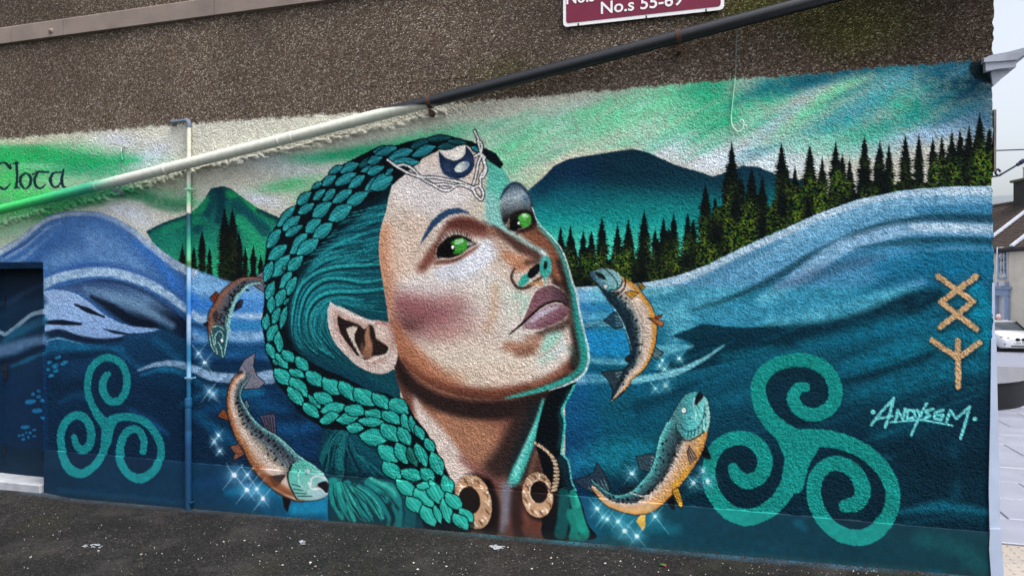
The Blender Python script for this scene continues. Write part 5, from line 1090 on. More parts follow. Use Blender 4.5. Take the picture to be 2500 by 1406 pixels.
# moss, damp and painted shade under the pipe: stain attribute on both sheets
def stain_shade(o):
    me = o.data; nv = len(me.vertices); co = np.empty(nv * 3, np.float32); me.vertices.foreach_get('co', co); co = co.reshape(-1, 3)
    X, Z = co[:, 0], co[:, 2]
    def bl(x, z, rx, rz): return np.exp(-((X - x) / rx) ** 2 - ((Z - z) / rz) ** 2)
    moss = .9 * bl(.75, 3.42, .28, .16) + .8 * bl(.2, 3.62, .35, .12) + .4 * bl(-1.6, 3.33, .3, .12)
    dark = np.clip(.75 * np.clip((X + .7) / 1.4, 0, 1) + .5 * bl(1.3, 3.3, .5, .3), 0, .85)  # right-hand damp, deepened to stand in for shade under the pipe
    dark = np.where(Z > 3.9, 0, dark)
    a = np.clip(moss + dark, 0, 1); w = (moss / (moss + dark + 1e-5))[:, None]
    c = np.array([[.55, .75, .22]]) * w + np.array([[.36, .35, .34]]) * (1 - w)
    at2 = me.attributes.new('Stain', 'FLOAT_COLOR', 'POINT')
    at2.data.foreach_set('color', np.concatenate([c, a[:, None]], 1).astype(np.float32).ravel())
ex = np.array([GX0 - 6, GX0 - 2, GX0]); EX, EZ = np.meshgrid(ex, gz)
ep = np.repeat(PAINT[:, :1], 3, 1)
ew = bchild(grid_mesh('harled_wall', np.stack([EX, np.full_like(EX, -.004), EZ], -1), NR, 3, MHARL_M, None, ep))
stain_shade(mw); stain_shade(uw); stain_shade(ew)
# plinth, 14 mm proud, with the lower edge of the artwork on it
prow = np.arange(nrw - 3, NR); pcol = np.arange(0, NC)
PX_, PZ_ = np.meshgrid(gx, gz[prow[0]:])
PZ_ = PZ_.copy(); PZ_[0, :] = PZ + .002 + (vnoise(9, 9, 36)[0] - .5) * .012
PY_ = np.full_like(PX_, -.0175) - (vnoise(60, 30, 37)[prow[0]:] - .5) * .006
PY_[0, :] = -.003
PX_ = PX_.copy(); PX_[:, -1] += .004
keepp = np.broadcast_to(~((.5 * (gx[:-1] + gx[1:]) < DX1 + .035) & (.5 * (gx[:-1] + gx[1:]) > DX0 - .03))[None, :], (len(prow) - 1, NC - 1))
step = np.ascontiguousarray(PAINT[prow[0]:]).copy(); step[..., 3] = 1
pl = bchild(grid_mesh('plinth', np.stack([PX_, PY_, PZ_], -1), len(prow), NC, MSMOOTH, None, step, keepp))
b = MB().box(DX1 + .0355, -.0165, -.4, DX1 + .0375, .02, PZ)
# solid core behind the render, open at the doorway
core = MB().box(GX0 - 6, .012, -.6, DX0, .30, 6.6).box(DX1, .012, -.6, XC - .012, .30, 6.6).box(DX0, .012, DZ1, DX1, .30, 6.6).box(GX0 - 6, .40, -.6, XC - .012, 9, 6.6)
bchild(core.build('wall', MBODY))
rv = MB().box(DX1 - .0005, .008, -.2, DX1 + .02, .26, DZ1).box(DX0 - .02, .008, -.2, DX0 + .0005, .26, DZ1).box(DX0, .008, DZ1 - .0005, DX1, .26, DZ1 + .02)
bchild(rv.build('door_reveal', MDARK))
# string course in separate lengths
zb0, zb1 = 4.02, 4.18
xs = [GX0 - 6, at(36, 90).x, at(163, 70).x, at(530, 20).x, at(900, 0).x, .2, XC]
for i in range(len(xs) - 1):
    b = MB().prism([(-.036, zb0 + .006), (-.036, zb1 - .012), (-.02, zb1), (.01, zb1 + .006), (.01, zb0)], 'x', xs[i] + .0025, xs[i + 1] - .0025)
    bchild(b.build('string_course', MCEM))
b = MB()                                  # broken fixing left in the band
p = at(125, 76, -.036)
b.lathe([(.028, 0), (.024, .006), (.008, .012), (.006, .03)], 9)
M_ = Matrix.Translation(p) @ Matrix.Rotation(math.radians(90), 4, 'X')
b.v = [M_ @ v for v in b.v]
bchild(b.build('fixing_scar', MCEM, smooth=True))
# shopfront cornice returning round the corner
def ppts(l, y): return [(at(x, z, y).x, at(x, z, y).z) for x, z in l]
bchild(MB().prism(ppts([(2403, 143), (2414, 137), (2430, 133), (2462, 127), (2500, 117), (2522, 120), (2514, 130), (2497, 136), (2483, 146), (2440, 150), (2403, 152)], -.06), 'y', -.06, 5.0).build('cornice_slab', MSTONE))
bchild(MB().prism(ppts([(2406, 153), (2440, 151), (2481, 147.5), (2481, 164), (2440, 168), (2407, 174)], -.05), 'y', -.05, 5.0).build('cornice', MSTONE))
bchild(MB().prism(ppts([(2419, 174), (2462, 168), (2464, 178), (2446, 190), (2440, 198), (2429, 208), (2424, 208), (2421, 190)], -.02), 'y', -.02, 5.0).build('cornice_moulding', MSTONE))
b = MB().prism([(at(x, y, -.02).x, at(x, y, -.02).z) for x, y in [(2429, 266), (2435.5, 266), (2435, 416), (2430, 418)]], 'y', 0.0, .6)
bchild(b.build('fascia_board', MBOARD))
b = MB().prism([(at(x, y, -.01).x, at(x, y, -.01).z) for x, y in [(2423, 690), (2429.5, 690), (2429.5, 830), (2422, 830)]], 'y', -.004, .45)
bchild(b.build('upper_pilaster', MPIL))
b = MB().prism([(at(x, y, -.02).x, at(x, y, -.02).z) for x, y in [(2421, 826), (2433.5, 825), (2437, 1000), (2440.5, 1190), (2443, 1290), (2417, 1290), (2415, 1190), (2419, 1000)]], 'y', -.014, .5)
bchild(b.build('pilaster', MPIL))
b = MB().prism([(at(x, y, -.03).x, at(x, y, -.03).z) for x, y in [(2418, 1291.5), (2444, 1291.5), (2447, 1330), (2452, 1402), (2454, 1425), (2422, 1425), (2416, 1340)]], 'y', -.024, .52)
bchild(b.build('pilaster_base', MPIL))
# recessed double door, painted over with the waves
def vcol_grid(name, x0, x1, z0, z1, y, parent, nx, nz, th=.04):
    X, Z = np.meshgrid(np.linspace(x0, x1, nx), np.linspace(z1, z0, nz))
    V = np.stack([X, np.full_like(X, y), Z], -1)
    cols = np.ones((nz, nx, 4), np.float32)
    for i in range(nz):
        for j in range(nx):
            v = Vector((X[i, j], y, Z[i, j])) - CAMP
            dp = v.dot(FWD); cols[i, j, :3] = .7 * paint_at(CX + F * v.dot(RGT) / dp, CY - F * v.z / dp)  # door paint darkened to carry the shade of the recess
    return grid_mesh(name, V, nz, nx, MSMOOTH, parent, cols)
DY = .19
sx = at(10, 900, DY).x
zs = at(60, 1166, DY).z
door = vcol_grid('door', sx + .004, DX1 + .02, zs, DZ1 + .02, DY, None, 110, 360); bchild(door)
door['label'] = 'navy painted door with pale wave lines and a lever handle'
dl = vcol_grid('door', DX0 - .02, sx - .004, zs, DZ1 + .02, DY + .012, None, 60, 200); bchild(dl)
bchild(MB().box(DX0 - .02, DY + .016, zs - .1, DX1 + .02, DY + .05, DZ1 + .02).build('door_backing', MDARK))
hp = at(15, 901, DY)
b = MB().box(hp.x - .016, DY - .01, hp.z - .1, hp.x + .022, DY - .002, hp.z + .05, .004).tube([(hp.x, DY - .008, hp.z), (hp.x, DY - .05, hp.z), (hp.x + .02, DY - .055, hp.z), (hp.x + .09, DY - .052, hp.z)], .008, 8)
h = b.build('handle', MDARK, smooth=True); h.parent = door
for q in (.25, 1.0, 1.7):
    z_ = zs + q; MB().tube([(sx + .012, DY - .006, z_ - .045), (sx + .012, DY - .006, z_ + .045)], .007, 8).build('hinge', MDARK, door)
q0 = at(60, 1180, -.02).z
bchild(MB().box(DX0 + .01, -.03, q0 - .1, DX1 - .004, DY + .014, q0 + .004, .01).build('door_step', MSTEP))

# ------------------------------------------------------------------ pipes and cables on the gable
def lerp_cols(keys, x):
    ks = [k for k, _ in keys]; cs = np.array([lin(c) for _, c in keys])
    return [float(np.interp(x, ks, cs[:, i])) for i in range(3)]
def painted_tube(name, path, r, colf, parent, n=18, caps=True):
    b = MB().tube(path, r, n, caps)
    cols = []
    for i, p in enumerate(path):
        for k in range(n):
            v = b.v[i * n + k]; cols.append(list(colf(i, (v - Vector(p)).z / (r if not isinstance(r, list) else r[i]), v)) + [1.0])
    o = mesh_obj(name, b.v, b.f, MPIPE, parent, False, cols)
    o.data.shade_smooth()
    try: o.data.set_sharp_from_angle(angle=math.radians(50))
    except Exception: pass
    return o
PKEY = [(-200, (48, 196, 92)), (80, (50, 192, 100)), (150, (44, 176, 116)), (225, (52, 160, 130)), (262, (150, 190, 170)), (300, (196, 200, 194)), (420, (206, 208, 198)), (1100, (206, 210, 198))]
pr_ = .045; py_ = -.085
def diag(px):
    y = np.interp(px, [-260, 0, 230, 463, 700, 1050, 1350, 1657, 1950, 2500], [566, 514, 454, 388, 338, 251, 190, 88 + 2, 10, -150])
    y = np.interp(px, [-260, 0, 230, 463, 700, 1050, 1350, 1657, 1955, 2600], [560, 514, 459, 390, 333, 251, 178, 93, 0, -210])
    return at(px, float(y), py_)
pxs = [-260, -120, 0, 60, 110, 150, 190, 225, 245, 262, 280, 300, 350, 400, 463, 540, 620, 700, 780, 860, 900, 930, 950, 970, 990, 1005, 1020, 1035, 1050, 1070, 1100, 1150, 1250, 1350, 1450, 1560, 1657, 1760, 1860, 1955, 2100, 2300, 2600]
# a straight run: fit, so the pipe does not wobble
pts = [diag(x) for x in pxs]
a1 = np.polyfit([p.x for p in pts[2:40]], [p.z for p in pts[2:40]], 2)
path = [Vector((p.x, py_, float(np.polyval(a1, p.x)))) for p in pts]
def pcol(i, up, v):
    px = pxs[i]
    c = np.array(lerp_cols(PKEY, px)); k = np.array(lin((30, 33, 40)))
    lim = 975 + 75 * (-up) + (v.y - py_) / pr_ * -10
    f = float(np.clip((px - lim) / 14, 0, 1))
    return c * (1 - f) + k * f
wp = empty('waste_pipe', (path[20].x, 0, path[20].z))
tag(wp, 'long sloping waste pipe, black at one end and painted cream then green at the other', 'pipe')
WOFF = Vector(wp.location)
def wchild(o, parent=None): o.parent = parent or wp; o.location = -WOFF; return o
wchild(painted_tube('pipe', path, pr_, pcol, None, 22))
def collar(px, ln, extra, colf):
    c = diag(px); x = c.x; t = Vector((1, 0, 2 * a1[0] * x + a1[1])).normalized()
    c = Vector((x, py_, float(np.polyval(a1, x))))
    return painted_tube('coupling', [c - t * ln / 2, c - t * ln * .42, c + t * ln * .42, c + t * ln / 2], [pr_ + .001, pr_ + extra, pr_ + extra, pr_ + .001], colf, None, 22)
cc = lambda px: (lambda i, up, v: lerp_cols(PKEY, px))
for px, ln, ex in ((237, .02, .004), (405, .02, .004), (682, .018, .0035), (714, .018, .0035)):
    wchild(collar(px, ln, ex, cc(px)))
for px, col in ((1049, MRUST), (1657, MRUST), (278, MGREY)):
    c = diag(px); x = c.x; c = Vector((x, py_, float(np.polyval(a1, x)))); t = Vector((1, 0, a1[1] + 2 * a1[0] * x)).normalized()
    b = MB()
    if px > 400:
        b.tube([c - t * .016, c + t * .016], pr_ + .005, 22)
        b.box(c.x - .012, -.085, c.z - .10, c.x + .012, .004, c.z - .055, .004).box(c.x - .010, -.07, c.z + .052, c.x + .010, .004, c.z + .075, .004)
    else:
        b.box(c.x - .03, -.075, c.z - .085, c.x + .05, -.06, c.z - .058, .003).box(c.x + .035, -.075, c.z - .11, c.x + .05, .004, c.z - .085, .003)
    o = b.build('bracket', col, None); wchild(o)
# thin overflow pipe coming down to the ground
ov = empty('overflow_pipe', at(460, 1238, -.03))
tag(ov, 'thin upright overflow pipe painted in bands to match the mural behind it', 'pipe')
OOFF = Vector(ov.location)
def ochild(o): o.parent = ov; o.location = -OOFF; return o
VK = [(300, (204, 204, 188)), (440, (204, 206, 196)), (456, (150, 206, 172)), (490, (120, 196, 150)), (505, (206, 206, 192)), (519, (205, 208, 200)), (521, (22, 70, 92)), (545, (24, 88, 100)), (575, (34, 130, 118)), (600, (70, 176, 140)), (632, (110, 196, 150)), (640, (70, 120, 70)), (650, (60, 96, 70)), (654, (140, 180, 214)), (680, (150, 186, 216)), (715, (74, 140, 190)), (740, (56, 124, 200)), (765, (70, 130, 196)), (772, (150, 180, 214)), (800, (140, 172, 206)), (830, (110, 150, 190)), (845, (40, 110, 150)), (880, (34, 110, 156)), (900, (120, 170, 206)), (917, (130, 172, 206)), (930, (26, 96, 136)), (975, (22, 84, 124)), (1050, (18, 62, 98)), (1053, (28, 84, 130)), (1090, (18, 60, 100)), (1240, (16, 56, 86))]
oy = -.034
def vcolr(i, up, v):
    d = v - CAMP; dp = d.dot(FWD)
    return lerp_cols(VK, CY - F * d.z / dp)
zt, zj, zb_ = at(463, 303, oy).z, at(458, 985, oy).z, at(457, 1236, oy).z - .02
xo = at(461, 700, oy).x
up_path = [Vector((xo, oy, z)) for z in np.linspace(zt, zj, 150)]
ochild(painted_tube('upper_pipe', up_path, .0185, vcolr, None, 12))
ochild(painted_tube('lower_pipe', [Vector((xo, oy - .006, z)) for z in np.linspace(zj, zb_, 50)], .027, vcolr, None, 14))
ochild(painted_tube('coupling', [Vector((xo, oy - .004, zj + d)) for d in (.05, .045, 0, -.03, -.034)], [.021, .03, .031, .031, .028], vcolr, None, 14))
b = MB().tube([(xo, oy, zt - .03), (xo, oy, zt + .004), (xo - .006, oy, zt + .022), (xo - .02, oy, zt + .03), (xo - .035, oy, zt + .031)], .0215, 12)
ochild(b.build('elbow', MGREY, smooth=True))
xe = at(420, 298, oy).x
b = MB().tube([(xo - .03, oy, zt + .031), (xe, oy + .004, zt + .028)], .0165, 12).tube([(xe - .002, oy + .004, zt + .028), (xe + .03, oy + .004, zt + .028)], .021, 12).tube([(xe + .012, oy, zt + .028), (xe + .01, .02, zt + .026)], .018, 10)
ochild(b.build('spout', MGREY, smooth=True))
for py in (463, 922, 1224):
    z = at(461, py, oy).z
    b = MB().box(xo - .024, oy - .026, z - .008, xo + .05, oy - .014, z + .008, .003).box(xo + .036, oy - .02, z - .006, xo + .048, .002, z + .006, .002)
    o = b.build('clip', MPIPE); ochild(o)
    a = o.data.attributes.new('Paint', 'FLOAT_COLOR', 'POINT')
    a.data.foreach_set('color', np.tile(np.array(lerp_cols(VK, py) + [1.0], np.float32), len(o.data.vertices)))
# loose cable ends
def cable(name, label, pts, r, y0, keyf):
    P = [at(x, y, y0 - (.012 if k == len(pts) - 1 else 0)) for k, (x, y) in enumerate(cr(pts, False, 8))]
    b = MB().tube(P, r, 7)
    cols = []
    q = cr(pts, False, 8)
    for i in range(len(P)):
        for k in range(7): cols.append(list(keyf(*q[i])) + [1.0])
    o = mesh_obj(name, b.v, b.f, MPIPE, None, True, cols)
    tag(o, label, 'cable')
cable('hanging_cable', 'thin loose cable dropping from the black pipe and hooked up at its end', [(1798, 60), (1797, 120), (1795, 185), (1789, 245), (1785, 290), (1790, 312), (1803, 322), (1812, 316), (1816, 300), (1810, 293), (1805, 299)], .0042, -.017, lambda x, y: lin((70, 84, 88)) if y < 192 else (lin((140, 200, 172)) if y < 285 else lin((190, 214, 204))))
cable('cable_stub', 'short white hooked cable stub on the green sky near the painted name', [(308, 360), (302, 356), (297, 362), (296, 374), (299, 392)], .0065, -.016, lambda x, y: lin((206, 216, 214)) if y < 370 else lin((60, 168, 128)))

# ------------------------------------------------------------------ burgundy street sign
MBURG = simple('burgundy enamel', L(112, 30, 58), .4, .06, 10)
MLET = simple('white lettering', L(226, 226, 230), .4, .03, 10)
s0, s1 = at(1375, 67, -.03), at(1768, 21, -.03)
sg = empty('street_sign', (s0.x, -.03, s0.z))
tag(sg, 'burgundy street sign with white border and white house numbers', 'sign')
def rrect(x0, z0, x1, z1, r):
    P = []
    for cx_, cz_, a in ((x1 - r, z0 + r, -90), (x1 - r, z1 - r, 0), (x0 + r, z1 - r, 90), (x0 + r, z0 + r, 180)):
        P += arc(cx_, cz_, r, math.radians(a), math.radians(a + 90), 5)
    return P
sw = s1.x - s0.x
MB().prism(rrect(0, 0, sw, .55, .03), 'y', 0.0, .012).build('border', MLET, sg)
MB().prism(rrect(.022, .024, sw - .022, .526, .02), 'y', -.0022, .0005).build('panel', MBURG, sg)
def text_mesh(name, body, x, z, width, mat, parent, y, height=None, bold=.012):
    cu = bpy.data.curves.new(name, 'FONT'); cu.body = body; cu.size = 1.0; cu.offset = bold; cu.extrude = .004
    o = bpy.data.objects.new(name, cu); COL.objects.link(o)
    dg = bpy.context.evaluated_depsgraph_get()
    me = bpy.data.meshes.new_from_object(o.evaluated_get(dg)); bpy.data.objects.remove(o)
    co = np.array([v.co[:] for v in me.vertices]); mn, mx = co.min(0), co.max(0)
    sx_ = width / (mx[0] - mn[0]); sz_ = (height / (mx[1] - mn[1])) if height else sx_
    for v in me.vertices: v.co = Vector(((v.co.x - mn[0]) * sx_, -v.co.z * .25, (v.co.y - mn[1]) * sz_))
    me.materials.clear(); me.materials.append(mat); me.shade_flat()
    # one object per character
    nv = len(me.vertices); par = list(range(nv))
    def find(i):
        while par[i] != i: par[i] = par[par[i]]; i = par[i]
        return i
    for e in me.edges: par[find(e.vertices[0])] = find(e.vertices[1])
    groups = {}
    for p in me.polygons: groups.setdefault(find(p.vertices[0]), []).append(tuple(p.vertices))
    for fs in groups.values():
        ids = sorted({i for f in fs for i in f}); mp = {i: k for k, i in enumerate(ids)}
        t = mesh_obj(name, [me.vertices[i].co + Vector((x, y, z)) for i in ids], [tuple(mp[i] for i in f) for f in fs], mat, parent)
l0, l1 = at(1467, 35, -.034), at(1666, 13, -.034)
text_mesh('letter', 'No.s 55-69', l0.x - s0.x, l0.z - s0.z - .002, l1.x - l0.x, MLET, sg, -.0035, .088)
l0 = at(1383, 12, -.034)
text_mesh('letter', 'No.s', l0.x - s0.x, l0.z - s0.z, .2, MLET, sg, -.0035, .088)
for px in (1412, 1578, 1724):
    x = at(px, 50, -.03).x - s0.x
    MB().box(x - .004, -.006, -.004, x + .004, 0.004, .016, .001).build('clip', MDARK, sg)
# ------------------------------------------------------------------ ground
def gz_at(x): return .02 * (min(x, XC) - XC)
n = NT('asphalt')
co = n.coords()
v = n.voro(95, co); v3 = n.voro(38, co)
sp = n.node('SeparateColor'); n.link(v.outputs['Color'], sp.inputs['Color'])
sp3 = n.node('SeparateColor'); n.link(v3.outputs['Color'], sp3.inputs['Color'])
base = n.ramp(sp.outputs['Red'], [(0, L(24, 24, 25)), (.5, L(38, 37, 37)), (.85, L(48, 46, 45)), (.975, L(58, 55, 53)), (1, L(96, 92, 88))])
big = n.noise(.9, 5, .6, co); mossn = n.noise(1.6, 5, .65, co)
base = n.mix(n.ramp(big.outputs['Fac'], [(.4, (0, 0, 0, 1)), (.62, (.6, .6, .6, 1))]), base, L(24, 24, 25))
base = n.mix(n.ramp(n.noise(2.4, 6, .7, co).outputs['Fac'], [(.5, (0, 0, 0, 1)), (.68, (.5, .5, .5, 1))]), base, L(64, 62, 60))
base = n.mix(n.ramp(mossn.outputs['Fac'], [(.55, (0, 0, 0, 1)), (.7, (.42, .42, .42, 1))]), base, L(44, 46, 28))
sepx = n.node('SeparateXYZ'); n.link(co, sepx.inputs[0])
# paint that drifted on to the ground along the foot of the wall
near = n.math('MULTIPLY_ADD', sepx.outputs['Y'], 9.0, 1.05, clamp=True)
near = n.math('MULTIPLY', near, n.ramp(n.noise(2.2, 5, .6, co).outputs['Fac'], [(.36, (0, 0, 0, 1)), (.6, (1, 1, 1, 1))]))
xr = n.math('MULTIPLY_ADD', sepx.outputs['X'], .11, .78, clamp=True)
over = n.ramp(xr, [(0, L(70, 92, 110)), (.28, L(64, 84, 102)), (.42, L(72, 88, 92)), (.52, L(62, 60, 54)), (.64, L(40, 130, 150)), (.8, L(48, 100, 130)), (1, L(60, 84, 100))])
base = n.mix(n.math('MULTIPLY', near, .7), base, over)
wet = n.ramp(big.outputs['Fac'], [(.35, (.75,) * 3), (.7, (.5,) * 3)])
n.set(Base_Color=base, Roughness=wet, Specular_IOR_Level=.12)
n.link(n.bump(n.math('ADD', n.math('SUBTRACT', 1.0, v.outputs['Distance']), n.math('MULTIPLY', n.noise(300, 3, .6, co).outputs['Fac'], .4)), .8, .006), n.b.inputs['Normal'])
MASPH = n.m

def wet_paving(name, col, rough):
    n = NT(name); co = n.coords()
    a = n.noise(2.3, 6, .65, co); f = n.noise(60, 4, .6, co)
    lo = tuple(c * .72 for c in col[:3]) + (1,); hi = tuple(min(1, c * 1.12) for c in col[:3]) + (1,)
    c = n.mix(.25, n.ramp(a.outputs['Fac'], [(.3, lo), (.7, hi)]), n.ramp(f.outputs['Fac'], [(.3, lo), (.7, hi)]))
    n.set(Base_Color=c, Roughness=n.ramp(a.outputs['Fac'], [(.35, (rough,) * 3), (.65, (min(1, rough + .25),) * 3)]), Specular_IOR_Level=.4)
    n.link(n.bump(f.outputs['Fac'], .25, .003), n.b.inputs['Normal'])
    return n.m
MFLAG = wet_paving('wet flagstones', L(132, 136, 152), .3)
MROAD = wet_paving('wet road', L(122, 126, 142), .4)
MTACT = wet_paving('buff tactile paving', L(150, 142, 134), .55)
MJOINT = wet_paving('paving joint', L(74, 74, 80), .8)

land = tag(mesh_obj('ground', [(-3000, -600, -2.2), (4000, -600, -2.2), (4000, 5000, -2.2), (-3000, 5000, -2.2)], [(0, 1, 2, 3)], simple('fields', L(92, 100, 84), .95, .2, .02)), kind='structure')
# yard in front of the gable: one sheet with a slight fall to the left
ax = np.linspace(-15, XC + .03, 240); ay = np.linspace(-11, .02, 60)
AX, AY = np.meshgrid(ax, ay)
AZ = .02 * (AX - XC) + .004 * np.sin(AX * 2.1 + 1) * np.sin(AY * 1.7) - .012 * np.exp(-((AX + 1.5) / 2) ** 2 - ((AY + 1.2) / .6) ** 2)
AZ += .035 / (1 + np.exp((AX + 5.85) * 14)) * np.clip(1 + AY * 2.2, 0, 1)
V = np.stack([AX, AY, AZ], -1)
yard = grid_mesh('yard', V[::-1], 60, 240, MASPH, None)
tag(yard, 'dark worn asphalt yard along the foot of the painted wall', None, None, 'structure')
# footway round the corner: bed, flags and tactile slabs
PX1 = XC + 10.9
pav = mesh_obj('pavement', [(XC + .03, -11, -.012), (PX1, -11, -.012), (PX1, 9, -.012), (XC - .1, 9, -.012), (XC - .1, .02, -.012), (XC + .03, .02, -.012)], [(0, 1, 2, 3, 4, 5)], MJOINT)
tag(pav, 'pale wet flagstone footway beyond the corner', None, None, 'structure')
tm = MB().box(.002, .002, -.05, .398, .398, 0, .004)
tme = tm.build('paving_slab', MTACT).data
bl = MB()
for i in range(6):
    for j in range(6):
        bl.lathe([(.0125, -.001), (.011, .0035), (.006, .0052)], 8, (.033 + i * .0667, .033 + j * .0667, 0))
blm = bl.build('blister_rows', MTACT, smooth=True).data
for o in [o for o in COL.objects if o.data in (tme, blm)]: bpy.data.objects.remove(o)
ang = math.radians(18)
def put(me, name, x, y, z, rz, parent):
    o = bpy.data.objects.new(name, me); COL.objects.link(o); o.location = (x, y, z); o.rotation_euler = (random.uniform(-.003, .003), random.uniform(-.003, .003), rz); o.parent = parent; return o
for i in range(0, 26):
    for j in range(-2, 3):
        x = XC + .045 + i * .402; y = -.14 + j * .402
        if y + .4 > .82: continue
        t = put(tme, 'tactile_slab', x, y, -.002 + random.uniform(-.0015, .0015), 0, pav)
        k = bpy.data.objects.new('blister_rows', blm); COL.objects.link(k); k.parent = t
fm = MB().box(.003, .003, -.05, .897, .597, 0, .006).build('paving_slab', MFLAG).data
for o in [o for o in COL.objects if o.data is fm]: bpy.data.objects.remove(o)
for r in range(-5, 14):
    y = .70 + r * .60 if r >= 0 else -.955 + (r + 1) * .60 - .6
    for c in range(13):
        x = XC + .04 + c * .90 - (.45 if r % 2 else 0)
        if x + .9 < XC + .1 or y > 8.4 or x + .9 > PX1: continue
        if r < 0 and x < XC + .04: continue
        put(fm, 'paving_slab', x, y, random.uniform(-.003, .001), 0, pav)
rows_ = [(8.98, -.10), (12, -.18), (18, -.48), (24, -.82), (30, -1.12), (34, -1.28), (40, -1.42), (60, -1.5), (120, -1.6)]
vs = [(x, y, z) for y, z in rows_ for x in (-30, 20, 60, 120)]
fs = [(r * 4 + c, r * 4 + c + 1, r * 4 + 5 + c, r * 4 + 4 + c) for r in range(len(rows_) - 1) for c in range(3)]
nb_ = len(vs); vs += [(PX1 + .15, -11, -.1), (120, -11, -.1), (120, 8.98, -.1), (PX1 + .15, 8.98, -.1)]; fs.append((nb_, nb_ + 1, nb_ + 2, nb_ + 3))
road = tag(mesh_obj('road', vs, fs, MROAD, smooth=True), 'wet pale roadway falling away past the corner', None, None, 'structure')
def road_z(y): return float(np.interp(y, [r[0] for r in rows_], [r[1] for r in rows_]))
kb = MB()
for i in range(12):
    kb = MB().box(XC - .1 + i * .92 + .003, 9.0, -.25, XC - .1 + i * .92 + .917, 9.14, -.004, .012)
    o = kb.build('kerb', MFLAG); o.parent = pav

# ------------------------------------------------------------------ litter and marks on the yard
g = random.Random(3)
MPEB = NT('pale gravel')
rn = MPEB.node('ObjectInfo'); MPEB.set(Base_Color=MPEB.ramp(MPEB.noise(30, 1).outputs['Fac'], [(.3, L(80, 74, 70)), (.5, L(140, 132, 122)), (.7, L(186, 184, 178))]), Roughness=.8)
b = MB()
def pebble(x, y, r, flat=.45):
    z = .02 * (x - XC) + .002; n_ = 6; a0 = g.uniform(0, 6)
    top = [(x + r * .55 * math.cos(a0 + k * 2 * math.pi / n_), y + r * .55 * math.sin(a0 + k * 2 * math.pi / n_), z + r * flat * 2) for k in range(n_)]
    bot = [(x + r * g.uniform(.8, 1.25) * math.cos(a0 + k * 2 * math.pi / n_), y + r * g.uniform(.8, 1.2) * math.sin(a0 + k * 2 * math.pi / n_), z - .001) for k in range(n_)]
    b.add(bot + top, [tuple(range(6, 12))] + [(k, (k + 1) % 6, 6 + (k + 1) % 6, 6 + k) for k in range(6)])
for k in range(480):
    px = g.uniform(-20, 2380); t = g.random() ** 1.4
    gy = 1195 + px * .0865
    p = at_floor(px, gy + 8 + t * max(40, 1415 - gy), .0)
    pebble(p.x, min(p.y, -.03), g.choice([.002, .0025, .003, .004]) * g.uniform(.7, 1.3), g.uniform(.3, .6))
for px, py in [(546, 1305), (597, 1303), (632, 1316), (675, 1331), (690, 1365), (758, 1360), (770, 1370), (785, 1395), (612, 1394), (1010, 1366), (1020, 1382), (1090, 1376), (1477, 1376), (1515, 1372), (1345, 1360), (1298, 1386), (1607, 1400), (1240, 1332), (1790, 1352), (1810, 1358), (130, 1280), (75, 1334), (345, 1332), (240, 1322)]:
    p = at_floor(px, py, -.05); pebble(p.x, p.y, g.uniform(.006, .011), .18)
tag(b.build('loose_gravel', MPEB.m), 'pale gravel and petals scattered over the dark asphalt', None, None, 'stuff')
b = MB(); g = random.Random(12)            # grit washed up against the wall
for k in range(900):
    px = g.uniform(125, 2400); x = at(px, 1200).x; pebble(x, -.02 - abs(g.gauss(0, .025)), g.choice([.002, .003, .004, .006]) * g.uniform(.6, 1.2), g.uniform(.3, .7))
tag(b.build('wall_foot_grit', simple('dark grit', L(58, 56, 52), .9, .4, 60)), 'dark grit washed up along the foot of the painted wall', None, None, 'stuff')
MSPL = simple('dried white paint', L(150, 156, 164), .7, .2, 40, .3, 200)
def splash(px, py, rx, ry, nblob, label):
    c = at_floor(px, py, -.06); b = MB()
    for k in range(nblob):
        a = g.uniform(0, 6.28); q = g.random() ** .6
        x = c.x + math.cos(a) * rx * q; y = c.y + math.sin(a) * ry * q; r = g.uniform(.004, .014)
        z = .02 * (x - XC) + .0065 + k * .00003
        n_ = 9; b.add([(x + r * g.uniform(.6, 1.4) * math.cos(i * 6.283 / n_), y + r * g.uniform(.5, 1.1) * math.sin(i * 6.283 / n_), z) for i in range(n_)], [tuple(range(n_))])
    o = b.build('paint_splash', MSPL); tag(o, label, 'paint splash')
splash(1213, 1336, .055, .045, 46, 'oval white paint splash on asphalt below the bone earrings')
splash(222, 1314, .11, .035, 22, 'broken row of white paint drips on asphalt below the small spiral')
splash(738, 1314, .05, .06, 9, 'thin white paint scratch on asphalt below the diving fish')
# holly sprig
hs = empty('holly_sprig', at_floor(1620, 1376, -.02)); hs.location.z = gz_at(hs.location.x) + .004
tag(hs, 'tiny green leaf sprig with a red berry lying on the asphalt', 'leaf')
MLEAF = simple('leaf green', L(58, 104, 44), .4, .2, 60); MRED = simple('berry red', L(190, 40, 40), .35, .1, 60)
for a, l in ((2.4, .034), (1.6, .026)):
    P = []
    for t in np.linspace(0, 1, 6): P.append((t * l, .38 * l * math.sin(math.pi * min(1, t * .9 + .1)) * (1 + .25 * (-1) ** int(t * 5)), .004 * math.sin(3 * t)))
    vs = P + [(x, -y, z) for x, y, z in P[::-1]]; c, s = math.cos(a), math.sin(a)
    vs = [(x * c - y * s, x * s + y * c, z + .006) for x, y, z in vs]
    b = MB().add(vs, [(i, i + 1, 10 - i, 11 - i) for i in range(5)]).add([(x, y, z - .002) for x, y, z in vs], [(11 - i, 10 - i, i + 1, i) for i in range(5)]); b.build('leaf', MLEAF, hs)
MB().lathe([(.001, 0), (.006, .003), (.0075, .008), (.005, .013), (.001, .0145)], 9, (.012, -.006, 0)).build('berry', MRED, hs, True)

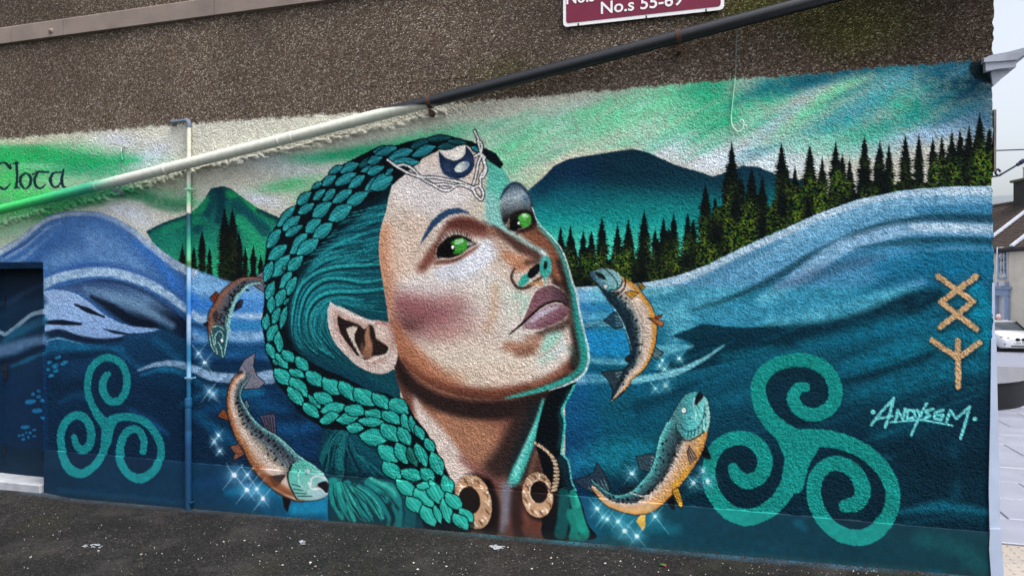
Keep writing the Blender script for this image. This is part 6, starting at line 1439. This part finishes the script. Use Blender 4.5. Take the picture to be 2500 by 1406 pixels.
# ------------------------------------------------------------------ curved dark bench on the footway
MBSIDE = simple('dark polished granite', L(26, 27, 31), .6, .2, 14, spec=.1); MBTOP = simple('wet granite top', L(120, 122, 130), .18, .12, 9)  # top's pale grey puts the sky's reflection into its base colour
fr = cr([(6.90, 10.2), (7.35, 10.42), (7.85, 10.85), (8.35, 11.45), (8.7, 12.2)], False, 5); bk = cr([(6.84, 11.0), (7.08, 11.12), (7.42, 11.42), (7.75, 11.85), (7.98, 12.4)], False, 5)
c0 = street(7.4, 11); bench = empty('curved_bench', (c0.x, c0.y, -.004))
tag(bench, 'low curved dark granite bench on the footway', 'bench')
def bpts(P, z, out=0.0): return [Vector((*(street(*p).xy - c0.xy), z)) for p in P]
F0, B0 = bpts(fr, 0), bpts(bk, 0)
def ringbox(Fp, Bp, z0, z1):
    m = len(Fp); vs = [Vector((p.x, p.y, z)) for z in (z0, z1) for q in (Fp, Bp) for p in q]
    f0, b0, f1, b1 = 0, m, 2 * m, 3 * m; fs = []
    for i in range(m - 1):
        fs += [(f0 + i, f0 + i + 1, f1 + i + 1, f1 + i), (b0 + i + 1, b0 + i, b1 + i, b1 + i + 1), (f1 + i, f1 + i + 1, b1 + i + 1, b1 + i), (b0 + i, b0 + i + 1, f0 + i + 1, f0 + i)]
    fs += [(f0, f1, b1, b0), (f0 + m - 1, b0 + m - 1, b1 + m - 1, f1 + m - 1)]
    return MB().add(vs, fs)
inset = lambda A, Bq, t: [a.lerp(b_, t) for a, b_ in zip(A, Bq)]
ringbox(inset(F0, B0, .04), inset(B0, F0, .04), 0, .39).build('base', MBSIDE, bench)
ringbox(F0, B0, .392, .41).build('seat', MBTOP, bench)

# ------------------------------------------------------------------ iron bracket and wires
MIRON = simple('blue black iron', L(30, 36, 66), .5, .1, 30)
yb_ = 1.1
br = empty('iron_bracket', (at(2430, 424, yb_).x, yb_, at(2430, 424, yb_).z))
tag(br, 'scrolled dark iron bracket reaching out from the corner of the building', 'bracket')
o_ = Vector(br.location)
def bp(l, dy=0): return [at(x, y, yb_ + dy) - o_ for x, y in cr(l, False, 8)]
MB().tube([Vector((XC - .02, yb_, at(2420, 432, yb_).z)) - o_] + bp([(2420, 432), (2434, 430), (2446, 425), (2470, 411), (2492, 398), (2520, 384)]), .0065, 8).build('arm', MIRON, br, True)
MB().tube(bp([(2446, 425), (2438, 429), (2431, 424), (2431, 417), (2437, 414), (2443, 420)]), .008, 8).build('scroll', MIRON, br, True)
MB().tube(bp([(2482, 404), (2490, 399), (2500, 392), (2506, 389)]), [.006] + [.013] * 8 + [.016] * 8 + [.01] * 8, 8).build('finial', MIRON, br, True)
yw = 24
wa, wb = at(2431, 368, yw), at(2500, 365.5, yw)
w = MB().tube([wa + (wb - wa) * t for t in (-3, 0, 1, 30)], .022, 6).build('overhead_wire', MIRON, None, True)
tag(w, 'single dark overhead wire crossing the pale sky', 'wire')

# ------------------------------------------------------------------ cream house down the street
MCREAM = simple('cream render', L(224, 214, 196), .85, .08, 2.0, .3, 30); MTILE = simple('brown roof tile', L(76, 66, 60), .85, .3, 5, .4, 40); MLEAD = simple('pale lead', L(188, 194, 208), .6, .12, 4)
MSURR = simple('blue grey stone paint', L(150, 166, 196), .6, .1, 4); MCHIM = simple('sooty stone', L(58, 56, 54), .9, .3, 5, .4, 20); MPOT = simple('buff clay', L(196, 176, 150), .8, .1, 10)
n = NT('window glass'); n.set(Base_Color=L(60, 72, 86), Roughness=.06, Specular_IOR_Level=.6); MGLASS = n.m
MOSSY = simple('mossy capstone', L(92, 94, 70), .9, .25, 8, .4, 30)
LAT = 26.5; GH = -1.46
hs0 = CAMP + RGT * LAT + FWD * 40
house = empty('cream_house', (hs0.x, hs0.y, GH), THETA)   # local x: into the house, y: along the street away from us
tag(house, 'cream rendered two-storey house with brown tiled roof and pillared blue-grey doorway', 'house')
def HY(px): return LAT * F / (px - CX) - 40               # along the facade from a photo column
def HZ(px, py): return HC - (py - CY) * (LAT * F / (px - CX)) / F - GH
zE = 5.42
y0h, y1h = -9.0, 10.0
wy0, wy1 = HY(2461), HY(2437); wz0, wz1 = HZ(2449, 677), HZ(2449, 607)
dy0, dy1 = HY(2467), HY(2431); dzt = HZ(2449, 716)
def holes_wall(b, y0, y1, z0, z1, holes, x0, x1):
    ys = sorted({y0, y1} | {h[0] for h in holes} | {h[1] for h in holes}); zs_ = sorted({z0, z1} | {h[2] for h in holes} | {h[3] for h in holes})
    for i in range(len(ys) - 1):
        for j in range(len(zs_) - 1):
            cy, cz_ = (ys[i] + ys[i + 1]) / 2, (zs_[j] + zs_[j + 1]) / 2
            if any(h[0] < cy < h[1] and h[2] < cz_ < h[3] for h in holes): continue
            b.box(x0, ys[i], zs_[j], x1, ys[i + 1], zs_[j + 1])
    return b
wins = [(wy0 + .12, wy1 - .12, wz0 + .1, wz1 - .12), (-6.2, -5.3, wz0 + .1, wz1 - .12), (-6.2, -5.3, .9, 2.5), (4.5, 5.4, wz0 + .1, wz1 - .12), (4.5, 5.4, .9, 2.5)]
dh = (dy0 + .28, dy1 - .28, -.2, dzt - .12)
holes_wall(MB(), y0h, y1h, -.3, zE, wins + [dh], 0, .35).box(.36, y0h, -.3, 8, y1h, zE - .05).build('wall', MCREAM, house)
for k, (a, b2, c, d) in enumerate(wins):
    fr_ = MB().box(-.04, a - .12, c - .1, .02, a, d + .12).box(-.04, b2, c - .1, .02, b2 + .12, d + .12).box(-.04, a, d, .02, b2, d + .12).box(-.09, a - .14, c - .18, .02, b2 + .14, c - .101)
    f_ = fr_.build('window', MSURR, house)
    MB().box(.09, a, c, .11, b2, d).build('pane', MGLASS, f_)
    sb = MB().box(.03, a, c, .085, a + .07, d).box(.03, b2 - .07, c, .085, b2, d).box(.03, a + .07, c, .085, b2 - .07, c + .07).box(.03, a + .07, d - .07, .085, b2 - .07, d).box(.03, (a + b2) / 2 - .03, c + .07, .08, (a + b2) / 2 + .03, d - .07)
    for q in (.3, .55, .78): sb.box(.035, a + .07, c + (d - c) * q - .02, .075, b2 - .07, c + (d - c) * q + .02)
    sb.build('sash', MWHITE, f_)
dw = MB().box(-.16, dy0, -.1, .02, dy0 + .26, dzt - .12, .02).build('column', MSURR, house); MB().box(-.16, dy1 - .26, -.1, .02, dy1, dzt - .12, .02).build('column', MSURR, house)
MB().box(-.18, dy0 - .02, dzt - .119, .02, dy1 + .02, dzt + .22).box(-.3, dy0 - .14, dzt + .221, .02, dy1 + .14, dzt + .34, .03).box(-.12, dy0 + .1, dzt + .341, .02, dy1 - .1, dzt + .62, .02).build('entablature', MSURR, house)
dd = MB().box(.05, dh[0], -.2, .11, dh[1], dh[3]).build('door', MWHITE, house)
for q in (0, 1):
    m_ = (dh[0] + dh[1]) / 2
    MB().box(.038, dh[0] + .1 + q * (m_ - dh[0] - .04), .9, .049, m_ - .06 + q * (dh[1] - m_ - .04), dh[3] - .2).build('panel', MWHITE, dd)
MB().tube([(.045, dh[0] + .12, 1.0), (.0, dh[0] + .12, 1.0), (.0, dh[0] + .22, 1.0)], .015, 6).build('handle', MIRON, dd)
rise, run = 2.85, 3.6
roof = MB().prism([(-.28, zE - .12), (run, zE + rise), (run * 2 + .3, zE - .12), (run * 2 + .3, zE - .3), (-.28, zE - .3)], 'y', y0h - .1, y1h + .1).build('roof', MTILE, house)
ncour = 24; tl = MB()
sl_ = math.hypot(run + .28, rise + .12); ux, uz_ = (run + .28) / sl_, (rise + .12) / sl_
nx_, nz_ = -uz_, ux
for k in range(ncour):
    s0_, s1_ = k * sl_ / ncour, (k + 1) * sl_ / ncour + .03
    for j in range(76):
        ya = y0h - .1 + j * .25 + (.125 if k % 2 else 0)
        lift = random.uniform(.0, .012)
        A = [(-.28 + ux * s0_ + nx_ * (.05 + lift), zE - .12 + uz_ * s0_ + nz_ * (.05 + lift)), (-.28 + ux * s1_ + nx_ * .012, zE - .12 + uz_ * s1_ + nz_ * .012)]
        B_ = [(-.28 + ux * s0_ + nx_ * .012, zE - .12 + uz_ * s0_ + nz_ * .012)]
        tl.add([(A[0][0], ya + .004, A[0][1]), (A[0][0], ya + .246, A[0][1]), (A[1][0], ya + .246, A[1][1]), (A[1][0], ya + .004, A[1][1]), (B_[0][0], ya + .004, B_[0][1]), (B_[0][0], ya + .246, B_[0][1])], [(0, 3, 2, 1), (4, 0, 1, 5)])
to = tl.build('tiles', MTILE, roof); to['kind'] = 'stuff'
def rpt(px, s, lift): 
    return (-.28 + ux * s + nx_ * lift, zE - .12 + uz_ * s + nz_ * lift)
for yv in (HY(2431) + 1.0, -2.6):
    b = MB()
    P0, P1 = rpt(0, .0, .08), rpt(0, sl_, .08)
    b.add([(P0[0], yv, P0[1]), (P0[0], yv + .26, P0[1]), (P1[0], yv + .26, P1[1]), (P1[0], yv, P1[1]), (P0[0] + nx_ * .1, yv, P0[1] + nz_ * .1), (P0[0] + nx_ * .1, yv + .26, P0[1] + nz_ * .1), (P1[0] + nx_ * .1, yv + .26, P1[1] + nz_ * .1), (P1[0] + nx_ * .1, yv, P1[1] + nz_ * .1)], [(3, 2, 1, 0), (4, 5, 6, 7), (0, 1, 5, 4), (1, 2, 6, 5), (2, 3, 7, 6), (3, 0, 4, 7)])
    b.build('skew', MLEAD, roof)
MB().tube([(-.36, y0h, zE - .2), (-.36, y1h, zE - .2)], .07, 8).build('gutter', MDARK, roof)
MB().tube([(run, y0h, zE + rise + .05), (run, y1h, zE + rise + .05)], .11, 8).build('ridge', MTILE, roof)
cy0 = (LAT + run) * F / (2540 - CX) - 40; cy1 = (LAT + run - .45) * F / (2474 - CX) - 40
ch = MB().box(run - .45, cy0, zE + rise - .6, run + .45, cy1, zE + rise + 1.15).build('chimney', MCHIM, roof)
MB().box(run - .6, cy0 - .14, zE + rise + 1.151, run + .6, cy1 + .14, zE + rise + 1.3, .04).build('cap', MOSSY, ch)
for q in (.25, .7):
    MB().lathe([(.17, 0), (.14, .1), (.13, .6), (.16, .64), (.16, .72)], 12, (run, cy0 * q + cy1 * (1 - q), zE + rise + 1.29)).build('pot', MPOT, ch, True)
# white scrollwork hanging sign beside the door
hz0, hz1 = HZ(2440, 704), HZ(2440, 606); hy = HY(2461)
hgs = empty('hanging_sign', house.matrix_basis @ Vector((-.03, hy, hz0)), THETA)
tag(hgs, 'white scrolled iron frame sign hanging from the cream house', 'sign')
H_ = hz1 - hz0
MB().tube([(0, 0, H_), (-.55, 0, H_), (-.62, 0, .12), (0, 0, 0), (0, 0, H_)], .025, 6).build('frame', MWHITE, hgs)
for zc_, r_ in ((H_ * .78, .16), (H_ * .58, .13), (H_ * .32, .2)):
    MB().tube([(-.3 + r_ * (1 - t / 14) * math.cos(t), 0, zc_ + r_ * (1 - t / 14) * math.sin(t)) for t in np.linspace(0, 9, 26)], .018, 6).build('scroll', MWHITE, hgs)
MB().box(-.46, -.02, .12, -.16, .02, .4, .01).build('plate', MWHITE, hgs)
# hill far behind
hv, hf = [], []
hc = street(760, 1120, 0)
for i in range(25):
    for j in range(13):
        u, v_ = (i / 24 - .5) * 2, (j / 12 - .5) * 2
        z = 142 * max(0, 1 - u * u) ** 1.1 * max(0, 1 - v_ * v_) * (1 + .06 * math.sin(7 * u) + .05 * math.sin(11 * u + 2)) - 3
        hv.append(hc + RGT * (u * 700) + FWD * (v_ * 300) + Vector((0, 0, z)))
for i in range(24):
    for j in range(12): hf.append((i * 13 + j, (i + 1) * 13 + j, (i + 1) * 13 + j + 1, i * 13 + j + 1))
tag(mesh_obj('hill', hv, hf, simple('heather hillside', L(104, 112, 118), .95, .12, .01), None, True), 'low grey-blue hill behind the house roof', None, None, 'structure')  # grey-blue base colour stands in for distance haze

# ------------------------------------------------------------------ white parked car
n = NT('white car paint'); n.set(Base_Color=L(214, 217, 222), Roughness=.35, Coat_Weight=.3, Coat_Roughness=.1); MCAR = n.m
n = NT('tinted glass'); n.set(Base_Color=L(70, 78, 86), Roughness=.12, Specular_IOR_Level=.5); MCGL = n.m
MTYRE = simple('tyre rubber', L(20, 20, 22), .85, .1, 30); MRIM = simple('alloy', L(150, 154, 160), .3, .1, 20, metal=.8); MBLK = simple('black trim', L(12, 12, 14), .4, .1, 20); MLAMP = simple('lamp glass', L(74, 78, 86), .3, .1, 20)
cp = street(24.0, 33.8); car = empty('parked_car', (cp.x, cp.y, road_z(cp.y)), math.radians(3))
tag(car, 'white parked coupe facing us outside the cream house', 'car')
def loft(name, st, mat, parent):
    vs, fs = [], []; m = None
    for y, half in st:
        ring = [(x, y, z) for x, z in half] + [(-x, y, z) for x, z in half[::-1]]
        m = len(ring); vs += ring
    for i in range(len(st) - 1):
        for k in range(m):
            q = (k + 1) % m; fs.append((i * m + k, i * m + q, (i + 1) * m + q, (i + 1) * m + k))
    fs += [tuple(range(m - 1, -1, -1)), tuple(range((len(st) - 1) * m, len(st) * m))]
    o = mesh_obj(name, vs, fs, mat, parent, True)
    try: o.data.set_sharp_from_angle(angle=math.radians(38))
    except Exception: pass
    return o
def sec(w, zb, zs, zt, crown): return [(w * .9, zb), (w * .98, zb + .08), (w, zs * .62 + zb * .38), (w * .985, zs), (w * .9, zt), (w * .5, zt + crown * .75), (.02, zt + crown)]
loft('body', [(0, sec(.62, .22, .55, .62, .01)), (.08, sec(.74, .19, .58, .68, .02)), (.25, sec(.82, .18, .62, .74, .03)), (.6, sec(.86, .18, .68, .82, .04)), (1.1, sec(.874, .18, .76, .9, .04)), (1.45, sec(.874, .18, .8, .94, .03)), (2.2, sec(.874, .18, .82, .93, .01)), (3.1, sec(.874, .18, .84, .95, .02)), (3.7, sec(.86, .2, .86, .97, .03)), (4.15, sec(.8, .24, .84, .93, .03)), (4.33, sec(.7, .3, .74, .84, .02))], MCAR, car)
def gh(w0, w1, z0, z1): return [(w0, z0), (w1, z1), (w1 * .6, z1 + .02), (.02, z1 + .03)]
loft('greenhouse', [(1.36, gh(.76, .755, .9, .915)), (2.05, gh(.77, .56, .9, 1.345)), (2.6, gh(.77, .57, .9, 1.385)), (3.1, gh(.76, .56, .9, 1.36)), (3.85, gh(.72, .7, .9, .945))], MCGL, car)
loft('roof', [(2.02, [(.56, 1.352), (.34, 1.378), (.02, 1.388)]), (2.6, [(.578, 1.394), (.35, 1.42), (.02, 1.43)]), (3.14, [(.566, 1.366), (.34, 1.392), (.02, 1.402)])], MCAR, car)
for s in (-1, 1):
    MB().tube([(s * .77, 1.34, .92), (s * .58, 2.03, 1.36)], .035, 6).build('pillar', MBLK, car); MB().tube([(s * .57, 3.1, 1.37), (s * .73, 3.84, .95)], .06, 6).build('pillar', MCAR, car)
    b = MB().box(-.1, -.06, -.05, .1, .06, .07, .03); b.v = [v + Vector((s * .95, 1.5, .98)) for v in b.v]; mr = b.build('mirror', MCAR, car, True)
    b = MB(); b.add([(s * .36, .085, .60), (s * .70, .20, .61), (s * .78, .30, .70), (s * .72, .24, .735), (s * .42, .10, .685), (s * .36, .12, .60), (s * .70, .3, .61), (s * .78, .36, .70), (s * .72, .34, .735), (s * .42, .2, .685)], [(0, 1, 2, 3, 4), (0, 5, 6, 1), (1, 6, 7, 2), (2, 7, 8, 3), (3, 8, 9, 4), (4, 9, 5, 0)])
    for v in b.v: v.y -= .06
    hl = b.build('headlight', MLAMP, car)
    b = MB().lathe([(.05, 0), (.045, .02), (.02, .03)], 10); M_ = Matrix.Translation((s * .52, .045, .655)) @ Matrix.Rotation(math.radians(90), 4, 'X'); b.v = [M_ @ v for v in b.v]; b.build('lens', MGLASS, hl, True)
    P = [(.045 + .2 * math.cos(t) * .55 + .08, .6 + .075 * math.sin(t)) for t in np.linspace(0, 2 * math.pi, 14, endpoint=False)]
    MB().prism([(s * x, z) for x, z in P], 'y', -.015, .12).build('grille', MBLK, car)
    MB().prism([(s * .42, .355), (s * .70, .365), (s * .66, .41), (s * .42, .40)], 'y', .005, .2).build('bumper_slot', MBLK, car)
    for yw_ in (.78, 3.45):
        t = MB().lathe([(.2, -.1), (.29, -.11), (.315, -.09), (.32, 0), (.315, .09), (.29, .11), (.2, .1)], 20)
        M_ = Matrix.Translation((s * .80, yw_, .318)) @ Matrix.Rotation(math.radians(90), 4, 'Y')
        t.v = [M_ @ v for v in t.v]; tw = t.build('tyre', MTYRE, car, True)
        r2 = MB().lathe([(.05, .095), (.2, .1), (.21, .08), (.21, -.08), (.05, -.09)], 16); r2.v = [M_ @ v for v in r2.v]; r2.build('rim', MRIM, tw, True)
MB().box(-.42, -.004, .245, .42, .2, .325, .01).build('air_intake', MBLK, car)
MB().box(-.86, .4, .03, .86, 4.1, .2).build('underbody', MBLK, car)
npx = MB().box(-.26, -.022, .40, .26, -.004, .51, .004).build('number_plate', MWHITE, car)
text_mesh('letter', 'X10 TM', -.22, .418, .4, MBLK, npx, -.0245, .075)

# ------------------------------------------------------------------ person walking away behind the car
pp = street(24.56, 36.2); per = empty('person', (pp.x, pp.y, road_z(pp.y)), math.radians(-20))
tag(per, 'person in a navy jacket with a grey rucksack behind the white car', 'person')
def skin_body(name, verts, edges, rad, mat, parent, root=0):
    me = bpy.data.meshes.new(name); me.from_pydata(verts, edges, []); me.update()
    o = bpy.data.objects.new(name, me); COL.objects.link(o); o.parent = parent
    m = o.modifiers.new('Skin', 'SKIN'); m.use_smooth_shade = True
    me.skin_vertices or None
    sv = me.skin_vertices[0].data if me.skin_vertices else None
    if sv is None:
        bpy.context.view_layer.objects.active = o
        bpy.ops.mesh.customdata_skin_add(); sv = me.skin_vertices[0].data
    for i, r in enumerate(rad): sv[i].radius = (r, r * .85) if not isinstance(r, tuple) else r
    sv[root].use_root = True
    s = o.modifiers.new('Sub', 'SUBSURF'); s.levels = 1; s.render_levels = 2
    me.materials.append(mat); return o
n = NT('clothing'); sz = n.node('SeparateXYZ'); n.link(n.coords(), sz.inputs[0])
f = n.math('DIVIDE', sz.outputs['Z'], 1.8)
n.set(Base_Color=n.ramp(f, [(0, L(30, 28, 28)), (.05, L(46, 52, 70)), (.5, L(28, 34, 66)), (.835, L(206, 160, 148))], 'CONSTANT'), Roughness=.85); MCLO = n.m
vs = [(0, 0, .95), (0, .0, 1.15), (0, .01, 1.38), (0, .01, 1.50), (0, 0, 1.58), (0, -.01, 1.68), (.19, .01, 1.42), (.25, .03, 1.15), (.24, -.06, .92), (.24, -.1, .82), (-.19, .01, 1.42), (-.25, -.03, 1.15), (-.25, -.12, .95), (-.25, -.16, .86), (.1, 0, .88), (.11, -.1, .5), (.11, .02, .1), (.11, -.13, .04), (-.1, 0, .88), (-.11, .12, .5), (-.11, .2, .12), (-.11, .07, .04)]
es = [(0, 1), (1, 2), (2, 3), (3, 4), (4, 5), (2, 6), (6, 7), (7, 8), (8, 9), (2, 10), (10, 11), (11, 12), (12, 13), (0, 14), (14, 15), (15, 16), (16, 17), (0, 18), (18, 19), (19, 20), (20, 21)]
rd = [.16, .16, (.19, .13), .07, .085, .1, .075, .06, .045, .035, .075, .06, .045, .035, .1, .075, .055, .04, .1, .075, .055, .04]
skin_body('body', vs, es, rd, MCLO, per)
MHAIR = simple('pale pink hair', L(226, 190, 186), .8, .1, 30); MBAG = simple('grey rucksack cloth', L(120, 116, 112), .85, .12, 20)
MB().lathe([(.02, -.03), (.1, 0), (.112, .06), (.1, .11), (.06, .145), (.01, .155)], 14, (0, -.015, 1.62)).build('hair', MHAIR, per, True)
bg = MB().box(-.15, -.30, 1.0, .15, -.13, 1.44, .06).box(-.11, -.35, 1.04, .11, -.302, 1.24, .03).build('rucksack', MBAG, per, True)
for s in (-1, 1): MB().tube([(s * .1, -.14, 1.42), (s * .12, -.02, 1.53), (s * .12, .12, 1.44), (s * .12, .15, 1.2)], .022, 6).build('strap', MBAG, bg)
